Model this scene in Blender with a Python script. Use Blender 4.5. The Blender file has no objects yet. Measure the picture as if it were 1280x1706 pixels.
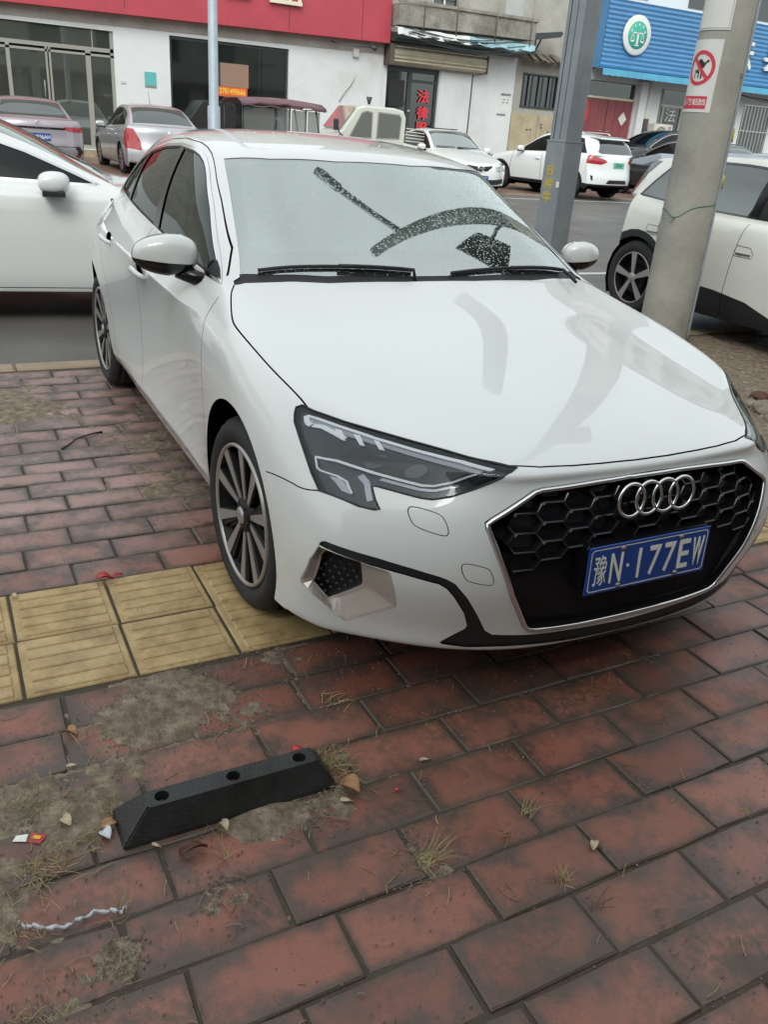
import bpy, bmesh, math, random
import numpy as np
from mathutils import Vector, Matrix, noise
from mathutils.bvhtree import BVHTree
S = bpy.context.scene
C = S.collection
R = math.radians
PI = math.pi
rnd = random.Random(7)

# ------------------------------------------------------------------ camera, world, sun, exposure
cam_data = bpy.data.cameras.new('camera'); cam = bpy.data.objects.new('camera', cam_data); C.objects.link(cam)
cam_data.sensor_fit = 'VERTICAL'; cam_data.sensor_height = 36.0; cam_data.sensor_width = 27.0
cam_data.lens = 36.0*1388.28/1706.0
cam_data.clip_start = 0.05; cam_data.clip_end = 400
_r = Vector((0.45008017, 0.89020042, 0.07050566)); _u = Vector((-0.40278764, 0.1319108, 0.90573819)); _f = Vector((-0.79698806, 0.4360536, -0.41793216))
m3 = Matrix((_r, _u, -_f)).transposed()
cam.matrix_world = Matrix.Translation((2.34755691, -1.63411518, 1.48454752)) @ m3.to_4x4()
S.camera = cam

W = bpy.data.worlds.new('World'); S.world = W; W.use_nodes = True
wn = W.node_tree.nodes; wl = W.node_tree.links
bg = wn['Background']; sky = wn.new('ShaderNodeTexSky'); sky.sky_type = 'NISHITA'; sky.sun_disc = False
SUN_EL, SUN_AZ = 40, 122
sky.sun_elevation = R(SUN_EL); sky.sun_rotation = R(SUN_AZ); sky.air_density = 1.0; sky.dust_density = 3.0
hsv = wn.new('ShaderNodeHueSaturation'); hsv.inputs['Saturation'].default_value = .22
tint = wn.new('ShaderNodeMix'); tint.data_type = 'RGBA'; tint.blend_type = 'MULTIPLY'; tint.inputs[0].default_value = 1
tint.inputs[7].default_value = (.96, 1.01, 1.0, 1)
tc = wn.new('ShaderNodeTexCoord'); ns = wn.new('ShaderNodeTexNoise'); ns.inputs['Scale'].default_value = 2.2; ns.inputs['Detail'].default_value = 4
mr = wn.new('ShaderNodeMapRange'); mr.inputs[1].default_value = .3; mr.inputs[2].default_value = .7; mr.inputs[3].default_value = .82; mr.inputs[4].default_value = 1.2
wl.new(tc.outputs['Generated'], ns.inputs['Vector']); wl.new(ns.outputs['Fac'], mr.inputs[0])
mul = wn.new('ShaderNodeVectorMath'); mul.operation = 'SCALE'
wl.new(sky.outputs[0], hsv.inputs['Color']); wl.new(hsv.outputs[0], tint.inputs[6]); cl = wn.new('ShaderNodeMix'); cl.data_type = 'RGBA'; cl.inputs[0].default_value = .55; cl.inputs[7].default_value = (4.45, 4.68, 4.72, 1); wl.new(tint.outputs[2], cl.inputs[6]); wl.new(cl.outputs[2], mul.inputs[0]); wl.new(mr.outputs[0], mul.inputs['Scale'])
wl.new(mul.outputs[0], bg.inputs['Color']); bg.inputs['Strength'].default_value = .15
sd = bpy.data.lights.new('sun', 'SUN'); sd.energy = .65; sd.angle = R(25); sd.color = (1, .97, .93)
so = bpy.data.objects.new('sun', sd); C.objects.link(so)
_d = Vector((math.sin(R(SUN_AZ))*math.cos(R(SUN_EL)), math.cos(R(SUN_AZ))*math.cos(R(SUN_EL)), math.sin(R(SUN_EL))))
so.rotation_euler = (-_d).to_track_quat('-Z', 'Y').to_euler()
so.location = (0, 0, 20)
S.view_settings.view_transform = 'Standard'; S.view_settings.look = 'None'; S.view_settings.gamma = 1; S.view_settings.use_curve_mapping = False
S.view_settings.exposure = 0.90
S.cycles.max_bounces = 8; S.cycles.transparent_max_bounces = 12

# ------------------------------------------------------------------ helpers
def tag(o, label=None, cat=None, group=None, kind=None):
    if label: o['label'] = label
    if cat: o['category'] = cat
    if group: o['group'] = group
    if kind: o['kind'] = kind
    return o
def empty(name, loc=(0, 0, 0), rz=0, label=None, cat=None, group=None):
    o = bpy.data.objects.new(name, None); C.objects.link(o); o.location = loc; o.rotation_euler = (0, 0, rz)
    o.empty_display_size = .1
    return tag(o, label, cat, group)
def mobj(name, me, parent=None, mat=None):
    if mat is not None and len(me.materials) == 0: me.materials.append(mat)
    o = bpy.data.objects.new(name, me); C.objects.link(o); o.parent = parent
    return o
def pydata(name, v, f, mat=None, smooth=False):
    me = bpy.data.meshes.new(name); me.from_pydata([tuple(p) for p in v], [], f); me.update()
    if mat is not None: me.materials.append(mat)
    if smooth: me.shade_smooth()
    return me
class MB:
    """collects simple shapes into one mesh"""
    def __init__(s): s.v = []; s.f = []; s.sm = []
    def add(s, v, f, sm=False):
        n = len(s.v); s.v += [tuple(p) for p in v]; s.f += [tuple(i+n for i in q) for q in f]; s.sm += [sm]*len(f); return s
    def box(s, x0, x1, y0, y1, z0, z1):
        v = [(x, y, z) for x in (x0, x1) for y in (y0, y1) for z in (z0, z1)]
        return s.add(v, [(0, 1, 3, 2), (4, 6, 7, 5), (0, 4, 5, 1), (2, 3, 7, 6), (0, 2, 6, 4), (1, 5, 7, 3)])
    def bbox(s, x0, x1, y0, y1, z0, z1, b=.01):
        """box with its top edges bevelled"""
        v = [(x0, y0, z0), (x1, y0, z0), (x1, y1, z0), (x0, y1, z0), (x0, y0, z1-b), (x1, y0, z1-b), (x1, y1, z1-b), (x0, y1, z1-b),
             (x0+b, y0+b, z1), (x1-b, y0+b, z1), (x1-b, y1-b, z1), (x0+b, y1-b, z1)]
        return s.add(v, [(0, 1, 5, 4), (1, 2, 6, 5), (2, 3, 7, 6), (3, 0, 4, 7), (4, 5, 9, 8), (5, 6, 10, 9), (6, 7, 11, 10), (7, 4, 8, 11), (8, 9, 10, 11), (3, 2, 1, 0)])
    def quad(s, a, b, c, d, sm=False): return s.add([a, b, c, d], [(0, 1, 2, 3)], sm)
    def tube(s, pts, r, n=8, closed=False, cap=True, prof=None):
        pts = [Vector(p) for p in pts]; m = len(pts); rs = r if isinstance(r, (list, tuple)) else [r]*m
        base = len(s.v); up = None; rings = []
        for i, p in enumerate(pts):
            if closed: t = (pts[(i+1) % m]-pts[i-1])
            else: t = pts[min(i+1, m-1)]-pts[max(i-1, 0)]
            t = t.normalized() if t.length > 1e-9 else Vector((0, 0, 1))
            if up is None:
                up = Vector((0, 0, 1)) if abs(t.z) < .9 else Vector((1, 0, 0))
            a = t.cross(up)
            if a.length < 1e-6: a = t.orthogonal()
            a.normalize(); b = a.cross(t).normalized(); up = b
            rings.append([p+(a*math.cos(2*PI*k/n)+b*math.sin(2*PI*k/n))*rs[i] for k in range(n)])
        v = [q for rg in rings for q in rg]; f = []
        for i in range(m if closed else m-1):
            j = (i+1) % m
            for k in range(n):
                f.append((i*n+k, i*n+(k+1) % n, j*n+(k+1) % n, j*n+k))
        s.add(v, f, True)
        if cap and not closed:
            s.f += [tuple(base+k for k in range(n))[::-1], tuple(base+(m-1)*n+k for k in range(n))]; s.sm += [False, False]
        return s
    def lathe(s, prof, n=32, axis='y', org=(0, 0, 0), sm=True, close=False, wob=None):
        """prof: (r, h) pairs turned about the axis"""
        v = []; m = len(prof)
        for k in range(n):
            a = 2*PI*k/n; c, q = math.cos(a), math.sin(a)
            for r, h in prof:
                if axis == 'y': v.append((org[0]+r*c, org[1]+h, org[2]+r*q))
                elif axis == 'x': v.append((org[0]+h, org[1]+r*c, org[2]+r*q))
                else: v.append((org[0]+r*c, org[1]+r*q, org[2]+h))
        f = []
        for k in range(n):
            k2 = (k+1) % n
            for i in range(m-1 if not close else m):
                j = (i+1) % m
                f.append((k*m+i, k*m+j, k2*m+j, k2*m+i))
        return s.add(v, f, sm)
    def prism(s, poly, d0, d1, axis='x', sm=False):
        """extrude 2D polygon along an axis from d0 to d1"""
        n = len(poly)
        def P(a, b, d):
            return {'x': (d, a, b), 'y': (a, d, b), 'z': (a, b, d)}[axis]
        v = [P(a, b, d0) for a, b in poly]+[P(a, b, d1) for a, b in poly]
        f = [tuple(range(n))[::-1], tuple(range(n, 2*n))]+[(i, (i+1) % n, n+(i+1) % n, n+i) for i in range(n)]
        return s.add(v, f, sm)
    def mesh(s, name, mat=None, fix=True, bevel=0, segs=2):
        me = bpy.data.meshes.new(name); me.from_pydata(s.v, [], s.f); me.update()
        me.polygons.foreach_set('use_smooth', s.sm)
        if fix or bevel:
            bm = bmesh.new(); bm.from_mesh(me)
            bmesh.ops.recalc_face_normals(bm, faces=bm.faces)
            if bevel:
                es = [e for e in bm.edges if len(e.link_faces) == 2 and e.calc_face_angle(0) > .5]
                bmesh.ops.bevel(bm, geom=es, offset=bevel, segments=segs, affect='EDGES', profile=.6, clamp_overlap=True)
            bm.to_mesh(me); bm.free()
        if mat is not None: me.materials.append(mat)
        return me
    def build(s, name, mat=None, parent=None, bevel=0, segs=2):
        return mobj(name, s.mesh(name, mat, True, bevel, segs), parent)
def text_mesh(name, txt, size, mat, depth=.002, wx=1.0, bold=0):
    """flat lettering as a mesh, lying in its XY plane, centred"""
    cu = bpy.data.curves.new(name, 'FONT'); cu.body = txt; cu.size = size; cu.align_x = 'CENTER'; cu.align_y = 'CENTER'
    cu.extrude = depth; cu.resolution_u = 3; cu.offset = bold
    o = bpy.data.objects.new(name, cu); C.objects.link(o)
    dg = bpy.context.evaluated_depsgraph_get(); me = bpy.data.meshes.new_from_object(o.evaluated_get(dg)); me.name = name
    bpy.data.objects.remove(o); bpy.data.curves.remove(cu)
    if wx != 1: me.transform(Matrix.Diagonal((wx, 1, 1, 1)))
    me.materials.clear(); me.materials.append(mat)
    return me
def frame(o, x, y, z, ex, ey):
    """places o so that its local X,Y follow world vectors ex, ey"""
    ex = Vector(ex).normalized(); ey = Vector(ey); ez = ex.cross(ey).normalized(); ey = ez.cross(ex)
    M = Matrix((ex, ey, ez)).transposed().to_4x4(); M.translation = (x, y, z)
    o.matrix_local = M
    return o
def copy_tree(o, parent=None):
    c = o.copy(); C.objects.link(c); c.parent = parent
    for ch in list(o.children): copy_tree(ch, c)
    return c

# ------------------------------------------------------------------ materials
def mat(name, col, rough=.5, metal=0, spec=.5, coat=0, coat_r=.05, noise_amt=0, noise_scale=10, bump=0, bump_scale=60, emis=None, alpha=1):
    m = bpy.data.materials.new(name); m.use_nodes = True; N = m.node_tree.nodes; L = m.node_tree.links; b = N['Principled BSDF']
    b.inputs['Base Color'].default_value = (*col, 1); b.inputs['Roughness'].default_value = rough; b.inputs['Metallic'].default_value = metal
    b.inputs['Specular IOR Level'].default_value = spec; b.inputs['Coat Weight'].default_value = coat; b.inputs['Coat Roughness'].default_value = coat_r
    if noise_amt or bump:
        tcn = N.new('ShaderNodeTexCoord')
    if noise_amt:
        t = N.new('ShaderNodeTexNoise'); t.inputs['Scale'].default_value = noise_scale; t.inputs['Detail'].default_value = 8; t.inputs['Roughness'].default_value = .65
        L.new(tcn.outputs['Object'], t.inputs['Vector'])
        q = N.new('ShaderNodeMapRange'); q.inputs[1].default_value = .3; q.inputs[2].default_value = .7; q.inputs[3].default_value = 1-noise_amt; q.inputs[4].default_value = 1+noise_amt*.6
        L.new(t.outputs['Fac'], q.inputs[0])
        v = N.new('ShaderNodeVectorMath'); v.operation = 'SCALE'; v.inputs[0].default_value = col; L.new(q.outputs[0], v.inputs['Scale']); L.new(v.outputs[0], b.inputs['Base Color'])
    if bump:
        t2 = N.new('ShaderNodeTexNoise'); t2.inputs['Scale'].default_value = bump_scale; t2.inputs['Detail'].default_value = 6; L.new(tcn.outputs['Object'], t2.inputs['Vector'])
        bb = N.new('ShaderNodeBump'); bb.inputs['Strength'].default_value = bump; bb.inputs['Distance'].default_value = .01; L.new(t2.outputs['Fac'], bb.inputs['Height']); L.new(bb.outputs[0], b.inputs['Normal'])
    return m
def drops_bump(m, scale=260, strength=.35, dist=.002, dens=.33):
    """rain beads on a surface: small round domes"""
    N = m.node_tree.nodes; L = m.node_tree.links
    t = N.new('ShaderNodeTexCoord'); vo = N.new('ShaderNodeTexVoronoi'); vo.inputs['Scale'].default_value = scale; vo.feature = 'F1'
    L.new(t.outputs['Object'], vo.inputs['Vector'])
    cr = N.new('ShaderNodeMapRange'); cr.inputs[1].default_value = 0; cr.inputs[2].default_value = .38; cr.inputs[3].default_value = 1; cr.inputs[4].default_value = 0; cr.interpolation_type = 'SMOOTHSTEP'
    L.new(vo.outputs['Distance'], cr.inputs[0])
    sx = N.new('ShaderNodeSeparateColor'); L.new(vo.outputs['Color'], sx.inputs[0])
    gt = N.new('ShaderNodeMath'); gt.operation = 'LESS_THAN'; gt.inputs[1].default_value = dens; L.new(sx.outputs[0], gt.inputs[0])
    mu = N.new('ShaderNodeMath'); mu.operation = 'MULTIPLY'; L.new(cr.outputs[0], mu.inputs[0]); L.new(gt.outputs[0], mu.inputs[1])
    bp = N.new('ShaderNodeBump'); bp.inputs['Strength'].default_value = strength; bp.inputs['Distance'].default_value = dist; L.new(mu.outputs[0], bp.inputs['Height'])
    return bp, mu
M = {}
M['white_paint'] = mat('white_paint', (.66, .69, .68), .35, 0, .5, 1.0, .03)
_bp, _ = drops_bump(M['white_paint'], 150, .35, .0015, .3)
M['white_paint'].node_tree.links.new(_bp.outputs[0], M['white_paint'].node_tree.nodes['Principled BSDF'].inputs['Coat Normal'])
M['white_paint_plain'] = mat('white_paint_plain', (.72, .75, .74), .35, 0, .5, .8, .05)
M['cream_paint'] = mat('cream_paint', (.72, .73, .67), .3, 0, .5, .9, .05)
M['silver_paint'] = mat('silver_paint', (.50, .50, .53), .35, .55, .5, .8, .05)
M['grey_paint'] = mat('grey_paint', (.36, .33, .36), .35, .5, .5, .8, .05)
M['black_paint'] = mat('black_paint', (.012, .012, .014), .25, 0, .5, .9, .05)
M['roof_grey'] = mat('roof_grey', (.42, .46, .54), .3, .3, .5, .8, .05)
M['black_plastic'] = mat('black_plastic', (.016, .017, .019), .5, 0, .4)
M['gloss_black'] = mat('gloss_black', (.007, .007, .009), .16, 0, .4)
M['shell_black'] = mat('shell_black', (.006, .006, .006), .9, 0, .1)
M['rubber'] = mat('rubber', (.022, .023, .024), .72, 0, .4, noise_amt=.35, noise_scale=14, bump=.25, bump_scale=120)
M['chrome'] = mat('chrome', (.78, .78, .79), .12, 1)
M['satin'] = mat('satin', (.62, .62, .62), .3, .9)
M['champagne'] = mat('champagne', (.46, .42, .375), .35, .35, .5, .3)
M['rim_silver'] = mat('rim_silver', (.36, .35, .335), .35, .6)
M['rim_dark'] = mat('rim_dark', (.010, .010, .011), .5, 0, .25)
M['plate_blue'] = mat('plate_blue', (.012, .055, .27), .4)
M['plate_green'] = mat('plate_green', (.12, .48, .36), .4)
M['plate_white'] = mat('plate_white', (.72, .74, .68), .4)
M['red_lens'] = mat('red_lens', (.35, .02, .03), .12, 0, .5, .6)
M['amber_lens'] = mat('amber_lens', (.5, .2, .03), .15)
M['steel'] = mat('steel', (.25, .24, .22), .45, .8)
def glass(name, tintc=(.25, .3, .3), refl=.1, ior=1.5, rough=.02, drops=None, haze=0, hazecol=(.5, .52, .5)):
    m = bpy.data.materials.new(name); m.use_nodes = True; N = m.node_tree.nodes; L = m.node_tree.links; N.clear()
    out = N.new('ShaderNodeOutputMaterial'); tr = N.new('ShaderNodeBsdfTransparent'); tr.inputs[0].default_value = (*tintc, 1)
    gl = N.new('ShaderNodeBsdfGlossy'); gl.inputs['Roughness'].default_value = rough; gl.inputs['Color'].default_value = (.93, 1, .98, 1)
    fr = N.new('ShaderNodeFresnel'); fr.inputs['IOR'].default_value = ior
    ad = N.new('ShaderNodeMath'); ad.operation = 'ADD'; ad.use_clamp = True; ad.inputs[1].default_value = refl; L.new(fr.outputs[0], ad.inputs[0])
    mx = N.new('ShaderNodeMixShader'); L.new(ad.outputs[0], mx.inputs[0]); L.new(tr.outputs[0], mx.inputs[1]); L.new(gl.outputs[0], mx.inputs[2])
    last = mx
    if haze:
        df = N.new('ShaderNodeBsdfDiffuse'); df.inputs[0].default_value = (*hazecol, 1)
        m2 = N.new('ShaderNodeMixShader'); m2.inputs[0].default_value = haze; L.new(mx.outputs[0], m2.inputs[1]); L.new(df.outputs[0], m2.inputs[2]); last = m2
    if drops:
        bp, msk = drops_bump(m, *drops)
        L.new(bp.outputs[0], gl.inputs['Normal'])
        df2 = N.new('ShaderNodeBsdfDiffuse'); df2.inputs[0].default_value = (.8, .85, .83, 1)
        m3_ = N.new('ShaderNodeMixShader'); sc = N.new('ShaderNodeMath'); sc.operation = 'MULTIPLY'; sc.inputs[1].default_value = .34; L.new(msk.outputs[0], sc.inputs[0])
        L.new(sc.outputs[0], m3_.inputs[0]); L.new(last.outputs[0], m3_.inputs[1]); L.new(df2.outputs[0], m3_.inputs[2]); last = m3_
    L.new(last.outputs[0], out.inputs[0])
    return m
M['side_glass'] = glass('side_glass', (.03, .035, .035), .0, 1.45, .015)
M['far_glass'] = glass('far_glass', (.05, .07, .07), .14, 1.6, .03)
M['pale_glass'] = glass('pale_glass', (.16, .22, .22), .42, 1.6, .05)
M['lens_glass'] = glass('lens_glass', (.88, .9, .92), .0, 1.45, .03, drops=(330, .6, .002, .3))
M['windshield_glass'] = glass('windshield_glass', (.60, .70, .66), .42, 1.6, .02, drops=(125, .45, .0018, .55), haze=.02)
M['interior'] = mat('interior', (.03, .032, .034), .8)

# ------------------------------------------------------------------ car body surface
# A car body is a box-like grid: rows 0..7 up the side, stations along the length, columns 0..5 from the side to the middle.
# front[c][r] = (x, y, z), side[s][r] = (x, y, z), top[s][c] = (x, y, z), rear[c][r]
NR, NC = 8, 6
def build_cage(front, side, top, rear, creases=None):
    """returns verts, faces (half car, y<=0 side, mirrored about y=0) as a welded grid"""
    ns = len(side)            # side[0] is front[0] (the corner), side[-1] is rear[0]
    ids = {}; V = []
    def vid(key, co):
        if key not in ids: ids[key] = len(V); V.append(co)
        return ids[key]
    def kf(c, r, end):
        return ('side', 0 if end == 'f' else ns-1, r) if c == 0 else (('top', 0 if end == 'f' else ns-1, c) if r == NR-1 else (end, c, r))
    F = []
    for s in range(ns):
        for r in range(NR): vid(('side', s, r), side[s][r])
    for s in range(ns):
        for c in range(1, NC): vid(('top', s, c), top[s][c])
    for c in range(1, NC):
        for r in range(NR-1): vid(('f', c, r), front[c][r]); vid(('r', c, r), rear[c][r])
    kt = lambda s, c: ids[('side', s, NR-1)] if c == 0 else ids[('top', s, c)]
    for s in range(ns-1):
        for r in range(NR-1): F.append((ids[('side', s, r)], ids[('side', s, r+1)], ids[('side', s+1, r+1)], ids[('side', s+1, r)]))
        for c in range(NC-1): F.append((kt(s, c), kt(s, c+1), kt(s+1, c+1), kt(s+1, c)))
    for end in 'fr':
        for c in range(NC-1):
            for r in range(NR-1):
                q = tuple(ids[kf(a, b, end)] for a, b in ((c, r), (c+1, r), (c+1, r+1), (c, r+1)))
                F.append(q if end == 'f' else q[::-1])
    cr = {}
    for a, b, w in (creases or []):   # keys ('side', s, r) / ('top', s, c) / ('f', c, r)
        a = ('side', a[1], NR-1) if a[0] == 'top' and a[2] == 0 else a
        b = ('side', b[1], NR-1) if b[0] == 'top' and b[2] == 0 else b
        cr[(ids[a], ids[b])] = w
    return np.array(V, float), F, cr
def mirror_cage(V, F):
    n = len(V); mp = {}; V2 = V.tolist()
    for i, p in enumerate(V):
        if abs(p[1]) < 1e-6: mp[i] = i
        else: mp[i] = len(V2); V2.append([p[0], -p[1], p[2]])
    return np.array(V2), list(F)+[tuple(mp[i] for i in q)[::-1] for q in F], mp
def cc_eval(V, F, level, crease=None):
    me = bpy.data.meshes.new('cage'); me.from_pydata(V.tolist(), [], F); me.update()
    if crease:
        at = me.attributes.new('crease_edge', 'FLOAT', 'EDGE')
        cr = {tuple(sorted(k)): w for k, w in crease.items()}
        for e in me.edges:
            w = cr.get(tuple(sorted(e.vertices)))
            if w: at.data[e.index].value = w
    o = bpy.data.objects.new('cage', me); C.objects.link(o)
    md = o.modifiers.new('s', 'SUBSURF'); md.levels = level; md.render_levels = level; md.quality = 4
    dg = bpy.context.evaluated_depsgraph_get(); dg.update(); m2 = bpy.data.meshes.new_from_object(o.evaluated_get(dg))
    bpy.data.objects.remove(o); bpy.data.meshes.remove(me)
    return m2
def car_surface(front, side, top, rear, level=3, iters=4, keep=1.0, creases=None):
    V, F, cr = build_cage(front, side, top, rear, creases)
    V, F, mp = mirror_cage(V, F)
    cr.update({(mp[a], mp[b]): w for (a, b), w in list(cr.items())})
    T = V.copy(); n = len(T)
    for k in range(iters):
        m = cc_eval(V, F, 1, cr); P = np.empty(len(m.vertices)*3); m.vertices.foreach_get('co', P); P = P.reshape(-1, 3)[:n]; bpy.data.meshes.remove(m)
        V = V+(T-P)*(.8 if k else 1.0)*keep
        V[:, 1] = np.where(np.abs(T[:, 1]) < 1e-6, 0, V[:, 1])
    return cc_eval(V, F, level, cr)
class Body:
    """working copy of half the body (y <= 0) with cutting by outlines"""
    def __init__(s, me):
        bm = bmesh.new(); bm.from_mesh(me); bm.normal_update()
        s.ref = me
        s.nl = bm.verts.layers.float_vector.new('nrm')
        for v in bm.verts: v[s.nl] = v.normal.copy()
        bmesh.ops.delete(bm, geom=[f for f in bm.faces if f.calc_center_median().y > 0], context='FACES')
        s.bm = bm; s.reg = bm.faces.layers.int.new('reg'); s.names = ['body']
        s.bvh = BVHTree.FromBMesh(bm)
    def rid(s, name):
        if name not in s.names: s.names.append(name)
        return s.names.index(name)
    def cut(s, poly, plane, name, cond=None, only=None, closed=True):
        """poly: 2D outline; plane 'xz' (seen from the side), 'yz' (from the front), 'xy' (from above)"""
        ai, bi = {'xz': (0, 2), 'yz': (1, 2), 'xy': (0, 1)}[plane]; ki = 3-ai-bi
        poly = [tuple(p) for p in poly]; n = len(poly)
        x0 = min(p[0] for p in poly); x1 = max(p[0] for p in poly); y0 = min(p[1] for p in poly); y1 = max(p[1] for p in poly)
        bm = s.bm; ok = set([s.rid(o) for o in only]) if only else None
        loc = []
        X0, X1, Y0, Y1 = x0-.07, x1+.07, y0-.07, y1+.07
        for f in bm.faces:
            q = f.verts[0].co
            if not (X0 < q[ai] < X1 and Y0 < q[bi] < Y1): continue
            if ok is not None and f[s.reg] not in ok: continue
            a = [v.co[ai] for v in f.verts]
            if max(a) < x0 or min(a) > x1: continue
            b = [v.co[bi] for v in f.verts]
            if max(b) < y0 or min(b) > y1: continue
            c = f.calc_center_median()
            if cond and not cond(c, f.normal): continue
            loc.append(f)
        loc = set(loc)
        for i in range(n):
            p, q = poly[i], poly[(i+1) % n]
            if abs(p[0]-q[0])+abs(p[1]-q[1]) < 1e-7: continue
            lx, hx = min(p[0], q[0])-1e-4, max(p[0], q[0])+1e-4; ly, hy = min(p[1], q[1])-1e-4, max(p[1], q[1])+1e-4
            near = []
            for f in loc:
                vs = f.verts
                a = [v.co[ai] for v in vs]
                if max(a) < lx or min(a) > hx: continue
                b = [v.co[bi] for v in vs]
                if max(b) < ly or min(b) > hy: continue
                near.append(f)
            if not near: continue
            co = Vector((0, 0, 0)); co[ai] = p[0]; co[bi] = p[1]
            no = Vector((0, 0, 0)); no[ai] = -(q[1]-p[1]); no[bi] = q[0]-p[0]
            es = set(e for f in near for e in f.edges); vs = set(v for f in near for v in f.verts)
            res = bmesh.ops.bisect_plane(bm, geom=list(near)+list(es)+list(vs), dist=1e-6, plane_co=co, plane_no=no.normalized())
            loc = set(f for f in loc if f.is_valid) | set(g for g in res['geom'] if isinstance(g, bmesh.types.BMFace))
        r = s.rid(name); cnt = 0
        for f in loc:
            if not f.is_valid: continue
            c = f.calc_center_median(); px, py = c[ai], c[bi]; ins = False; j = n-1
            for i in range(n):
                yi, yj = poly[i][1], poly[j][1]
                if (yi > py) != (yj > py) and px < (poly[j][0]-poly[i][0])*(py-yi)/(yj-yi)+poly[i][0]: ins = not ins
                j = i
            if ins: f[s.reg] = r; cnt += 1
        return cnt
    def seam(s, pts, plane, w=.004, cond=None, only=None, name='seam'):
        """a narrow strip along an open line"""
        pts = [Vector(p) for p in pts]; L_, R_ = [], []
        for i, p in enumerate(pts):
            t = (pts[min(i+1, len(pts)-1)]-pts[max(i-1, 0)]).normalized(); nn = Vector((-t.y, t.x))*w/2
            L_.append(tuple(p+nn)); R_.append(tuple(p-nn))
        return s.cut(L_+R_[::-1], plane, name, cond, only)
    def part(s, names, name, mat_, parent, side='both', off=0.0, thick=0.0):
        """region faces -> object; side: 'both' joins the two halves, 'right' (y<0), 'left' (y>0)"""
        rs = set(s.rid(n) for n in names); vs = {}; V = []; Nn = []; F = []
        for f in s.bm.faces:
            if f[s.reg] not in rs: continue
            q = []
            for v in f.verts:
                if v.index not in vs or vs[v.index][0] is not v:
                    pass
                k = v
                if k not in vs:
                    vs[k] = len(V); nn = Vector(v[s.nl]).normalized(); co = v.co+nn*off
                    if abs(v.co.y) < 1e-5: co.y = 0; nn.y = 0
                    V.append(co[:]); Nn.append(nn[:])
                q.append(vs[k])
            F.append(tuple(q))
        if not V: return None
        nV = len(V); mv = [(x, -y, z) for x, y, z in V]; mn = [(x, -y, z) for x, y, z in Nn]; mf = [q[::-1] for q in F]
        if side == 'right': pass
        elif side == 'left': V, Nn, F = mv, mn, mf
        else: V, Nn, F = V+mv, Nn+mn, F+[tuple(i+nV for i in q) for q in mf]
        me = bpy.data.meshes.new(name); me.from_pydata(V, [], F); me.update()
        if mat_ is not None: me.materials.append(mat_)
        me.shade_smooth(); me.normals_split_custom_set_from_vertices([Vector(n).normalized() for n in Nn])
        if thick:
            o = mobj(name, me, parent); md = o.modifiers.new('t', 'SOLIDIFY'); md.thickness = thick; md.offset = -1; md.use_rim_only = False
            return o
        return mobj(name, me, parent)
    def drop(s, x, y, plane='xz', ylim=None):
        """point of the surface seen at these coordinates"""
        if plane == 'xz': h = s.bvh.ray_cast(Vector((x, -3, y)), Vector((0, 1, 0)))
        elif plane == 'yz': h = s.bvh.ray_cast(Vector((4, x, y)), Vector((-1, 0, 0)))
        else: h = s.bvh.ray_cast(Vector((x, y, 4)), Vector((0, 0, -1)))
        return h
def smooth_poly(pts, k=3, closed=True):
    """Chaikin corner cutting"""
    for _ in range(k):
        q = []; n = len(pts)
        rng = range(n) if closed else range(n-1)
        if not closed: q.append(pts[0])
        for i in rng:
            a, b = pts[i], pts[(i+1) % n]
            q.append(tuple(.75*a[j]+.25*b[j] for j in range(len(a)))); q.append(tuple(.25*a[j]+.75*b[j] for j in range(len(a))))
        if not closed: q.append(pts[-1])
        pts = q
    return pts

# main car: measured in its own frame, x forward from the front axle, y to its left, z up (half with y < 0 given as +y, flipped below)
A_front = {  # column: rows (x, y, z)
5: [(.74, 0, .20), (.855, 0, .205), (.872, 0, .27), (.885, 0, .42), (.877, 0, .57), (.862, 0, .66), (.848, 0, .705), (.825, 0, .737)],
4: [(.73, .27, .20), (.842, .27, .205), (.860, .275, .27), (.880, .28, .42), (.870, .28, .57), (.848, .28, .66), (.832, .28, .705), (.808, .28, .738)],
3: [(.68, .44, .20), (.790, .46, .202), (.812, .465, .27), (.850, .475, .42), (.830, .485, .57), (.800, .475, .655), (.785, .465, .70), (.755, .455, .738)],
2: [(.60, .57, .20), (.705, .61, .200), (.730, .615, .27), (.780, .62, .42), (.757, .62, .57), (.705, .61, .655), (.665, .60, .705), (.610, .585, .748)],
1: [(.50, .70, .20), (.585, .750, .195), (.610, .755, .27), (.655, .765, .42), (.630, .755, .57), (.575, .735, .66), (.525, .715, .71), (.462, .695, .762)],
0: [(.42, .77, .20), (.465, .842, .192), (.480, .856, .27), (.500, .868, .42), (.475, .858, .57), (.432, .838, .668), (.395, .820, .725), (.340, .792, .783)]}
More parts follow.
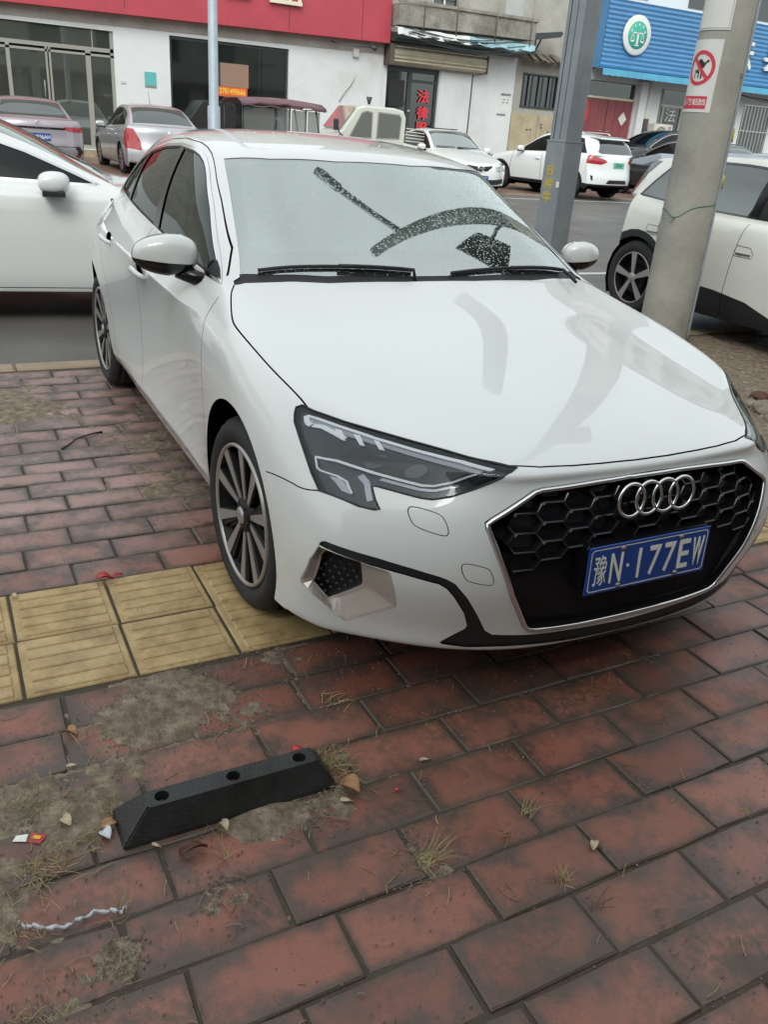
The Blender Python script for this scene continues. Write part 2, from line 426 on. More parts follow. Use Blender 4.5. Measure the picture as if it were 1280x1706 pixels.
A_side = [  # x, rows (y, z)
(.24, [(.80, .20), (.893, .205), (.900, .30), (.906, .45), (.906, .60), (.888, .70), (.862, .762), (.808, .815)]),
(.0, [(.80, .20), (.898, .21), (.905, .30), (.909, .45), (.909, .64), (.898, .755), (.876, .815), (.826, .862)]),
(-.22, [(.78, .20), (.872, .21), (.890, .30), (.898, .45), (.900, .64), (.893, .77), (.872, .845), (.820, .903)]),
(-.44, [(.76, .20), (.838, .21), (.864, .29), (.876, .45), (.884, .63), (.886, .775), (.864, .868), (.792, .952)]),
(-.66, [(.75, .20), (.834, .21), (.868, .30), (.866, .44), (.868, .62), (.874, .77), (.876, .868), (.803, .970)]),
(-.88, [(.75, .20), (.834, .21), (.870, .305), (.860, .44), (.860, .62), (.868, .77), (.880, .872), (.806, .985)]),
(-1.10, [(.75, .20), (.834, .21), (.871, .305), (.858, .44), (.857, .62), (.866, .775), (.882, .878), (.808, 1.002)]),
(-1.45, [(.75, .20), (.834, .212), (.871, .305), (.858, .44), (.858, .62), (.868, .785), (.884, .888), (.808, 1.030)]),
(-1.80, [(.75, .20), (.832, .215), (.864, .30), (.860, .44), (.864, .62), (.874, .80), (.884, .902), (.803, 1.056)]),
(-2.20, [(.74, .21), (.828, .22), (.860, .30), (.870, .45), (.878, .63), (.884, .82), (.872, .925), (.782, 1.075)]),
(-2.60, [(.74, .21), (.840, .22), (.862, .30), (.875, .45), (.882, .65), (.860, .83), (.815, .945), (.715, 1.065)]),
(-2.90, [(.72, .23), (.800, .24), (.820, .31), (.832, .45), (.832, .65), (.800, .82), (.748, .94), (.655, 1.04)]),
(-3.12, [(.68, .25), (.745, .26), (.765, .32), (.782, .45), (.782, .65), (.750, .82), (.705, .93), (.615, 1.02)])]
A_rear0 = [(-3.28, .60, .27), (-3.34, .64, .28), (-3.37, .66, .33), (-3.38, .69, .47), (-3.36, .69, .65), (-3.33, .67, .82), (-3.29, .63, .93), (-3.23, .56, 1.01)]
# top rows: per station columns 1..5 (x offset, y, z)
A_top = [
None,
[(.05, .715, .800), (.13, .60, .790), (.255, .45, .790), (.345, .28, .791), (.37, 0, .792)],
[(.03, .73, .855), (.07, .61, .850), (.125, .47, .856), (.165, .28, .861), (.18, 0, .863)],
[(.01, .735, .903), (.03, .62, .902), (.055, .49, .911), (.08, .28, .919), (.09, 0, .922)],
[(.0, .755, .960), (.0, .715, .972), (.045, .56, .978), (.08, .30, .984), (.095, 0, .987)],
[(0, .755, 1.055), (.0, .665, 1.105), (.045, .53, 1.115), (.08, .28, 1.125), (.095, 0, 1.128)],
[(0, .735, 1.130), (.0, .625, 1.228), (.04, .50, 1.243), (.075, .27, 1.257), (.09, 0, 1.261)],
[(0, .722, 1.185), (.0, .590, 1.338), (.03, .475, 1.358), (.05, .26, 1.378), (.06, 0, 1.384)],
[(0, .715, 1.215), (0, .592, 1.378), (0, .48, 1.402), (0, .26, 1.422), (0, 0, 1.428)],
[(0, .710, 1.232), (0, .588, 1.386), (0, .48, 1.412), (0, .26, 1.432), (0, 0, 1.437)],
[(0, .690, 1.230), (0, .570, 1.362), (0, .47, 1.395), (0, .26, 1.416), (0, 0, 1.421)],
[(0, .625, 1.195), (0, .520, 1.310), (0, .43, 1.350), (0, .25, 1.376), (0, 0, 1.382)],
[(0, .575, 1.155), (0, .475, 1.245), (0, .40, 1.290), (0, .23, 1.322), (0, 0, 1.330)],
[(.02, .535, 1.11), (.0, .44, 1.17), (0, .37, 1.21), (0, .22, 1.24), (0, 0, 1.25)],
[(-.02, .56, 1.07), (-.06, .46, 1.10), (-.09, .36, 1.11), (-.11, .2, 1.12), (-.12, 0, 1.12)]]
AUDI_CREASE = ([(('top', s, 3), ('top', s+1, 3), .75) for s in range(0, 4)]+[(('top', s, 2), ('top', s+1, 2), .75) for s in range(4, 12)]+[(('top', s, 0), ('top', s+1, 0), .7) for s in range(4, 12)]
    +[(('top', 4, c), ('top', 4, c+1), .8) for c in range(0, 5)]+[(('top', 7, c), ('top', 7, c+1), .35) for c in range(2, 5)]
    +[(('side', s, 6), ('side', s+1, 6), .8) for s in range(4, 10)]+[(('side', s, 6), ('side', s+1, 6), .4) for s in (2, 3, 10)]+[(('side', s, 2), ('side', s+1, 2), .7) for s in range(4, 9)]
    +[(('side', s, 0), ('side', s+1, 0), .6) for s in range(0, 12)]+[(('side', s, 1), ('side', s+1, 1), .5) for s in range(0, 12)])
def neg(p): return (p[0], -p[1], p[2])
def audi_tables():
    front = {c: [neg(p) for p in A_front[c]] for c in A_front}
    side = [front[0]]+[[(x, -y, z) for y, z in rows] for x, rows in A_side]+[[neg(p) for p in A_rear0]]
    xs = [None]+[x for x, _ in A_side]+[-3.12]
    top = []
    for s in range(len(side)):
        if s == 0: top.append({c: front[c][NR-1] for c in range(1, NC)}); continue
        top.append({c: (xs[s]+A_top[s][c-1][0], -A_top[s][c-1][1], A_top[s][c-1][2]) for c in range(1, NC)})
    rear = {}
    ws = [1, .86, .68, .52, .28, 0]
    for c in range(1, NC):
        rear[c] = []
        for r in range(NR):
            p = A_rear0[r]; bulge = .13*(1-ws[c]**2.2)
            rear[c].append((p[0]-bulge, -p[1]*ws[c], p[2]))
    # the tailgate's upper edge meets the top grid
    return front, side, top, rear

# ------------------------------------------------------------------ shared car pieces
def offset_poly(poly, d):
    """shrink (d > 0) a closed 2D outline"""
    n = len(poly); area = sum(poly[i][0]*poly[(i+1) % n][1]-poly[(i+1) % n][0]*poly[i][1] for i in range(n)); sg = 1 if area > 0 else -1
    out = []
    for i in range(n):
        a, b, c = Vector(poly[i-1]), Vector(poly[i]), Vector(poly[(i+1) % n])
        t1 = (b-a).normalized(); t2 = (c-b).normalized(); n1 = Vector((-t1.y, t1.x)); n2 = Vector((-t2.y, t2.x)); m = (n1+n2)
        if m.length < 1e-6: m = n1
        m = m.normalized(); k = max(.35, m.dot(n1)); out.append(tuple(b+m*(sg*d/k)))
    return out
def circle(cx, cy, r, n=40, a0=0, a1=2*PI):
    return [(cx+r*math.cos(a0+(a1-a0)*i/n), cy+r*math.sin(a0+(a1-a0)*i/n)) for i in range(n)]
def blade(mb, r0, w0, r1, w1, y0, y1, a, skew=0, thick=.02, rot=0):
    """a wheel spoke: quad prism in the wheel plane (local x,z), outer face towards -y"""
    pts = []
    for r, w, k in ((r0, w0, 0), (r1, w1, 1)):
        for sgn in (-1, 1):
            ang = a+skew*k+sgn*w/(2*r); pts.append((r*math.cos(ang), r*math.sin(ang)))
    p = [pts[0], pts[1], pts[3], pts[2]]; ys = (y0, y0, y1, y1)
    v = [(p[i][0], ys[i], p[i][1]) for i in range(4)]+[(p[i][0]*1.0, ys[i]+thick, p[i][1]) for i in range(4)]
    mb.add(v, [(0, 1, 2, 3), (7, 6, 5, 4), (0, 4, 5, 1), (1, 5, 6, 2), (2, 6, 7, 3), (3, 7, 4, 0)])
def tyre_mesh(Rr=.32, w=.225, rim=.232, n=72, tread=True):
    """tyre turned about y, outer side at y = -w/2"""
    mb = MB(); h = w/2; g = .007 if tread else 0
    prof = [(rim-.004, -h+.022), (rim+.004, -h+.008), (rim+.022, -h-.001), ((rim+Rr)/2, -h-.006), (Rr-.028, -h+.001), (Rr-.010, -h+.014), (Rr-.003, -h+.028)]
    for k in range(4):
        y = -h+.05+(w-.1)*k/3
        prof += [(Rr, y-.008), (Rr-g, y-.005), (Rr-g, y+.005), (Rr, y+.008)]
    prof += [(Rr-.003, h-.028), (Rr-.010, h-.014), (Rr-.03, h), ((rim+Rr)/2, h+.004), (rim, h-.01)]
    mb.lathe(prof, n, 'y')
    m = len(prof)
    if tread:
        for k in range(0, n):   # shoulder notches
            if k % 2:
                for i in (5, 6, 7):
                    idx = k*m+i; x, y, z = mb.v[idx]; s_ = 1-.006/Rr; mb.v[idx] = (x*s_, y, z*s_)
    me = mb.mesh('tyre', M['rubber']); return me
def rim_meshes(style, rr=.236):
    """face (machined metal) and barrel (dark)"""
    f = MB(); d = MB()
    y = 0.0
    if style == 'audi':
        f.lathe([(rr, .004), (rr-.003, -.004), (rr-.010, -.004), (rr-.013, .004)], 72, 'y')
        for k in range(5):
            a = R(90-20+72*k)
            for q in (-1, 1):
                blade(f, .046, .014, rr-.011, .040, .014, .002, a+q*R(14), R(5)+q*R(2.5), .004)
                blade(d, .046, .024, rr-.011, .066, .019, .008, a+q*R(14), R(7)+q*R(2.5), .030)
            blade(d, .046, .018, rr-.05, .022, .026, .02, a, 0, .02)
            blade(d, .050, .010, rr-.011, .018, .03, .02, a+R(36), 0, .02)
        f.lathe([(0, -.004), (.018, -.005), (.027, -.002), (.030, .006)], 32, 'y')
        d.lathe([(.030, .002), (.056, .010), (.060, .03)], 32, 'y')
        for k in range(5):
            a = R(54+72*k); c = (.043*math.cos(a), .0, .043*math.sin(a)); d.lathe([(0, .004), (.008, .004), (.010, .014)], 8, 'y', c)
    elif style == 'ring':   # white SUV wheel with oval openings
        f.lathe([(rr, .004), (rr-.012, -.004), (rr-.018, .004)], 40, 'y')
        for k in range(6):
            a = R(60*k); blade(f, .055, .02, rr-.05, .05, .006, .004, a, 0, .01)
            for q in (-1, 1): blade(f, rr-.075, .03, rr-.01, .03, .004, .004, a+q*R(13), 0, .01)
            blade(d, .05, .05, rr-.012, .09, .016, .012, a, 0, .02)
    else:
        nsp = {'five': 5, 'ten': 10, 'multi': 10}[style]
        f.lathe([(rr, .004), (rr-.004, -.003), (rr-.012, .004)], 40, 'y')
        for k in range(nsp):
            a = R(90+360/nsp*k); blade(f, .045, .035 if nsp == 5 else .02, rr-.008, .07 if nsp == 5 else .03, .004, .002, a, R(4), .012)
        f.lathe([(0, -.004), (.03, -.003), (.05, .006)], 24, 'y')
    b = d if style != 'x' else f
    b.lathe([(rr-.006, .004), (rr-.018, .03), (rr-.03, .12), (rr-.03, .19)], 48, 'y')
    b.lathe([(0, .06), (.10, .06), (rr-.03, .10)], 32, 'y')
    b.lathe([(.14, .045), (.14, .055), (.05, .05)], 32, 'y')
    return f.mesh('rim_face', M['rim_silver']), d.mesh('rim_barrel', M['rim_dark'])
def add_wheel(parent, x, y, z, side, tyre, rim, steer=0, w=.225):
    """side -1: outer face to -y"""
    o = mobj('wheel', tyre, parent); o.location = (x, y+side*-w/2, z); o.rotation_euler = (0, 0, R(steer)+(PI if side > 0 else 0))
    f = mobj('rim', rim[0], o); f.location = (0, -w/2+.004, 0)
    g = mobj('rim_barrel', rim[1], o); g.location = (0, -w/2+.004, 0)
    return o
def arch_liner(mb, x, z, r, y_out, y_in, n=20):
    if x < -1 and y_out == .868: y_out = .80
    for sgn in (-1, 1):
        pts = [(x+r*math.cos(a), z+r*math.sin(a)) for a in [R(-30+240*i/n) for i in range(n+1)]]
        v = [(a, sgn*y_out, b) for a, b in pts]+[(a, sgn*y_in, b) for a, b in pts]; m = n+1
        mb.add(v, [(i, i+1, m+i+1, m+i) for i in range(n)], True)
        mb.add([(a, sgn*y_in, b) for a, b in pts], [tuple(range(m))])
def plate(parent, x, y, z, txt, w=.44, h=.14, rz=0, col='plate_blue', tcol='plate_white', tilt=0, cjk='', fs=.118, green=False):
    """number plate facing local +x, built at the given place"""
    o = MB().bbox(-w/2, w/2, -h/2, h/2, 0, .004, .002).build('number_plate', M[col], parent)
    frame(o, x, y, z, (math.sin(-rz)*-1*0+(-math.sin(rz)), math.cos(rz), 0), (math.sin(tilt), 0, math.cos(tilt)))
    return o

# ------------------------------------------------------------------ the white hatchback
def build_audi():
    car = empty('white_hatchback', (0, 0, 0), 0, 'large white rain-wet hatchback in the middle with black grille and four chrome rings', 'car')
    me = car_surface(*audi_tables(), level=4, creases=AUDI_CREASE)
    B = Body(me); wp = M['white_paint']
    yneg = lambda c, n: c.y < -.5
    # panels
    hoodside = [(-.448, -.752), (-.40, -.778), (-.311, -.806), (-.224, -.830), (-.162, -.836), (-.03, -.834), (.121, -.826), (.25, -.811), (.347, -.795)]
    hoodside = smooth_poly(hoodside, 2, False)
    hoodfront = [(.347, -.795), (.413, -.743), (.509, -.661), (.647, -.552), (.723, -.481), (.774, -.423), (.802, -.35), (.818, -.26), (.826, -.175), (.832, -.058), (.832, .02)]
    cowl = [(-.345, .02), (-.347, -.15), (-.372, -.432), (-.410, -.60), (-.448, -.752)]
    B.cut(hoodside+hoodfront[1:]+cowl[:-1], 'xy', 'hood', lambda c, n: n.z > .1 and c.z > .69)
    wsb = [(-.466, -.722), (-.425, -.60), (-.385, -.432), (-.352, -.15), (-.350, .02)]
    wst = [(-.955, .02), (-.957, -.17), (-1.004, -.429), (-1.070, -.583), (-1.078, -.592)]
    B.cut([(a+.002, b) for a, b in cowl]+[(-.468, -.748), (-.474, -.724)]+[(a-.02, b) for a, b in wsb], 'xy', 'cowl', lambda c, n: n.z > .1 and c.z > .8, ['body'])
    pil = [(-1.078, -.592), (-.87, -.632), (-.66, -.676), (-.55, -.700), (-.466, -.722)]
    wpoly = [(a-.006, b) for a, b in wsb][::1]+wst+pil[1:-1]
    B.cut(wpoly, 'xy', 'windshield', lambda c, n: n.z > .3 and c.z > .93, ['body'])
    bump = [(.28, .10), (.28, .594), (.322, .595), (.407, .606), (.478, .598), (.508, .611), (.455, .66), (.36, .79), (.5, .85), (.95, .85), (.95, .10)]
    B.cut(bump, 'xz', 'bumper', lambda c, n: True, ['body'])
    B.cut([(.40, .0), (.95, .0), (.95, .20), (.40, .20)], 'xz', 'under', None, ['body', 'bumper'])
    B.cut([(-.38, .20), (-.38, .80), (-.43, .955), (-.40, 1.0), (.45, 1.0), (.45, .2)], 'xz', 'fender', lambda c, n: c.y < -.6, ['body'])
    fd = [(-.395, .275), (-.375, .5), (-.38, .78), (-.425, .93), (-.47, .965), (-1.40, 1.05), (-1.49, .8), (-1.50, .5), (-1.49, .275)]
    B.cut(fd, 'xz', 'front_door', yneg, ['body'])
    rdp = [(-1.49, .275), (-1.50, .5), (-1.49, .8), (-1.40, 1.05), (-2.08, 1.11), (-2.26, 1.06), (-2.33, .90), (-2.28, .76), (-2.20, .66), (-2.16, .5), (-2.12, .275)]
    B.cut(rdp, 'xz', 'rear_door', yneg, ['body'])
    B.cut([(-.30, .19), (-.395, .275), (-2.12, .275), (-2.25, .19)], 'xz', 'skirt', yneg, ['body'])
    # seams
    B.seam(hoodside, 'xy', .005, lambda c, n: c.z > .69 and n.z > -.2)
    B.seam(hoodfront, 'xy', .005, lambda c, n: c.z > .69 and n.z > -.2)
    B.seam(smooth_poly([(.30, .592), (.345, .600), (.407, .604), (.465, .600), (.508, .611)], 2, False), 'xz', .0035, lambda c, n: c.y < -.5)
    B.seam(fd[:4], 'xz', .004, yneg); B.seam(fd[5:], 'xz', .004, yneg); B.seam(rdp[4:], 'xz', .004, yneg)
    B.seam([(-.33, .275), (-2.15, .275)], 'xz', .004, yneg)
    # side windows
    dlo = [(-.477, .962), (-.62, 1.045), (-.881, 1.178), (-1.00, 1.235), (-1.085, 1.276), (-1.15, 1.302), (-1.211, 1.322), (-1.30, 1.342), (-1.398, 1.354), (-1.616, 1.362), (-1.844, 1.348), (-2.06, 1.313), (-2.20, 1.262), (-2.30, 1.195), (-2.36, 1.13), (-2.345, 1.105), (-2.068, 1.086), (-1.70, 1.052), (-1.318, 1.020), (-.769, .974)]
    n1 = B.cut(dlo, 'xz', 'trim', lambda c, n: c.y < -.4)
    inner = offset_poly(dlo, .013)
    fr_o = offset_poly(dlo, -.020); B.seam([(-.50, .985)]+fr_o[1:15], 'xz', .0035, lambda c, n: c.y < -.35)
    B.cut(inner, 'xz', 'gasket', lambda c, n: c.y < -.4)
    inner2 = offset_poly(dlo, .019)
    B.cut(inner2, 'xz', 'glass_f', lambda c, n: c.y < -.4)
    B.cut([(-1.616, 1.38), (-1.347, .9), (-3, .9), (-3, 1.38)], 'xz', 'glass_r', yneg, ['glass_f'])
    B.cut([(-2.10, 1.36), (-1.93, 1.0), (-3, 1.0), (-3, 1.36)], 'xz', 'glass_q', yneg, ['glass_r'])
    B.cut([(-1.630, 1.38), (-1.385, 1.0), (-1.295, 1.0), (-1.572, 1.38)], 'xz', 'pillar', yneg, ['glass_f', 'glass_r', 'gasket'])
    B.cut([(-2.115, 1.36), (-1.945, 1.0), (-1.900, 1.0), (-2.08, 1.36)], 'xz', 'pillar2', yneg, ['glass_q', 'glass_r', 'gasket'])
    # front: grille
    yz = lambda c, n: c.x > .35
    gro = [(.03, .704), (-.095, .702), (-.205, .698), (-.355, .689), (-.375, .684), (-.49, .618), (-.505, .607), (-.503, .590), (-.479, .523), (-.43, .407), (-.362, .290), (-.350, .278), (-.325, .273), (-.185, .270), (.03, .264)]
    B.cut(gro, 'yz', 'chrome', yz)
    gri = offset_poly(gro, .0125); gri[0] = (.03, gri[0][1]); gri[-1] = (.03, gri[-1][1])
    B.cut(gri, 'yz', 'grille', yz)
    # black lower bar and the strip rising round the side vent
    st_o = [(-.841, .477), (-.836, .488), (-.829, .492), (-.73, .483), (-.66, .472), (-.608, .461), (-.590, .455), (-.571, .444), (-.535, .400), (-.496, .340), (-.462, .283), (-.440, .268), (-.36, .262), (-.34, .2605), (-.185, .257), (.03, .251)]
    st_i = [(.03, .215), (-.17, .219), (-.329, .224), (-.429, .224), (-.50, .220), (-.556, .226), (-.562, .232), (-.552, .245), (-.514, .288), (-.512, .302), (-.532, .348), (-.569, .404), (-.588, .427), (-.606, .438), (-.68, .451), (-.77, .462), (-.829, .473)]
    B.cut(st_o+st_i, 'yz', 'strip', yz)
    vo = [(-.842, .472), (-.856, .423), (-.864, .340), (-.861, .330), (-.832, .298), (-.775, .250), (-.768, .247), (-.69, .325), (-.679, .338), (-.680, .352), (-.706, .447), (-.712, .452), (-.769, .462)]
    B.cut(vo, 'yz', 'vent_frame', yz)
    vi = [(-.810, .459), (-.822, .434), (-.829, .337), (-.794, .293), (-.738, .366), (-.736, .375), (-.746, .437), (-.756, .453)]
    B.cut(vi, 'yz', 'vent_hole', yz)
    c1 = smooth_poly([(-.664, .614), (-.652, .625), (-.603, .618), (-.591, .608), (-.585, .577), (-.594, .565), (-.650, .578), (-.660, .588)], 2)
    c2 = smooth_poly([(-.563, .494), (-.553, .505), (-.504, .494), (-.490, .485), (-.478, .452), (-.484, .440), (-.539, .452), (-.552, .462)], 2)
    for kc, cp in enumerate((c1, c2)):
        B.seam(cp+[cp[0]], 'yz', .0022, yz, ['bumper'], 'fine_seam%d' % kc)
    # headlight
    hl = [(.326, .765), (.316, .778), (.323, .785), (.356, .778), (.43, .7655), (.508, .757), (.58, .7515), (.647, .747), (.70, .7425), (.755, .738), (.787, .734), (.791, .728), (.790, .714), (.762, .679), (.741, .657), (.718, .645), (.698, .644), (.674, .646), (.612, .651), (.604, .648), (.629, .622), (.649, .603), (.640, .600), (.608, .600), (.508, .611), (.466, .645), (.394, .707), (.342, .747)]
    B.cut(hl, 'xz', 'lamp', lambda c, n: c.y < -.36)
    # wheel arches
    for cx in (0, -2.63):
        B.cut(circle(cx, .33, .366, 56), 'xz', 'hole', yneg)
    # door handle recesses
    for hx, hz in ((-1.36, .862), (-2.03, .905)):
        B.cut(smooth_poly([(hx-.075, hz-.012), (hx-.05, hz+.026), (hx+.05, hz+.022), (hx+.068, hz-.01), (hx+.05, hz-.034), (hx-.05, hz-.032)], 2), 'xz', 'recess', yneg)
    B.cut(smooth_poly([(-2.62, .90), (-2.46, .905), (-2.46, 1.03), (-2.62, 1.03)], 2), 'xz', 'flap', yneg)
    # parts
    B.part(['hood'], 'hood', wp, car)
    B.part(['body'], 'body', wp, car)
    B.part(['bumper'], 'front_bumper', wp, car)
    for sd in ('right', 'left'):
        B.part(['fender'], 'fender', wp, car, sd)
        dr = B.part(['front_door'], 'front_door', wp, car, sd)
        rd = B.part(['rear_door', 'flap'], 'rear_door', wp, car, sd)
        sgn = -1 if sd == 'right' else 1
        for dd, hx, hz, hy in ((dr, -1.36, .862, .880), (rd, -2.03, .905, .888)):
            mb = MB(); pts = []
            for i in range(13):
                t = i/12; x = hx+.088-.176*t; b = math.sin(PI*min(1, max(0, (t-.02)/.96)))
                pts.append((x, sgn*(hy+.002+.034*b**.6), hz+.004-.018*(1-b)))
            v = []; nn = 8
            for i, p in enumerate(pts):
                t = i/12; hh = .016*(.55+.45*math.sin(PI*t)); th = .007
                for k in range(nn):
                    a = 2*PI*k/nn; v.append((p[0], p[1]+th*math.cos(a), p[2]+hh*math.sin(a)))
            mb.add(v, [(i*nn+k, i*nn+(k+1) % nn, (i+1)*nn+(k+1) % nn, (i+1)*nn+k) for i in range(12) for k in range(nn)], True)
            mb.f += [tuple(range(nn)), tuple(range(12*nn, 13*nn))]; mb.sm += [False, False]
            mb.build('handle', wp, dd)
        B.part(['skirt'], 'side_skirt', wp, car, sd)
        B.part(['trim'], 'window_trim', M['chrome'], car, sd, .002)
        B.part(['gasket'], 'window_seal', M['black_plastic'], car, sd, -.001)
        B.part(['pillar'], 'pillar_cover', M['gloss_black'], car, sd, .001); B.part(['pillar2'], 'pillar_cover', M['gloss_black'], car, sd, .001)
        for g in ('glass_f', 'glass_r', 'glass_q'): B.part([g], 'side_window', M['side_glass'], car, sd, -.004)
    B.part(['windshield'], 'windshield', M['windshield_glass'], car, 'both', -.002)
    B.part(['cowl'], 'cowl_panel', M['black_plastic'], car, 'both', -.004)
    gc = B.part(['chrome'], 'grille_frame', M['gloss_black'], car, 'both', .001)
    mid = offset_poly(gro, .0058); mid = [p for p in mid if p[0] < -.001]; mid = mid+[(-y, z) for y, z in mid[::-1]]; ring = []
    for i in range(len(mid)):
        a, b = Vector(mid[i]), Vector(mid[(i+1) % len(mid)]); k = max(1, int((b-a).length/.018))
        for j in range(k):
            q = a+(b-a)*j/k; h = B.drop(-abs(q.x)-1e-4, q.y, 'yz')[0]; ring.append((h.x+.004, q.x, q.y))
    MB().tube(ring, .0066, 10, closed=True).build('chrome_ring', M['chrome'], gc)
    B.part(['strip'], 'lower_trim', M['black_plastic'], car, 'both', -.006)
    # dark lining behind the panels, visible in the gaps
    shell = B.part(['hood', 'body', 'bumper', 'fender', 'front_door', 'rear_door', 'skirt', 'seam', 'fine_seam0', 'fine_seam1', 'recess', 'flap', 'pillar', 'pillar2', 'trim', 'gasket', 'strip'], 'inner_shell', M['shell_black'], car, 'both', -.013)
    for sd in ('right', 'left'):
        for k in '01': B.part(['fine_seam'+k], 'cover_outline', M['black_plastic'], car, sd, -.0015)
    mb = MB()
    for cx in (0, -2.63): arch_liner(mb, cx, .33, .372, .868, .52)
    mb.box(-3.1, -2.98, -.6, .6, .22, .35); mb.box(-2.27, -.36, -.76, .76, .19, .24); mb.box(.36, .74, -.55, .55, .20, .24); mb.box(-2.9, .36, -.5, .5, .22, .40)
    mb.build('underbody', M['shell_black'], car)
    # --- headlights: clear lens over a dark housing with light bars
    lensfaces = B.part(['lamp'], 'lens', M['lens_glass'], None, 'right', -.001)
    me_l = lensfaces.data; bpy.data.objects.remove(lensfaces)
    housing = B.part(['lamp'], 'housing', M['lamp_housing'], None, 'right', -.018); me_h = housing.data; bpy.data.objects.remove(housing)
    hb = BVHTree.FromPolygons([v.co[:] for v in me_l.vertices], [tuple(p.vertices) for p in me_l.polygons])
    def bar(mb, pts, off, w=0):
        """flat raised shape following the lens, pts in (x, z) seen from the side"""
        vs = []
        for x, z in pts:
            h = hb.ray_cast(Vector((x, -2, z)), Vector((0, 1, 0)))
            if h[0] is None:
                hn = hb.find_nearest(Vector((x, -.7, z))); h = (hn[0], hn[1])
            vs.append((h[0]-h[1]*off, h[1]))
        n = len(vs); v = [p[:] for p, _ in vs]+[(p-q*.006)[:] for p, q in vs]
        mb.add(v, [tuple(range(n)), tuple(range(n, 2*n))[::-1]]+[(i, (i+1) % n, n+(i+1) % n, n+i) for i in range(n)])
    def strip2(mb, line, w, off):
        for i in range(len(line)-1):
            (x0, z0), (x1, z1) = line[i], line[i+1]; t = Vector((x1-x0, z1-z0)).normalized(); nx, nz = -t.y*w/2, t.x*w/2
            bar(mb, [(x0+nx, z0+nz), (x1+nx, z1+nz), (x1-nx, z1-nz), (x0-nx, z0-nz)], off)
    def sub(line, k=4):
        out = []
        for i in range(len(line)-1):
            for j in range(k): t = j/k; out.append((line[i][0]*(1-t)+line[i+1][0]*t, line[i][1]*(1-t)+line[i+1][1]*t))
        return out+[line[-1]]
    def lamp_bits():
        res = []
        a = MB(); strip2(a, sub([(.352, .768), (.372, .7665), (.43, .7575), (.51, .7475), (.60, .7415), (.70, .737), (.762, .7305)], 4), .0045, .008)
        strip2(a, sub([(.349, .768), (.366, .753), (.378, .750)], 2), .009, .008)
        res.append(('light_bar', a.mesh('light_bar', M['bar_white'])))
        b = MB(); strip2(b, sub([(.36, .7605), (.43, .7515), (.52, .742), (.60, .736), (.70, .7305), (.752, .7255)], 4), .0125, .012)
        res.append(('reflector', b.mesh('reflector', M['bar_grey'])))
        c = MB(); strip2(c, sub([(.380, .751), (.400, .752), (.440, .742), (.462, .7355)], 2), .008, .011)
        for q in ([(.425, .7515), (.440, .7505), (.470, .730), (.457, .732)], [(.466, .7475), (.480, .747), (.512, .727), (.500, .728)], [(.512, .744), (.524, .743), (.556, .7265), (.542, .727)]): bar(c, q, .008)
        res.append(('light_segment', c.mesh('light_segment', M['bar_white'])))
        d = MB(); strip2(d, sub([(.445, .684), (.494, .687), (.58, .678), (.679, .671), (.698, .674), (.722, .688), (.752, .716)], 4), .005, .008)
        strip2(d, sub([(.446, .684), (.466, .661), (.478, .657), (.522, .655), (.548, .648), (.576, .624)], 3), .0038, .008)
        res.append(('light_bar', d.mesh('light_bar_low', M['bar_white'])))
        e = MB(); bar(e, [(.505, .650), (.528, .652), (.566, .636), (.573, .622), (.552, .625), (.527, .640)], .009)
        strip2(e, sub([(.56, .668), (.585, .655), (.602, .636), (.618, .617)], 3), .010, .011)
        strip2(e, sub([(.60, .669), (.68, .663), (.705, .665), (.735, .683)], 3), .006, .012)
        res.append(('reflector', e.mesh('reflector_low', M['bar_grey'])))
        f = MB(); bar(f, [(.497, .723), (.575, .7235), (.66, .7205), (.735, .7175), (.724, .699), (.693, .682), (.660, .679), (.58, .684), (.487, .693)], .014)
        res.append(('projector_cover', f.mesh('projector_cover', M['gloss_black'])))
        g = MB()
        for x, z in ((.56, .702), (.645, .699)):
            h = hb.ray_cast(Vector((x, -2, z)), Vector((0, 1, 0)))
            if h[0]:
                ring = [(x+.020*math.cos(t), z+.016*math.sin(t)) for t in [2*PI*i/20 for i in range(20)]]
                bar(g, ring, .0125)
        if g.v: res.append(('projector', g.mesh('projector', M['side_glass_solid'])))
        return res
    bits = lamp_bits()
    for sgn in (-1, 1):
        hlo = mobj('headlight', me_h if sgn < 0 else flipped(me_h), car)
        for nm, m_ in bits: mobj(nm, m_ if sgn < 0 else flipped(m_), hlo)
        mobj('lens', me_l if sgn < 0 else flipped(me_l), hlo)
    # rubber edge round each lamp
    for sgn in (-1, 1):
        pts = []
        for i in range(len(hl)):
            x, z = hl[i]; h = B.drop(x, z, 'xz')
            p = h[0]
            if p is None: continue
            pts.append((p.x, p.y*(1 if sgn < 0 else -1), p.z))
        MB().tube(pts, .0028, 6, closed=True).build('lamp_seal', M['black_plastic'], car)
    # --- vents
    for sgn in (-1, 1):
        def q3(y, z, d):
            h = B.drop(y, z, 'yz'); p = h[0]; return (p.x-d, p.y*(-sgn), p.z)
        nvi = len(vi)
        hole = [q3(y, z, .055) for y, z in vi]
        hole_b = [(x-.04, y, z) for x, y, z in hole]
        cy_, cz_ = sum(p[0] for p in vi)/nvi, sum(p[1] for p in vi)/nvi
        def hit(poly, a):
            c, q = math.cos(a), math.sin(a); best = 0
            for i in range(len(poly)):
                (x0, y0), (x1, y1) = poly[i], poly[(i+1) % len(poly)]; x0 -= cy_; x1 -= cy_; y0 -= cz_; y1 -= cz_
                dx, dy = x1-x0, y1-y0; den = c*dy-q*dx
                if abs(den) < 1e-9: continue
                t = (x0*dy-y0*dx)/den; u = (x0*q-y0*c)/den
                if t > 0 and -1e-6 <= u <= 1+1e-6: best = max(best, t)
            return cy_+c*best, cz_+q*best
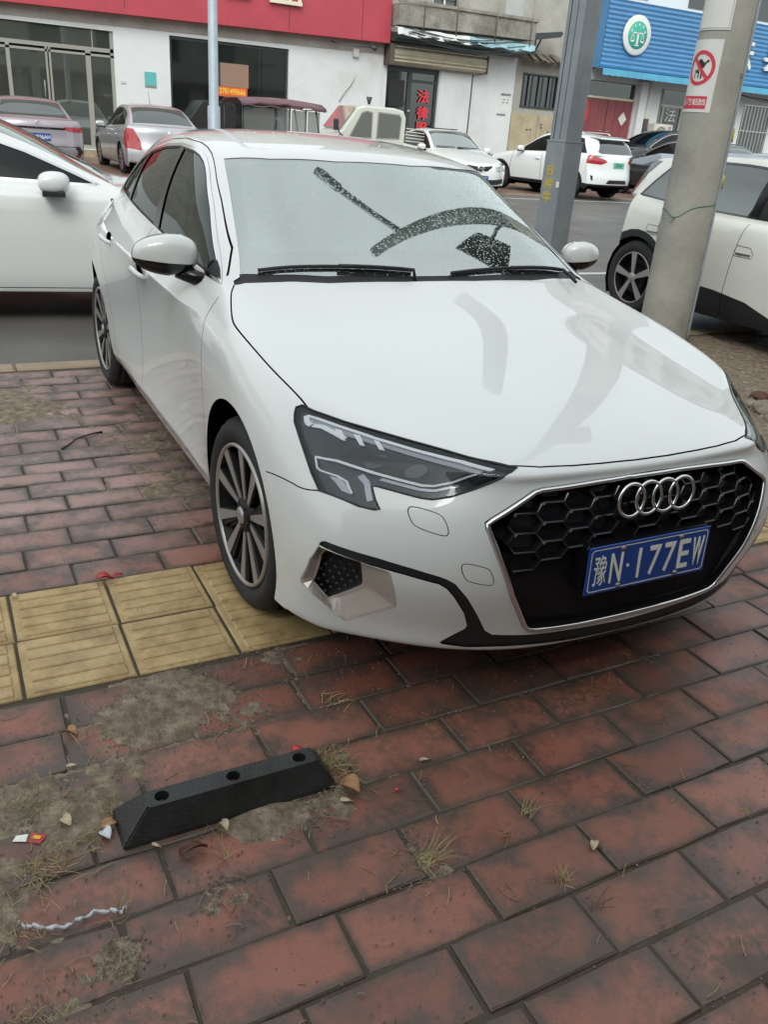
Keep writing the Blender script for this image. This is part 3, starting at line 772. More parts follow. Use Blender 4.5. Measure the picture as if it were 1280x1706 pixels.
        angs = sorted(set([round(math.atan2(z-cz_, y-cy_), 4) for y, z in vo+vi]+[round(-PI+2*PI*i/48, 4) for i in range(48)])); m = len(angs)
        A = [hit(vo, t) for t in angs]; D = [hit(vi, t) for t in angs]
        Lr = []
        for k, dd in ((0, .0), (.10, .004), (.82, .050), (1, .055)):
            Lr.append([q3(p[0]*(1-k)+r_[0]*k, p[1]*(1-k)+r_[1]*k, dd) for p, r_ in zip(A, D)])
        V_ = [p for l_ in Lr for p in l_]; F_ = [(k*m+i, k*m+(i+1) % m, (k+1)*m+(i+1) % m, (k+1)*m+i) for k in range(3) for i in range(m)]
        m_ = pydata('vent_frame', V_, F_, M['champagne'])
        vf = mobj('vent_frame', m_, car)
        mb = MB(); n = nvi; mb.add(hole+hole_b, [(i, (i+1) % n, n+(i+1) % n, n+i) for i in range(n)]+[tuple(range(n, 2*n))])
        cx = sum(p[0] for p in hole)/n
        ys = [p[1] for p in hole]; zs = [p[2] for p in hole]
        for a in range(5):
            for b in range(8):
                y = min(ys)+.012+a*.0185+(.009 if b % 2 else 0); z = min(zs)+.015+b*.019
                yy = y*(-sgn)*-1; py = -abs(y); ins = False; j = n-1
                for i in range(n):
                    if (vi[i][1] > z) != (vi[j][1] > z) and py < (vi[j][0]-vi[i][0])*(z-vi[i][1])/(vi[j][1]-vi[i][1])+vi[i][0]: ins = not ins
                    j = i
                if not ins: continue
                h = B.drop(py, z, 'yz')[0]; x = h.x-.071
                mb.add([(x, y-.007, z), (x, y, z-.006), (x, y+.007, z), (x, y, z+.006), (x+.010, y, z)], [(0, 1, 4), (1, 2, 4), (2, 3, 4), (3, 0, 4)])
        mb.build('vent_mesh', M['black_plastic'], vf)
    # --- grille insert
    gl = [p for p in gri]; floor = [(p[0], p[1]) for p in gl]
    def gx(y, z):
        h = B.drop(-abs(y), z, 'yz')[0]; return h.x if h else .85
    full = floor[1:-1]; full = full+[(-y, z) for y, z in full[::-1]]
    mb = MB(); n = len(full); f0 = [(gx(y, z)+.004, y, z) for y, z in full]; b0 = [(gx(y, z)-.045, y, z) for y, z in full]
    mb.add(f0+b0, [(i, (i+1) % n, n+(i+1) % n, n+i) for i in range(n)])
    mb.add([(x, y, z) for x, y, z in b0], [tuple(range(n))])
    mb.build('grille_backing', M['shell_black'], gc)
    def inside(y, z, poly=offset_poly(full, .004)):
        ins = False; j = len(poly)-1
        for i in range(len(poly)):
            if (poly[i][1] > z) != (poly[j][1] > z) and y < (poly[j][0]-poly[i][0])*(z-poly[i][1])/(poly[j][1]-poly[i][1])+poly[i][0]: ins = not ins
            j = i
        return ins
    hx, hz = .158, .050
    grid = MB(); tips = MB()
    for r_ in range(14):
        z = .672-r_*hz/2
        for c_ in range(-4, 5):
            y = c_*hx+(hx/2 if r_ % 2 else 0)
            cell = [(-.030, -hz/2), (.030, -hz/2), (.049, 0), (.030, hz/2), (-.030, hz/2), (-.049, 0)]
            pts = [(y+a, z+b) for a, b in cell]
            if not inside(y, z) or z < .485+.05*(abs(y) < .26): continue
            q = []
            for a, b in pts:
                t = 1.0
                while not inside(a, b) and t > .1: t -= .1; a, b = y+(a-y)*t, z+(b-z)*t
                q.append((a, b))
            o_ = [(gx(a, b)-.010, a, b) for a, b in q]; m_ = [(gx(a, b)-.013, y+(a-y)*.93, z+(b-z)*.88) for a, b in q]; i_ = [(gx(a, b)-.034, y+(a-y)*.80, z+(b-z)*.70) for a, b in q]
            grid.add(o_+m_+i_, [(k, (k+1) % 6, 6+(k+1) % 6, 6+k) for k in range(6)]+[(6+k, 6+(k+1) % 6, 12+(k+1) % 6, 12+k) for k in range(6)]+[tuple(range(12, 18))])
            for a, b in (pts[0],):
                if inside(a-.008, b+.004) and abs(a) > .14 and z > .56:
                    x = gx(a, b)-.008; tips.add([(x, a-.004, b), (x+.004, a+.001, b+.008), (x+.002, a+.005, b), (x, a+.001, b-.006)], [(0, 1, 2), (0, 2, 3)])
    grid.build('grille_mesh', M['gloss_black'], gc)
    tips.build('grille_studs', M['satin'], gc)['kind'] = 'stuff'
    lp = MB(); lpp = [(-y_, z_) for y_, z_ in []]
    lo_ = [p for p in full if p[1] < .53]
    lo_.sort(key=lambda p: math.atan2(p[1]-.40, p[0])); lq = offset_poly(lo_, .004)
    nn_ = len(lq); lp.add([(gx(a, c)-.016, a, c) for a, c in lq], [tuple(range(nn_))]); lp.build('lower_panel', M['matt_black'], gc)
    pb = MB(); pb.prism([(-.215, .39), (.215, .39), (.222, .40), (.222, .52), (.215, .53), (-.215, .53), (-.222, .52), (-.222, .40)], .845, .890, 'x'); pb.build('plate_base', M['gloss_black'], gc, .003)
    # --- rings
    em = empty('emblem', (0, 0, 0)); em.parent = car
    for k in range(4):
        y = (k-1.5)*.0595; mb = MB(); cx, cz = .878, .640
        pts = [(cx-.12*(.046*math.sin(t)+.0)*1, y+.0445*math.cos(t), cz+.0445*math.sin(t)) for t in [2*PI*i/40 for i in range(40)]]
        mb.tube(pts, .0052, 8, closed=True); mb.build('ring', M['chrome'], em)
    # --- plate
    pl = MB().bbox(-.22, .22, -.070, .070, 0, .004, .002).build('number_plate', M['plate_blue'], car)
    frame(pl, .898, 0, .457, (0, 1, 0), (-.06, 0, 1))
    bd = MB(); w, h = .212, .062
    for a in (0, 1):
        pass
    path = [(-w+.008, -h), (w-.008, -h), (w, -h+.008), (w, h-.008), (w-.008, h), (-w+.008, h), (-w, h-.008), (-w, -h+.008)]
    inn = offset_poly(path, .0028); n = 8
    bd.add([(a, b, .0046) for a, b in path]+[(a, b, .0046) for a, b in inn], [(i, (i+1) % n, n+(i+1) % n, n+i) for i in range(n)]); bd.build('plate_border', M['plate_white'], pl)
    for ch, px, sz, wx, yo in (('豫', -.176, .078, .78, 0), ('N', -.121, .125, .80, 0), ('·', -.080, .10, 1, 0), ('1', -.040, .125, .8, 0), ('7', .016, .125, .80, 0), ('7', .071, .125, .80, 0), ('E', .126, .125, .80, 0), ('W', .180, .125, .66, 0)):
        m_ = text_mesh('plate_character', ch, sz, M['plate_white'], .001, wx, .0012 if ch.isascii() else -.0004)
        xs = [v.co.x for v in m_.vertices]; ys = [v.co.y for v in m_.vertices]
        if not xs: continue
        cx, cy = (min(xs)+max(xs))/2, (min(ys)+max(ys))/2; hh = (max(ys)-min(ys)); ww = max(xs)-min(xs)
        tw, th = {'豫': (.043, .088), '·': (.009, .009), '1': (.009, .088)}.get(ch, (.041, .088))
        for v in m_.vertices: v.co.x = (v.co.x-cx)*tw/ww; v.co.y = (v.co.y-cy)*th/hh
        o = mobj('plate_character', m_, pl); o.location = (px, yo, .0056)
    for bx, bz in ((-.105, .055), (.105, .055), (-.105, -.055), (.105, -.055)):
        o = MB().lathe([(0, .008), (.005, .007), (.008, .003), (.0085, 0)], 12, 'z').build('bolt', M['steel'], pl); o.location = (bx, bz, .004)
    # --- wheels
    ty = tyre_mesh(.32, .215, .236); rm = rim_meshes('audi', .236)
    for x, st in ((0, 2.0), (-2.63, 0)):
        for sgn in (-1, 1):
            o = add_wheel(car, x, sgn*(.882 if x == 0 else .850), .32, sgn, ty, rm, st, .215)
            o.rotation_euler[1] = 0
    for sgn in (-1, 1):
        mb = MB()
        for x in (0, -2.63): mb.lathe([(.05, 0), (.15, 0), (.15, .012), (.05, .012)], 28, 'y', (x, sgn*.80, .32), close=True)
    # --- door mirrors
    for sgn in (-1, 1):
        def ell(part_z0, part_z1):
            bm = bmesh.new(); bmesh.ops.create_uvsphere(bm, u_segments=40, v_segments=24, radius=1)
            for v in bm.verts:
                x, y, z = v.co
                f_ = lambda t, p: math.copysign(abs(t)**p, t)
                x, y, z = f_(x, .72), f_(y, .78), f_(z, .82)
                v.co = Vector((x*.060-.02*abs(y) - (0.0 if x > 0 else -.02), y*.108, z*.068*(1-.25*max(0, y*-1)*.8)))
            bmesh.ops.bisect_plane(bm, geom=bm.verts[:]+bm.edges[:]+bm.faces[:], plane_co=(0, 0, part_z0), plane_no=(0, .10, 1), clear_inner=True, clear_outer=False)
            if part_z1 is not None: bmesh.ops.bisect_plane(bm, geom=bm.verts[:]+bm.edges[:]+bm.faces[:], plane_co=(0, 0, part_z1), plane_no=(0, .10, 1), clear_outer=True)
            for v in bm.verts:
                if sgn > 0: v.co.y *= -1
            if sgn > 0: bmesh.ops.reverse_faces(bm, faces=bm.faces)
            m_ = bpy.data.meshes.new('mirror'); bm.to_mesh(m_); bm.free(); m_.shade_smooth(); return m_
        mc = mobj('mirror', ell(-.022, None), car, M['white_paint']); mc.location = (-.685, sgn*.925, 1.030); mc.scale = (1.05, 1.08, 1.04) if sgn < 0 else (.95, .90, .90)
        lo = mobj('mirror_base', ell(-.2, -.0235), mc, M['gloss_black'])
        MB().tube([(-.0, -sgn*.04, -.05), (.02, -sgn*.09, -.075), (.05, -sgn*.125, -.085)], [.030, .026, .026], 10).build('mirror_stalk', M['gloss_black'], mc)
        MB().prism([(-.045, -.05), (.03, -.04), (.03, .05), (-.045, .05)], -sgn*.0, -sgn*.001, 'y')
        # black sail at the front corner of the window
        v = [(-.50, .974), (-.55, 1.002), (-.60, 1.025), (-.625, .985)]
        mb = MB(); pp = []
        for x, z in v:
            h = B.drop(x, z, 'xz')[0]; pp.append((x, (h.y-.004)*(-sgn), z))
        mb.add(pp, [(0, 1, 2, 3)]); mb.build('mirror_sail', M['black_plastic'], car)
    # --- wipers
    def ws_z(x, y):
        h = B.drop(x, -abs(y), 'xy')[0]; return h.z if h else 1
    for (xa, ya), (xb, yb) in (((-.470, -.66), (-.386, -.10)), ((-.372, .06), (-.455, .64))):
        pts = [(xa+(xb-xa)*t, ya+(yb-ya)*t, ws_z(xa+(xb-xa)*t, ya+(yb-ya)*t)+.008) for t in [i/10 for i in range(11)]]
        w = empty('wiper', (0, 0, 0)); w.parent = car
        MB().tube(pts, .0065, 6).build('blade', M['black_plastic'], w)
        MB().tube([(p[0]+.012, p[1], p[2]+.004) for p in pts[5:]]+[(-.35, yb, .975)], .007, 6).build('arm', M['black_plastic'], w)
    # --- inside
    it = MB(); dash = [(-.40, .90), (-.52, .935), (-.72, .945), (-.86, .92), (-.92, .80), (-.92, .55), (-.5, .45)]
    it.prism(dash, -.70, .70, 'y'); it.build('dashboard', M['interior'], car, .01)
    fr_ = MB(); fr_.box(-2.9, -.5, -.70, .70, .42, .45); fr_.box(-2.95, -2.9, -.7, .7, .42, 1.0)
    fr_.build('cabin_floor', M['interior'], car)
    for x, y in ((-1.45, -.36), (-1.45, .36), (-2.3, -.36), (-2.3, .36)):
        sb = MB(); sb.box(x-.1, x+.4, y-.24, y+.24, .45, .62); sb.prism([(x-.08, .6), (x+.06, .6), (x-.08, 1.12), (x-.20, 1.12)], y-.23, y+.23, 'y'); sb.prism([(x-.10, 1.12), (x-.02, 1.12), (x-.07, 1.28), (x-.16, 1.28)], y-.12, y+.12, 'y')
        sb.build('seat', M['interior'], car, .02)
    sw = empty('steering_wheel', (-.80, .37, .93)); sw.parent = car; sw.rotation_euler = (0, R(-66), 0)
    MB().tube([(.18*math.cos(t), .18*math.sin(t), 0) for t in [2*PI*i/32 for i in range(32)]], .016, 8, closed=True).build('wheel_rim', M['black_plastic'], sw)
    sp = MB(); sp.box(-.05, .05, -.17, .17, -.01, .01); sp.lathe([(0, .025), (.05, .02), (.06, -.02)], 20, 'z'); sp.build('wheel_hub', M['black_plastic'], sw)
    MB().box(-.80, -.785, .12, .36, .93, 1.06).build('instrument_screen', M['interior'], car, .006)
    rv = MB(); rv.prism([(-.11, 1.235), (.11, 1.235), (.12, 1.26), (.10, 1.295), (-.10, 1.295), (-.12, 1.26)], -1.02, -.99, 'x'); rv.box(-1.0, -.96, -.05, .05, 1.29, 1.32)
    rv.build('rear_view_mirror', M['black_plastic'], car, .006)
    # printed dark border under the windshield
    h2 = Vector
    inn = []
    fb = B.part(['windshield'], 'glass_border', M['frit'], None, 'both', -.009); bpy.data.objects.remove(fb)
    B.cut([(-.60, -.650), (-.545, -.60), (-.52, -.432), (-.495, -.15), (-.49, .03), (-.955, .03), (-.975, -.17), (-1.0, -.40), (-1.035, -.545), (-.87, -.590)], 'xy', 'ws_inner', lambda c, n: c.z > .93, ['windshield'])
    B.part(['windshield'], 'glass_border', M['frit'], car, 'both', -.008)
    B.part(['ws_inner'], 'pale_film', M['pale_film'], car, 'both', -.010)
    # roof aerial seam dots, washers
    MB().bbox(-1.12, -1.10, -.075, -.06, 1.388, 1.394, .002).build('washer_nozzle', M['black_plastic'], car)
    return car
M['matt_black'] = mat('matt_black', (.006, .006, .007), .5, 0, .25)
M['lamp_housing'] = mat('lamp_housing', (.020, .026, .030), .2, .3, .5)
def flipped(me):
    m2 = me.copy(); 
    bm = bmesh.new(); bm.from_mesh(m2)
    for v in bm.verts: v.co.y *= -1
    bmesh.ops.reverse_faces(bm, faces=bm.faces); bm.to_mesh(m2); bm.free()
    return m2
M['bar_white'] = mat('bar_white', (.95, .97, 1.0), .2, .0, .5, .8)
M['bar_grey'] = mat('bar_grey', (.30, .30, .32), .15, .7)
M['side_glass_solid'] = mat('side_glass_solid', (.02, .025, .03), .05, 0, .8)
M['pale_film'] = glass('pale_film', (.8, .86, .83), .0, 1.01, .5, haze=.42, hazecol=(.58, .68, .64))  # pale diffuse film behind the windshield, inside its dark border
M['frit'] = mat('frit', (.055, .058, .06), .6)

# ------------------------------------------------------------------ other cars, same method with simpler profiles
def lerp(a, b, t): return a+(b-a)*t
def interp(xs, ys, x):
    if xs[0] > xs[-1]: xs = xs[::-1]; ys = ys[::-1]
    return float(np.interp(x, xs, ys))
def gen_tables(P):
    w, H = P['w'], P['H']; st = P['st']   # stations: (x, z at the centre line, kind)
    belt = lambda x: interp([p[0] for p in P['belt']], [p[1] for p in P['belt']], x)
    zf = [.0, .0, .30, .47, .64, .80, .91, 1]
    yf = [.86, .945, .975, .99, 1.0, .995, .968]
    def rows(x, zc, yc, flare=0):
        out = []
        for r in range(7):
            z = P.get('sill', .2)+(.01 if r else 0) if r < 2 else lerp(P.get('sill', .2), zc, [0, 0, .14, .34, .57, .78, .92][r])
            out.append((x, -(yf[r]*w+flare*(r > 0)), z))
        return out+[(x, -yc*w, zc)]
    side, top = [], []
    for x, zt, kd in st:
        if kd == 'h':
            zc = zt-.05; yc = .90; side.append(rows(x, zc, yc))
            top.append({1: (x, -.84*w, zt-.028), 2: (x, -.74*w, zt-.018), 3: (x+.0, -.55*w, zt-.008), 4: (x, -.3*w, zt-.001), 5: (x, 0, zt)})
        else:
            zb = belt(x); q = max(0, min(1, (zt-zb)/(H-zb))); yr = lerp(.83, P.get('roofw', .66), q); zr = lerp(zt-.01, zt-P.get('zdrop', .055), q)
            side.append(rows(x, zb, .905))
            ym = (.905+yr)/2+.03*q
            top.append({1: (x, -ym*w, lerp(zb, zr, .52)), 2: (x, -yr*w, zr), 3: (x, -yr*w*.8, lerp(zr, zt, .55)), 4: (x, -yr*w*.45, lerp(zr, zt, .9)), 5: (x, 0, zt)})
    f = [1, .88, .72, .53, .28, 0]
    def end(prof, sgn, pull, pw):
        res = {}
        for c in range(NC):
            res[c] = [(x-sgn*pull*f[c]**pw, -.93*w*f[c] if c else -.93*w, z+P.get('cornerz', .0)*f[c]**3*(r > 4)) for r, (x, z) in enumerate(prof)]
        return res
    fr = end(P['nose'], 1, P.get('fpull', .40), 2.6); re = end(P['tail'], -1, P.get('rpull', .26), 3.0)
    # keep the last stations ahead of the rounded tail corner
    pl = P.get('rpull', .26); m = len(side)
    for k in range(m-1, -1, -1):
        gap = .05*(m-k)
        side[k] = [(max(p[0], re[0][r][0]+gap), p[1], p[2]) for r, p in enumerate(side[k])]
        for c in top[k]: p = top[k][c]; top[k][c] = (max(p[0], re[c][7][0]+gap*.8), p[1], p[2])
    side = [fr[0]]+side+[re[0]]
    top = [{c: fr[c][7] for c in range(1, NC)}]+top+[{c: re[c][7] for c in range(1, NC)}]
    return fr, side, top, re
def gen_car(P, label, cat='car', name='parked_car'):
    w = P['w']; paint = M[P['paint']]; car = empty(name, (0, 0, 0), 0, label, cat)
    fr, side, top, re = gen_tables(P); ns = len(side)
    kinds = ['h']+[k for _, _, k in P['st']]+['h']
    cr = []
    for s in range(1, ns-2):
        if kinds[s] != 'h' and kinds[s+1] != 'h': cr += [(('top', s, 2), ('top', s+1, 2), .7), (('top', s, 0), ('top', s+1, 0), .5)]
        if s+1 < ns-1: cr += [(('side', s, 5), ('side', s+1, 5), P.get('cr', .4))]
    cr += [(('side', s, 1), ('side', s+1, 1), .6) for s in range(0, ns-1)]
    for s in range(1, ns-1):
        if kinds[s] == 'c': cr += [(('top', s, c), ('top', s, c+1), .7) for c in range(0, 5)]
    me = car_surface(fr, side, top, re, level=P.get('level', 3), creases=cr, iters=3)
    B = Body(me); neg_ = lambda c, n: c.y < -.3*w
    # glass outlines from the profile
    rail = [(P['st'][s-1][0], top[s][2][2]) for s in range(1, ns-1) if kinds[s] != 'h']
    belt = lambda x: interp([p[0] for p in P['belt']], [p[1] for p in P['belt']], x)
    d = P.get('dlo'); g = P.get('rail_gap', .035)
    rx = [p[0] for p in rail]; rz = [p[1] for p in rail]
    railz = lambda x: interp(rx, rz, x)
    x0, x1, xr_ = d  # front tip, rear top, rear bottom
    upper = [(x, railz(x)-g) for x in np.linspace(x0, x1, 14)]; upper = [p for p in upper if p[1] > belt(p[0])+.03]
    dlo = [(x0-.02, belt(x0)+.02)]+upper+[(xr_, belt(xr_)+.03)]+[(x, belt(x)+.018) for x in np.linspace(xr_+.05, x0-.1, 5)]
    B.cut(dlo, 'xz', 'trim', neg_)
    inner = offset_poly(dlo, .016); B.cut(inner, 'xz', 'glass', neg_)
    for kp, (xa, xb, ww) in enumerate(P['pillars']): B.cut([(xa-ww/2, 2), (xb-ww/2, .5), (xb+ww/2, .5), (xa+ww/2, 2)], 'xz', 'pillar%d' % kp, neg_, ['glass'])
    # windshield and rear window seen from above / behind
    def yr(x): return interp([P['st'][s-1][0] for s in range(1, ns-1) if kinds[s] != 'h'], [-top[s][2][1] for s in range(1, ns-1) if kinds[s] != 'h'], x)
    xa, xb = P['ws']; pts = [(x, -(yr(x)-.035)) for x in np.linspace(xa, xb, 6)]
    B.cut([(xa+.03, .05)]+pts+[(xb-.01, .05)], 'xy', 'windshield', lambda c, n: n.z > .2 and c.z > .7)
    if 'rw' in P:
        xa, xb = P['rw']
        if P.get('rwz'):
            z0, z1 = P['rwz']; poly = [(.05, z0), (-.70*w, z0), (-.78*w, z0+.04), (-.62*w, z1-.03), (-.57*w, z1), (.05, z1)]
            B.cut(poly, 'yz', 'rear_window', lambda c, n: c.x < xa)
        else:
            pts = [(x, -(yr(x)-.05)) for x in np.linspace(xa, xb, 6)]
            B.cut([(xa, .05)]+pts+[(xb, .05)], 'xy', 'rear_window', lambda c, n: n.z > .05 and c.z > .7)
    if 'clad' in P:
        B.cut(P['clad'], 'xz', 'cladding', None, ['body'])
    for xs_ in P['seams']: B.seam(xs_, 'xz', P.get('seamw', .012), neg_, ['body', 'cladding'])
    for poly, plane, nm, x_lo, x_hi in P['feat']:
        B.cut(poly, plane, nm, lambda c, n, a=x_lo, b=x_hi: a < c.x < b)
    wb, wr = P['wb'], P.get('wr', .33)
    for cx in (0, -wb):
        if 'clad_arch' in P: B.cut(circle(cx, wr, wr+.10, 28), 'xz', 'cladding', neg_)
        B.cut(circle(cx, wr, wr+.035, 28), 'xz', 'hole', neg_)
    B.cut([(-wb-1.2, -1), (1.2, -1), (1.2, P.get('sill', .2)+.005), (-wb-1.2, P.get('sill', .2)+.005)], 'xz', 'under', None, ['body'])
    B.part(['body'], 'body', paint, car)
    if P.get('roof2'):
        pass
    B.part(['cladding'], 'lower_cladding', M['black_plastic'], car)
    B.part(['roofcap'], 'roof', M.get(P.get('roofm', 'black_paint')), car)
    for sd in ('right', 'left'):
        B.part(['trim'], 'window_trim', M[P.get('trim', 'satin')], car, sd)
        for k in range(len(P['pillars'])): B.part(['pillar%d' % k], 'pillar_cover', M['gloss_black'], car, sd)
    for sd in ('right', 'left'): B.part(['glass'], 'side_window', M[P.get('sg', 'side_glass')], car, sd, -.003)
    B.part(['windshield'], 'windshield', M[P.get('wg', 'far_glass')], car); B.part(['rear_window'], 'rear_window', M[P.get('rg', 'far_glass')], car)
    mats_ = {'headlight': 'lamp_far', 'taillight': 'red_lens', 'intake': 'black_plastic', 'grille': 'gloss_black', 'light_bar': 'chrome', 'reflector': 'red_lens', 'bumper_trim': 'satin', 'diffuser': 'black_plastic', 'quarter_glass': 'far_glass', 'fuel_flap': P['paint']}
    for nm in set(f[2] for f in P['feat']):
        if nm in ('headlight', 'taillight'):
            for sd in ('right', 'left'): B.part([nm], nm, M[mats_[nm]], car, sd, .003)
        elif nm == 'roofcap': pass
        else: B.part([nm], nm, M[mats_[nm]], car)
    B.part(['body', 'cladding', 'seam', 'pillar0', 'pillar1', 'trim'], 'inner_shell', M['shell_black'], car, 'both', -.02)
    mb = MB(); 
    for cx in (0, -wb): arch_liner(mb, cx, wr, wr+.04, w-.04, w-.38, 12)
    mb.box(-wb+.4, -.4, -w*.8, w*.8, .2, .26)
    mb.prism([(.3, .2), (.4, .6), (-.3, .8), (-wb-.3, .8), (-wb-.5, .5), (-wb-.4, .25)], -w*.45, w*.45, 'y')
    mb.build('underbody', M['shell_black'], car)
    dk = MB(); cx0 = P['ws'][0]; dk.box(P['ws'][1]+.05 if False else -1.2, cx0-.05, -w*.75, w*.75, .7, belt(cx0)-.03)
    for y in (-.36, .36):
        dk.prism([(-1.55, .5), (-1.35, .5), (-1.42, 1.05), (-1.60, 1.05)], y-.22, y+.22, 'y'); dk.box(-1.56, -1.48, y-.12, y+.12, 1.05, 1.22)
    dk.build('interior', M['interior'], car)
    ty = tyre_mesh(wr, .21, wr*.68, 40, False); rm = rim_meshes(P['rim'], wr*.69)
    for x in (0, -wb):
        for sg in (-1, 1): add_wheel(car, x, sg*(w-.02), wr, sg, ty, rm, 0, .21)
    mx, mz = P['mirror']
    for sg in (-1, 1):
        bm = bmesh.new(); bmesh.ops.create_uvsphere(bm, u_segments=20, v_segments=12, radius=1)
        for v in bm.verts:
            x, y, z = v.co; q = lambda t, p: math.copysign(abs(t)**p, t)
            v.co = Vector((q(x, .8)*.07-.02*abs(y), q(y, .75)*.115, q(z, .8)*.075))
        m_ = bpy.data.meshes.new('mirror'); bm.to_mesh(m_); bm.free(); m_.shade_smooth(); m_.materials.append(paint)
        o = mobj('mirror', m_, car); o.location = (mx, sg*(w+.055), mz); o.scale = (P.get('mscale', 1), 1, 1)
        MB().bbox(-.055, .045, -.10, .08, -.085, -.045, .01).build('mirror_base', M['black_plastic'], o)
        MB().tube([(0, -sg*.05, -.05), (.03, -sg*.15, -.08)], .025, 6).build('mirror_stalk', M['black_plastic'], o)
    for hx, hz in P['handles']:
        for sg in (-1, 1):
            h = B.drop(hx, hz, 'xz')[0]
            if h is None: continue
            y = abs(h.y)
            MB().tube([(hx+.09, sg*(y-.002), hz), (hx+.07, sg*(y+.025), hz), (hx-.07, sg*(y+.025), hz), (hx-.09, sg*(y-.002), hz)], [.008, .013, .013, .008], 6).build('handle', M[P.get('hm', P['paint'])], car)
    if 'end' in P: P['end'](car, B)
    for k in ('nolabel',): pass
    return car
M['lamp_far'] = mat('lamp_far', (.42, .44, .45), .1, .4, .5, 1)
def small_plate(car, B, x_sign, z, txt, col='plate_blue', tcol='plate_white', w=.44, h=.14, y=0):
    hx = None
    ray = B.bvh.ray_cast(Vector((x_sign*6, -.01, z)), Vector((-x_sign, 0, 0)))[0]
    x = ray.x+x_sign*.012
    o = MB().bbox(-w/2, w/2, -h/2, h/2, 0, .006, .002).build('number_plate', M[col], car)
    frame(o, x, y, z, (0, x_sign, 0), (0, 0, 1))
    m_ = text_mesh('plate_characters', txt, .11, M[tcol], .001, .82, .001)
    t = mobj('plate_characters', m_, o); t.location = (0, -.004, .0075); t['kind'] = 'stuff'
    return o

SEDAN = dict(w=.90, H=1.45, sill=.2, wb=2.75,
    st=[(.45, .80, 'h'), (.0, .90, 'h'), (-.35, .955, 'h'), (-.55, .985, 'c'), (-.85, 1.15, 'w'), (-1.10, 1.29, 'w'), (-1.38, 1.41, 'r'), (-1.75, 1.45, 'r'), (-2.15, 1.445, 'r'), (-2.50, 1.40, 'r'), (-2.80, 1.28, 'w'), (-3.05, 1.15, 'w'), (-3.25, 1.07, 'c'), (-3.5, 1.055, 'h')],
    belt=[(-.4, .93), (-1.5, .96), (-2.6, 1.0), (-3.3, 1.02)],
    nose=[(.70, .2), (.86, .21), (.89, .28), (.90, .42), (.89, .55), (.87, .64), (.83, .70), (.76, .735)],
    tail=[(-3.60, .28), (-3.76, .30), (-3.80, .38), (-3.82, .52), (-3.79, .70), (-3.77, .86), (-3.75, .98), (-3.68, 1.045)],
    dlo=(-.62, -2.78, -3.0), pillars=[(-1.72, -1.62, .07), (-2.55, -2.62, .05)], ws=(-.58, -1.36), rw=(-2.55, -3.20),
    seams=[[(-.42, .22), (-.40, .6), (-.47, .93)], [(-1.60, .24), (-1.62, .6), (-1.58, .97)], [(-2.30, .35), (-2.42, .6), (-2.62, .72), (-2.62, 1.0)], [(-.42, .24), (-2.3, .24)]],
    mirror=(-.78, .99), handles=[(-1.45, .80), (-2.38, .83)], rim='multi', feat=[], paint='silver_paint')
def var(base, **k): d = dict(base); d.update(k); return d
def place(car, x, y, heading, z=0):
    car.location = (x, y, z); car.rotation_euler = (0, 0, R(heading)); return car
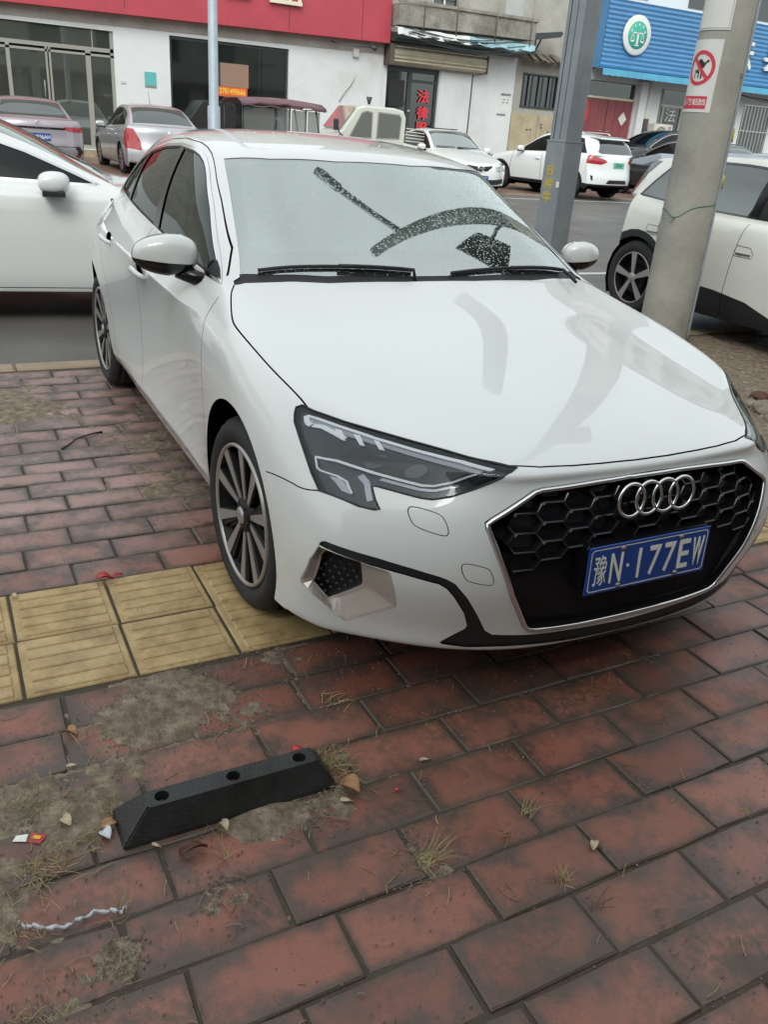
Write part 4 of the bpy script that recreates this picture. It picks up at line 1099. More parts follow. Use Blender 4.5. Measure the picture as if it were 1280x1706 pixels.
def build_cars():
    hl = [([(.30, .66), (.45, .74), (.62, .745), (.86, .70), (.88, .63), (.70, .60), (.5, .61)], 'xz', 'headlight', .2, 2)]
    # --- silver sedan, tail towards the camera, tall red corner lamps
    def end_silver(car, B):
        small_plate(car, B, -1, .60, '')
        MB().tube([(-1.9, .0, 1.46), (-1.97, .0, 1.50), (-2.05, .05, 1.75)], [.02, .006, .004], 6).build('aerial', M['black_plastic'], car)
        o = MB().lathe([(0, .012), (.03, .01), (.035, 0)], 16, 'z').build('badge', M['chrome'], car); h = B.bvh.ray_cast(Vector((-6, -.01, .93)), Vector((1, 0, 0)))[0]; frame(o, h.x-.004, 0, .93, (0, -1, 0), (0, 0, 1))
    P1 = var(SEDAN, end=end_silver, wg='far_glass', H=1.50, st=[(x, z+(.04 if k in 'rw' else 0), k) for x, z, k in SEDAN['st']], rim='ten', hm='chrome',
        feat=[([(-3.40, .99), (-3.40, .62), (-3.52, .56), (-3.95, .56), (-3.95, .72), (-3.62, .99)], 'xz', 'taillight', -4, -3.3)]+hl)
    P1['feat'][0] = ([(-.93, .99), (-.99, .60), (-.60, .56), (-.62, .74), (-.74, .98)], 'yz', 'taillight', -4.2, -3.35)
    place(gen_car(P1, 'silver saloon seen from behind with tall red tail lamps and a roof aerial'), -21.35, 3.22, 180, .10)
    # --- grey sedan at the left edge with slim red lamps
    def end_grey(car, B):
        small_plate(car, B, -1, .72, '豫N936AH')
        h = B.bvh.ray_cast(Vector((-6, -.01, .885)), Vector((1, 0, 0)))[0]
        t = mobj('boot_lettering', text_mesh('boot_lettering', 'A V A L O N', .062, M['chrome'], .003, 1.35, .001), car); frame(t, h.x-.014, 0, .885, (0, -1, 0), (0, 0, 1)); t['kind'] = 'stuff'
        em = empty('emblem'); em.parent = car
        for a, b in ((.055, .036), (.02, .034), (.036, .014)):
            MB().tube([(h.x-.004, a*math.cos(q), .985+b*math.sin(q)) for q in [2*PI*i/24 for i in range(24)]], .004, 6, closed=True).build('emblem_ring', M['chrome'], em)
    P2 = var(SEDAN, paint='grey_paint', end=end_grey, rim='ten', feat=[([(-1.0, .93), (-1.0, .82), (-.60, .84), (-.48, .90), (-.50, .925)], 'yz', 'taillight', -4.2, -3.3),
        ([(-.52, .905), (-.52, .865), (.05, .865), (.05, .905)], 'yz', 'grille', -4.2, -3.3), ([(-.88, .46), (-.80, .56), (-.72, .56), (.05, .56), (.05, .545), (-.70, .545), (-.76, .46), (-.70, .34), (-.78, .34)], 'yz', 'diffuser', -4.2, -3.3),
        ([(-.80, .40), (-.80, .34), (-.62, .34), (-.62, .38)], 'yz', 'reflector', -4.2, -3.3)]+hl)
    place(gen_car(P2, 'grey saloon at the left edge seen from behind with wide thin red tail lamps'), -21.2, .52, 180, .10)
    # --- white sedan facing the camera with a winged oval badge
    def end_mazda(car, B):
        small_plate(car, B, 1, .38, '豫N·G87')
        h = B.bvh.ray_cast(Vector((6, -.01, .60)), Vector((-1, 0, 0)))[0]; em = empty('emblem'); em.parent = car
        MB().tube([(h.x+.02, .085*math.cos(q), .60+.066*math.sin(q)) for q in [2*PI*i/24 for i in range(24)]], .010, 6, closed=True).build('emblem_ring', M['chrome'], em)
        MB().tube([(h.x+.02, -.075, .625), (h.x+.02, -.03, .615), (h.x+.022, 0, .580), (h.x+.02, .03, .615), (h.x+.02, .075, .625)], .009, 6).build('emblem_wings', M['chrome'], em)
        w_ = empty('wiper'); w_.parent = car
        for ya, yb in ((-.6, -.1), (.0, .55)): MB().tube([(-.62, ya, 1.035), (-.58, yb, 1.03)], .012, 6).build('blade', M['black_plastic'], w_)
        MB().bbox(-1.95, -1.55, -.38, .38, 1.44, 1.457, .004).build('sunroof', M['gloss_black'], car)
    P3 = var(SEDAN, paint='white_paint_plain', w=.89, end=end_mazda, wg='pale_glass', rim='ten', trim='black_plastic', hm='white_paint_plain',
        feat=[([(.05, .64), (-.36, .685), (-.33, .64), (-.20, .555), (.05, .535)], 'yz', 'grille', .3, 2),
              ([(-.46, .66), (-.88, .70), (-.93, .56), (-.50, .545)], 'yz', 'headlight', .2, 2),
              ([(.05, .36), (-.42, .36), (-.84, .385), (-.84, .27), (-.5, .24), (.05, .24)], 'yz', 'intake', .2, 2)])
    place(gen_car(P3, 'white saloon facing the camera with a winged oval badge on its nose'), -17.35, 10.75, -7, .12)
    # --- white crossover seen from behind
    HATCH = var(SEDAN, H=1.62, w=.92, sill=.27, wb=2.60, wr=.35,
        st=[(.45, .92, 'h'), (.0, 1.02, 'h'), (-.30, 1.06, 'h'), (-.50, 1.09, 'c'), (-.80, 1.27, 'w'), (-1.08, 1.44, 'w'), (-1.35, 1.57, 'r'), (-1.75, 1.62, 'r'), (-2.15, 1.62, 'r'), (-2.55, 1.59, 'r'), (-2.9, 1.54, 'r'), (-3.12, 1.46, 'w'), (-3.27, 1.28, 'w'), (-3.38, 1.10, 'c')],
        belt=[(-.4, 1.03), (-1.5, 1.07), (-2.6, 1.12), (-3.4, 1.10)],
        nose=[(.70, .27), (.84, .28), (.87, .36), (.88, .50), (.87, .64), (.86, .76), (.82, .83), (.74, .86)],
        tail=[(-3.30, .34), (-3.46, .36), (-3.50, .44), (-3.51, .56), (-3.48, .70), (-3.46, .84), (-3.45, .96), (-3.42, 1.06)],
        dlo=(-.58, -2.72, -3.0), pillars=[(-1.66, -1.58, .08), (-2.45, -2.52, .06)], ws=(-.53, -1.33), rw=(-2.9, -3.4), rwz=(1.14, 1.46),
        seams=[[(-.42, .30), (-.40, .6), (-.45, 1.03)], [(-1.55, .30), (-1.56, .6), (-1.54, 1.05)], [(-2.16, .40), (-2.30, .66), (-2.45, .8), (-2.45, 1.1)]],
        mirror=(-.78, 1.12), handles=[(-1.42, .90), (-2.25, .93)], rim='ring', clad=[(2, 0), (2, .38), (.8, .38), (.3, .42), (-.4, .36), (-2.1, .36), (-3.0, .42), (-3.3, .40), (-4, .40), (-4, 0)], clad_arch=1)
    def end_suv(car, B):
        small_plate(car, B, -1, .88, 'DF2367', 'plate_green', 'lettering_dark')
        MB().prism([(-3.22, 1.49), (-3.20, 1.52), (-2.86, 1.57), (-2.84, 1.52)], -.62, .62, 'y').build('spoiler', M['white_paint_plain'], car, .006)
        for sg in (-1, 1): MB().tube([(-1.5, sg*.58, 1.60), (-1.6, sg*.58, 1.645), (-2.5, sg*.57, 1.64), (-2.6, sg*.57, 1.59)], .016, 6).build('roof_rail', M['satin'], car)
    P4 = var(HATCH, paint='white_paint_plain', end=end_suv, trim='black_plastic', rg='far_glass',
        feat=[([(-1.0, 1.06), (-.98, .90), (-.62, .88), (-.44, .95), (-.50, 1.0), (-.85, 1.10)], 'yz', 'taillight', -4.2, -3.1), ([(-.42, .985), (-.42, .965), (.05, .965), (.05, .985)], 'yz', 'light_bar', -4.2, -3.1),
              ([(-.86, .62), (-.84, .50), (-.80, .48), (-.80, .60)], 'yz', 'intake', -4.2, -3.1), ([(-.42, .46), (-.36, .52), (.05, .52), (.05, .42), (-.42, .42)], 'yz', 'diffuser', -4.2, -3.1),
              ([(.3, .76), (.5, .86), (.75, .86), (.85, .8), (.6, .74)], 'xz', 'headlight', .2, 2)])
    place(gen_car(P4, 'white crossover seen from behind with pale green plate, right of the square steel post'), -19.55, 14.05, 192, .12)
    # --- black people carrier behind the concrete pole, nose to the left
    P5 = var(HATCH, paint='black_paint', H=1.70, wb=2.85, wr=.36, rim='multi', trim='satin', clad=[(2, 0), (2, .3), (-4, .3), (-4, 0)],
        st=[(.45, .98, 'h'), (.0, 1.07, 'h'), (-.25, 1.11, 'h'), (-.42, 1.14, 'c'), (-.75, 1.34, 'w'), (-1.05, 1.50, 'w'), (-1.4, 1.64, 'r'), (-1.8, 1.69, 'r'), (-2.3, 1.70, 'r'), (-2.7, 1.68, 'r'), (-3.1, 1.62, 'r'), (-3.35, 1.52, 'w'), (-3.5, 1.34, 'w'), (-3.6, 1.16, 'c')],
        tail=[(-3.5, .34), (-3.68, .36), (-3.72, .44), (-3.73, .56), (-3.70, .70), (-3.68, .84), (-3.67, 1.0), (-3.63, 1.12)], pillars=[(-1.66, -1.58, .08), (-2.75, -2.82, .06)], dlo=(-.5, -3.0, -3.2), rw=(-3.1, -3.6),
        seams=[[(-.42, .30), (-.40, .6), (-.45, 1.03)], [(-1.55, .30), (-1.56, .6), (-1.54, 1.05)]], feat=[([(.3, .80), (.5, .9), (.75, .9), (.85, .82), (.6, .78)], 'xz', 'headlight', .2, 2), ([(-.99, 1.14), (-.98, .98), (-.55, 1.0), (-.55, 1.10)], 'yz', 'taillight', -4.2, -3.3)])
    del P5['clad_arch']
    P5.pop('rwz'); P5['rwz'] = (1.20, 1.55)
    c5 = gen_car(P5, 'black people carrier with silver spoked wheels, showing just left of the concrete pole')
    place(c5, -21.95, 19.95, -90, .40)
    # --- dark people carrier right of the pole, seen from behind
    P6 = var(P5, H=1.82, feat=[([(-.99, 1.14), (-.98, 1.0), (-.2, 1.05), (.05, 1.05), (.05, 1.09), (-.55, 1.12)], 'yz', 'taillight', -4.2, -3.3)])
    place(gen_car(P6, 'black people carrier seen from behind, right of the concrete pole'), -19.75, 18.85, 190, .12)
    # --- white saloon parked along the kerb on the left
    def end_left(car, B):
        pass
    P7 = var(SEDAN, paint='white_paint', w=.91, H=1.43, level=4, wb=2.8, end=end_left, seamw=.006, cr=.8, trim='chrome', hm='white_paint', feat=hl, sg='side_glass', wg='windshield_far', rim='five', mirror=(-.98, .975), mscale=1.5, zdrop=.10, rail_gap=.03,
        st=[(.45, .80, 'h'), (.0, .88, 'h'), (-.35, .94, 'h'), (-.55, .965, 'c'), (-.90, 1.14, 'w'), (-1.20, 1.285, 'w'), (-1.52, 1.39, 'r'), (-1.85, 1.43, 'r'), (-2.2, 1.43, 'r'), (-2.55, 1.385, 'r'), (-2.85, 1.26, 'w'), (-3.1, 1.13, 'w'), (-3.3, 1.05, 'c'), (-3.5, 1.04, 'h')],
        belt=[(-.4, .925), (-1.5, .955), (-2.6, .99), (-3.3, 1.01)], dlo=(-.66, -2.8, -3.0), ws=(-.6, -1.5), rw=(-2.6, -3.25))
    place(gen_car(P7, 'white saloon parked along the kerb at left, behind the hatchback, mostly its door showing'), -5.06, .24, 83, 0)
    # --- cream electric hatchback on the right
    M['windshield_far'] = M['windshield_far']
    P8 = var(HATCH, paint='cream_paint', H=1.52, w=.905, sill=.18, wb=2.62, wr=.345, level=4, rim='five', trim='black_paint', sg='far_glass', seamw=.006, hm='cream_paint',
        st=[(.45, .86, 'h'), (.0, .96, 'h'), (-.20, 1.0, 'h'), (-.36, 1.03, 'c'), (-.70, 1.21, 'w'), (-.98, 1.35, 'w'), (-1.25, 1.46, 'r'), (-1.65, 1.51, 'r'), (-2.05, 1.515, 'r'), (-2.45, 1.49, 'r'), (-2.78, 1.45, 'r'), (-2.93, 1.38, 'w'), (-3.05, 1.25, 'w'), (-3.12, 1.08, 'c')],
        belt=[(-.4, .98), (-1.5, 1.00), (-2.3, 1.02), (-3.2, 1.10)], nose=[(.66, .2), (.80, .21), (.83, .3), (.84, .46), (.83, .6), (.82, .72), (.78, .79), (.70, .82)],
        tail=[(-3.02, .30), (-3.14, .32), (-3.18, .40), (-3.19, .52), (-3.17, .66), (-3.15, .80), (-3.14, .92), (-3.12, 1.02)], rpull=.28,
        dlo=(-.46, -2.55, -2.78), pillars=[(-1.42, -1.44, .09), (-2.12, -2.17, .05)], ws=(-.40, -1.22), rw=(-2.75, -3.15), rwz=(1.08, 1.36), mirror=(-.66, 1.02),
        clad=[(2, 0), (2, .36), (.4, .38), (-.4, .20), (-.85, .26), (-1.25, .38), (-1.6, .42), (-2.2, .44), (-3.3, .40), (-3.3, 0)],
        seams=[[(-.40, .2), (-.38, .6), (-.42, .98)], [(-1.50, .20), (-1.50, .45), (-1.47, .7), (-1.43, .98)], [(-2.16, .5), (-2.34, .70), (-2.38, .82), (-2.34, 1.02)]], handles=[],
        feat=[([(-3.4, .80), (-2.94, .80), (-2.90, .95), (-3.4, 1.0)], 'xz', 'taillight', -4.2, -2.5), ([(-3.4, 1.01), (-2.97, 1.02), (-2.74, 1.385), (-3.4, 1.40)], 'xz', 'quarter_glass', -4.2, -2.5), ([(-3.3, 1.53), (-3.3, 1.42), (-2.8, 1.405), (-2.4, 1.44), (-2.0, 1.462), (-1.6, 1.46), (-1.25, 1.41), (-1.2, 1.53), (-1.6, 1.6), (-3, 1.6)], 'xz', 'roofcap', -4, 0)], roofm='roof_grey')
    def end_cream(car, B):
        for hx, hz in ((-1.36, .76), (-2.42, .80)):
            for sg in (-1, 1):
                h = B.drop(hx, hz, 'xz')[0]; y = abs(h.y)
                p = offset_poly([(hx-.10, hz-.035), (hx+.08, hz-.035), (hx+.09, hz), (hx+.05, hz+.045), (hx-.09, hz+.05), (hx-.105, hz)], .0)
                pp = [(a, sg*(abs(B.drop(a, b, 'xz')[0].y)+.001), b) for a, b in p]; ctr = MB(); ctr.tube(pp, .0022, 4, closed=True); ctr.build('handle_outline', M['black_plastic'], car)
                MB().prism([(hx-.085, hz-.022), (hx+.065, hz-.022), (hx+.065, hz-.006), (hx-.085, hz-.006)], sg*(y-.004), sg*(y+.006), 'y').build('handle_slot', M['steel'], car)
        MB().prism([(-3.22, 1.335), (-3.20, 1.375), (-2.84, 1.45), (-2.80, 1.40), (-3.05, 1.33)], -.60, .60, 'y').build('spoiler', M['roof_grey'], car, .008)
    P8['end'] = end_cream
    place(gen_car(P8, 'cream hatchback with grey roof and black lower cladding, right of the concrete pole'), -1.26, 5.16, 0, 0)
M['windshield_far'] = glass('windshield_far', (.10, .12, .12), .30, 1.6, .06)
M['lettering_dark'] = mat('lettering_dark', (.02, .02, .02), .5)

# ------------------------------------------------------------------ ground materials
def nodes(m): return m.node_tree.nodes, m.node_tree.links
def ramp(N, L, fac, stops):
    r = N.new('ShaderNodeValToRGB'); e = r.color_ramp.elements
    e[0].position, e[0].color = stops[0][0], (*stops[0][1], 1); e[1].position, e[1].color = stops[-1][0], (*stops[-1][1], 1)
    for p, c in stops[1:-1]: x = e.new(p); x.color = (*c, 1)
    L.new(fac, r.inputs[0]); return r.outputs[0]
def math_(N, L, op, a, b=None, c=None, clamp=False):
    n = N.new('ShaderNodeMath'); n.operation = op; n.use_clamp = clamp
    for i, v in enumerate((a, b, c)):
        if v is None: continue
        if isinstance(v, (int, float)): n.inputs[i].default_value = v
        else: L.new(v, n.inputs[i])
    return n.outputs[0]
def mixc(N, L, f, a, b):
    n = N.new('ShaderNodeMix'); n.data_type = 'RGBA'
    if isinstance(f, (int, float)): n.inputs[0].default_value = f
    else: L.new(f, n.inputs[0])
    for i, v in ((6, a), (7, b)):
        if isinstance(v, tuple): n.inputs[i].default_value = (*v, 1)
        else: L.new(v, n.inputs[i])
    return n.outputs[2]
def noise_(N, L, vec, scale, detail=6, rough=.6, w=None):
    n = N.new('ShaderNodeTexNoise'); n.inputs['Scale'].default_value = scale; n.inputs['Detail'].default_value = detail; n.inputs['Roughness'].default_value = rough
    if w is not None: n.noise_dimensions = '4D'; L.new(w, n.inputs['W'])
    L.new(vec, n.inputs['Vector']); return n.outputs['Fac']
def smooth_(N, L, v, a, b):
    n = N.new('ShaderNodeMapRange'); n.interpolation_type = 'SMOOTHSTEP'; n.inputs[1].default_value = a; n.inputs[2].default_value = b; L.new(v, n.inputs[0]); return n.outputs[0]
def brick_material():
    m = mat('brick_clay', (.2, .08, .06), .5); N, L = nodes(m); b = N['Principled BSDF']
    g = N.new('ShaderNodeNewGeometry'); pos = g.outputs['Position']; oi = N.new('ShaderNodeObjectInfo'); at_ = N.new('ShaderNodeAttribute'); at_.attribute_name = 'rnd'; uv = N.new('ShaderNodeUVMap')
    rn = math_(N, L, 'FRACT', math_(N, L, 'ADD', oi.outputs['Random'], at_.outputs['Fac']))
    sep = N.new('ShaderNodeSeparateXYZ'); L.new(uv.outputs[0], sep.inputs[0])
    ex = math_(N, L, 'ABSOLUTE', math_(N, L, 'SUBTRACT', sep.outputs[0], .5)); ey = math_(N, L, 'ABSOLUTE', math_(N, L, 'SUBTRACT', sep.outputs[1], .5))
    # distance from the edge in metres, u runs along .3 m, v along .145 m
    dx = math_(N, L, 'MULTIPLY', math_(N, L, 'SUBTRACT', .5, ex), .30); dy = math_(N, L, 'MULTIPLY', math_(N, L, 'SUBTRACT', .5, ey), .145)
    d = math_(N, L, 'MINIMUM', dx, dy)
    n1 = noise_(N, L, pos, 9, 7, .62, math_(N, L, 'MULTIPLY', rn, 9.0)); n2 = noise_(N, L, pos, 45, 6, .7); n3 = noise_(N, L, pos, 260, 3, .6)
    e = math_(N, L, 'ADD', math_(N, L, 'MULTIPLY', d, 11), math_(N, L, 'MULTIPLY', math_(N, L, 'SUBTRACT', n1, .5), 4.6))
    e = math_(N, L, 'ADD', e, math_(N, L, 'MULTIPLY', math_(N, L, 'SUBTRACT', n2, .5), .7))
    e = math_(N, L, 'ADD', e, math_(N, L, 'MULTIPLY', math_(N, L, 'SUBTRACT', rn, .5), .25))
    core = smooth_(N, L, e, -.35, .9)
    red = ramp(N, L, rn, [(0, (.175, .068, .048)), (.35, (.255, .095, .064)), (.7, (.205, .082, .058)), (1, (.28, .112, .077))])
    dull = ramp(N, L, n2, [(.25, (.048, .033, .028)), (.5, (.085, .055, .044)), (.75, (.135, .080, .059))])
    col = mixc(N, L, core, dull, red)
    # damp grime: olive and dark patches over several bricks
    big = noise_(N, L, pos, 1.7, 5, .6); moss = math_(N, L, 'MULTIPLY', smooth_(N, L, big, .46, .66), smooth_(N, L, n2, .38, .60))
    col = mixc(N, L, math_(N, L, 'MULTIPLY', moss, .75), col, (.050, .044, .030))
    sp = noise_(N, L, pos, 420, 2, .5); col = mixc(N, L, math_(N, L, 'MULTIPLY', smooth_(N, L, sp, .66, .76), .55), col, (.27, .22, .17))
    col = mixc(N, L, math_(N, L, 'MULTIPLY', smooth_(N, L, n3, .60, .75), .4), col, (.03, .022, .02))
    # bricks on the street side are greyer: sky sheen mixed into their colour
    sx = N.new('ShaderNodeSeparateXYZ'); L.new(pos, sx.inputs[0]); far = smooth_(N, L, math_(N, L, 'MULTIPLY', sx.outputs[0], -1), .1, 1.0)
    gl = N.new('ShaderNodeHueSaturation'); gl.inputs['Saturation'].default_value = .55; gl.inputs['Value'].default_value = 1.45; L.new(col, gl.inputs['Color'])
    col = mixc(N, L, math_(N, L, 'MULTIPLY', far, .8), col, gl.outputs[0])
    L.new(col, b.inputs['Base Color'])
    edge_ = smooth_(N, L, d, .0, .022)
    col = mixc(N, L, math_(N, L, 'MULTIPLY', math_(N, L, 'SUBTRACT', 1.0, edge_), math_(N, L, 'MULTIPLY', smooth_(N, L, n2, .30, .58), .85)), col, (.068, .050, .035)); L.new(col, b.inputs['Base Color'])
    wet = smooth_(N, L, noise_(N, L, pos, 3.1, 5, .6), .36, .66)
    rg = N.new('ShaderNodeMapRange'); rg.inputs[3].default_value = .24; rg.inputs[4].default_value = .58; L.new(wet, rg.inputs[0]); L.new(rg.outputs[0], b.inputs['Roughness'])
    b.inputs['Specular IOR Level'].default_value = .55
    h = math_(N, L, 'ADD', math_(N, L, 'MULTIPLY', n2, .6), math_(N, L, 'MULTIPLY', n3, .35)); bp = N.new('ShaderNodeBump'); bp.inputs['Strength'].default_value = .55; bp.inputs['Distance'].default_value = .004
    L.new(h, bp.inputs['Height']); L.new(bp.outputs[0], b.inputs['Normal'])
    return m
def ground_mat(name, stops, sc=6, rough=(.4, .8), bump=.6, dist=.01, fine=160):
    m = mat(name, (.1, .1, .1), .6); N, L = nodes(m); b = N['Principled BSDF']; g = N.new('ShaderNodeNewGeometry'); pos = g.outputs['Position']
    n1 = noise_(N, L, pos, sc, 9, .68); n2 = noise_(N, L, pos, fine, 4, .7)
    f = math_(N, L, 'ADD', math_(N, L, 'MULTIPLY', n1, .7), math_(N, L, 'MULTIPLY', n2, .3)); L.new(ramp(N, L, f, stops), b.inputs['Base Color'])
    rg = N.new('ShaderNodeMapRange'); rg.inputs[1].default_value = .35; rg.inputs[2].default_value = .65; rg.inputs[3].default_value, rg.inputs[4].default_value = rough; L.new(noise_(N, L, pos, sc*.4, 5), rg.inputs[0]); L.new(rg.outputs[0], b.inputs['Roughness'])
    bp = N.new('ShaderNodeBump'); bp.inputs['Strength'].default_value = bump; bp.inputs['Distance'].default_value = dist; L.new(f, bp.inputs['Height']); L.new(bp.outputs[0], b.inputs['Normal'])
    return m
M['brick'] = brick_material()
M['joint'] = ground_mat('joint_soil', [(.3, (.022, .016, .011)), (.45, (.050, .036, .025)), (.58, (.056, .047, .027)), (.75, (.13, .098, .070))], 30, (.55, .9))
M['dirt'] = ground_mat('sandy_dirt', [(.32, (.050, .034, .022)), (.43, (.13, .096, .063)), (.51, (.20, .155, .108)), (.58, (.28, .225, .160)), (.68, (.44, .37, .28))], 26, (.5, .85), 1.0, .012, 240)
M['asphalt'] = ground_mat('asphalt', [(.3, (.085, .080, .074)), (.5, (.115, .108, .10)), (.7, (.15, .142, .132))], 1.3, (.32, .62), .4, .006, 220)
M['far_paving'] = ground_mat('far_paving', [(.3, (.12, .065, .05)), (.5, (.19, .11, .085)), (.7, (.26, .20, .16))], 2.2, (.3, .6), .4, .006, 60)
M['kerb'] = ground_mat('kerb_stone', [(.3, (.20, .155, .10)), (.5, (.30, .235, .155)), (.7, (.38, .31, .22))], 5, (.4, .7), .5, .005, 120)
M['line'] = mat('road_paint', (.55, .56, .55), .5, noise_amt=.25, noise_scale=3)
M['tile'] = ground_mat('yellow_tile', [(.25, (.12, .078, .028)), (.42, (.31, .215, .100)), (.55, (.45, .325, .155)), (.72, (.56, .44, .245))], 9, (.38, .75), .5, .004, 260)

# ------------------------------------------------------------------ pavement
jr = random.Random(21)
def brick_bm(lx=.145, ly=.3, h=.03, b=.0038):
    """one paving brick, top centre at the origin, sides sloping slightly, bevelled top"""
    x, y = lx/2, ly/2; j_ = lambda s=.0016: jr.uniform(-s, s)
    out = []
    for sx, sy in ((-1, -1), (1, -1), (1, 1), (-1, 1)):
        c = jr.uniform(.0, .0035); out.append((sx*(x-c)+j_(.0008), sy*(y-c)+j_(.0008)))
        if sx*sy < 0: out += [(sx*x+j_(), sy*y*(.45+jr.uniform(-.1, .1))), (sx*x+j_(), -sy*y*(.30+jr.uniform(-.1, .1)))]
    out = [out[i] for i in range(len(out))]; n = len(out); V, F = [], []
    bj = [b*jr.uniform(.6, 1.5) for _ in out]
    for k, z in ((0, -h), (0, -b), (1, 0)):
        for (a, c), bb in zip(out, bj):
            V.append((a-math.copysign(bb, a)*k, c-math.copysign(bb, c)*k*(abs(c) > y*.8), z if k == 0 else z-jr.uniform(0, .0006)))
    for k in range(2):
        for i in range(n): q = (i+1) % n; F.append((k*n+i, k*n+q, (k+1)*n+q, (k+1)*n+i))
    F.append(tuple(range(2*n, 3*n))); return V, F
def brick_mesh(items, name):
    """items: (x, y, z, tiltx, tilty, lx, ly, rnd)"""
    V, F, U, Q = [], [], [], []
    for x, y, z, tx, ty, lx, ly, rv in items:
        v, f = brick_bm(lx, ly); n = len(V)
        for a, c, d in v: V.append((x+a, y+c, z+d+tx*a+ty*c)); U.append((c/ly+.5, a/lx+.5)); Q.append(rv)
        F += [tuple(i+n for i in q) for q in f]
    me = bpy.data.meshes.new(name); me.from_pydata(V, [], F); me.update()
    uv = me.uv_layers.new(name='UVMap'); li = np.empty(len(me.loops), int); me.loops.foreach_get('vertex_index', li)
    uv.data.foreach_set('uv', np.array(U)[li].ravel())
    a = me.attributes.new('rnd', 'FLOAT', 'POINT'); a.data.foreach_set('value', Q)
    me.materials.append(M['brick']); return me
CAM = Vector((2.34755691, -1.63411518, 1.48454752))
def screen(p):
    d = Vector(p)-CAM; zz = d.dot(_f)
    if zz < .05: return None
    return 640+1388.28*d.dot(_r)/zz, 853-1388.28*d.dot(_u)/zz, zz
def build_pavement():
    rr = random.Random(3)
    pv = MB(); pv.box(-3.0, 5.0, -9, 14, -.30, -.0058); base = pv.build('pavement', M['joint']); tag(base, kind='structure')
    fwd = [.315, .470, .627, .785, .942, 1.098, 1.256, 1.415, 1.577, 1.738, 1.90, 2.06, 2.22, 2.38, 2.54, 2.70, 2.86, 3.02, 3.18]
    fj = [-.23, -.565, -.73, -.24, .21, -.22, -.131, -.27, -.517, -.36, -.20, -.35, -.2, -.33, -.2, -.33, -.2, -.33]
    bwd = [-.292, -.445, -.60, -.752, -.907, -1.055, -1.20, -1.325, -1.45, -1.59, -1.735, -1.89, -2.06, -2.21, -2.36, -2.51, -2.66, -2.81, -2.96]
    bj = [-1.36, -1.195, -1.33, -1.16, -1.297, -1.428, -1.275, -1.12, -1.25, -1.41, -1.23, -1.40, -1.068, -1.186, -1.334, -1.15, -1.30, -1.12]
    rows = [(fwd[i], fwd[i+1], fj[i], .3155) for i in range(len(fwd)-1)]+[(bwd[i+1], bwd[i], bj[i], .3065) for i in range(len(bwd)-1)]
    items = []
    for x0, x1, ph, pt in rows:
        k0 = math.floor((-3.4-ph)/pt); k1 = math.ceil((8.5-ph)/pt)
        for k in range(k0, k1):
            y0 = ph+k*pt; gap = rr.uniform(.002, .006); yc = y0+pt/2; xc = (x0+x1)/2
            if x0 > 2.0 and yc > 1.5: continue
            s = screen((xc, yc, 0)); vis = s and -60 < s[0] < 1340 and -40 < s[1] < 1780
            # hidden below the main car's middle
            if -2.6 < xc < .45 and -.55 < yc < .8: vis = False
            if not vis and s and not (-500 < s[0] < 1800): continue
            if 1.35 > xc > -.0 and 2.2 < yc < 3.6 and False: continue
            z = rr.uniform(-.004, .002)
            items.append(((s[2] if vis else 99), (xc+rr.uniform(-.0015, .0015), yc, z, rr.uniform(-.008, .008), rr.uniform(-.005, .005), x1-x0-gap, pt-gap, rr.random())))
    items.sort(key=lambda t: t[0])
    near = [t[1] for t in items if t[0] < 90][:290]; rest = [t[1] for t in items if t[0] < 90][290:]+[t[1] for t in items if t[0] >= 90]
    shared = {}
    for x, y, z, tx, ty, lx, ly, rv in near:
        key = (round(lx, 3), round(ly, 3), rr.randrange(3))
        if key not in shared: shared[key] = brick_mesh([(0, 0, 0, 0, 0, lx, ly, 0)], 'brick')
        o = mobj('brick', shared[key], base); o.location = (x, y, z); o.rotation_euler = (-ty*-1, -tx, rr.uniform(-.004, .004))
    o = mobj('brick_field', brick_mesh(rest, 'brick_field'), base); o['kind'] = 'stuff'
    # tactile tiles
    tm = MB(); w = .145
    tm.bbox(-.1425, .1425, -.1485, .1485, -.03, 0, .004)
    for k in range(5):
        x = -.110+k*.055; tm.bbox(x-.022, x+.022, -.128, .128, -.002, .0048, .0032)
    tme = tm.mesh('tactile_tile', M['tile'])
    for xi, xc in ((0, -.144), (1, .150)):
        for k in range(-4, 20):
            yc = -1.425+k*.3065+(-.004 if xi else 0)
            o = mobj('tactile_tile', tme, base); o.location = (xc+rr.uniform(-.002, .002), yc, rr.uniform(-.001, .003)); o.rotation_euler = (rr.uniform(-.006, .006), rr.uniform(-.008, .008), rr.uniform(-.012, .012))
    return base
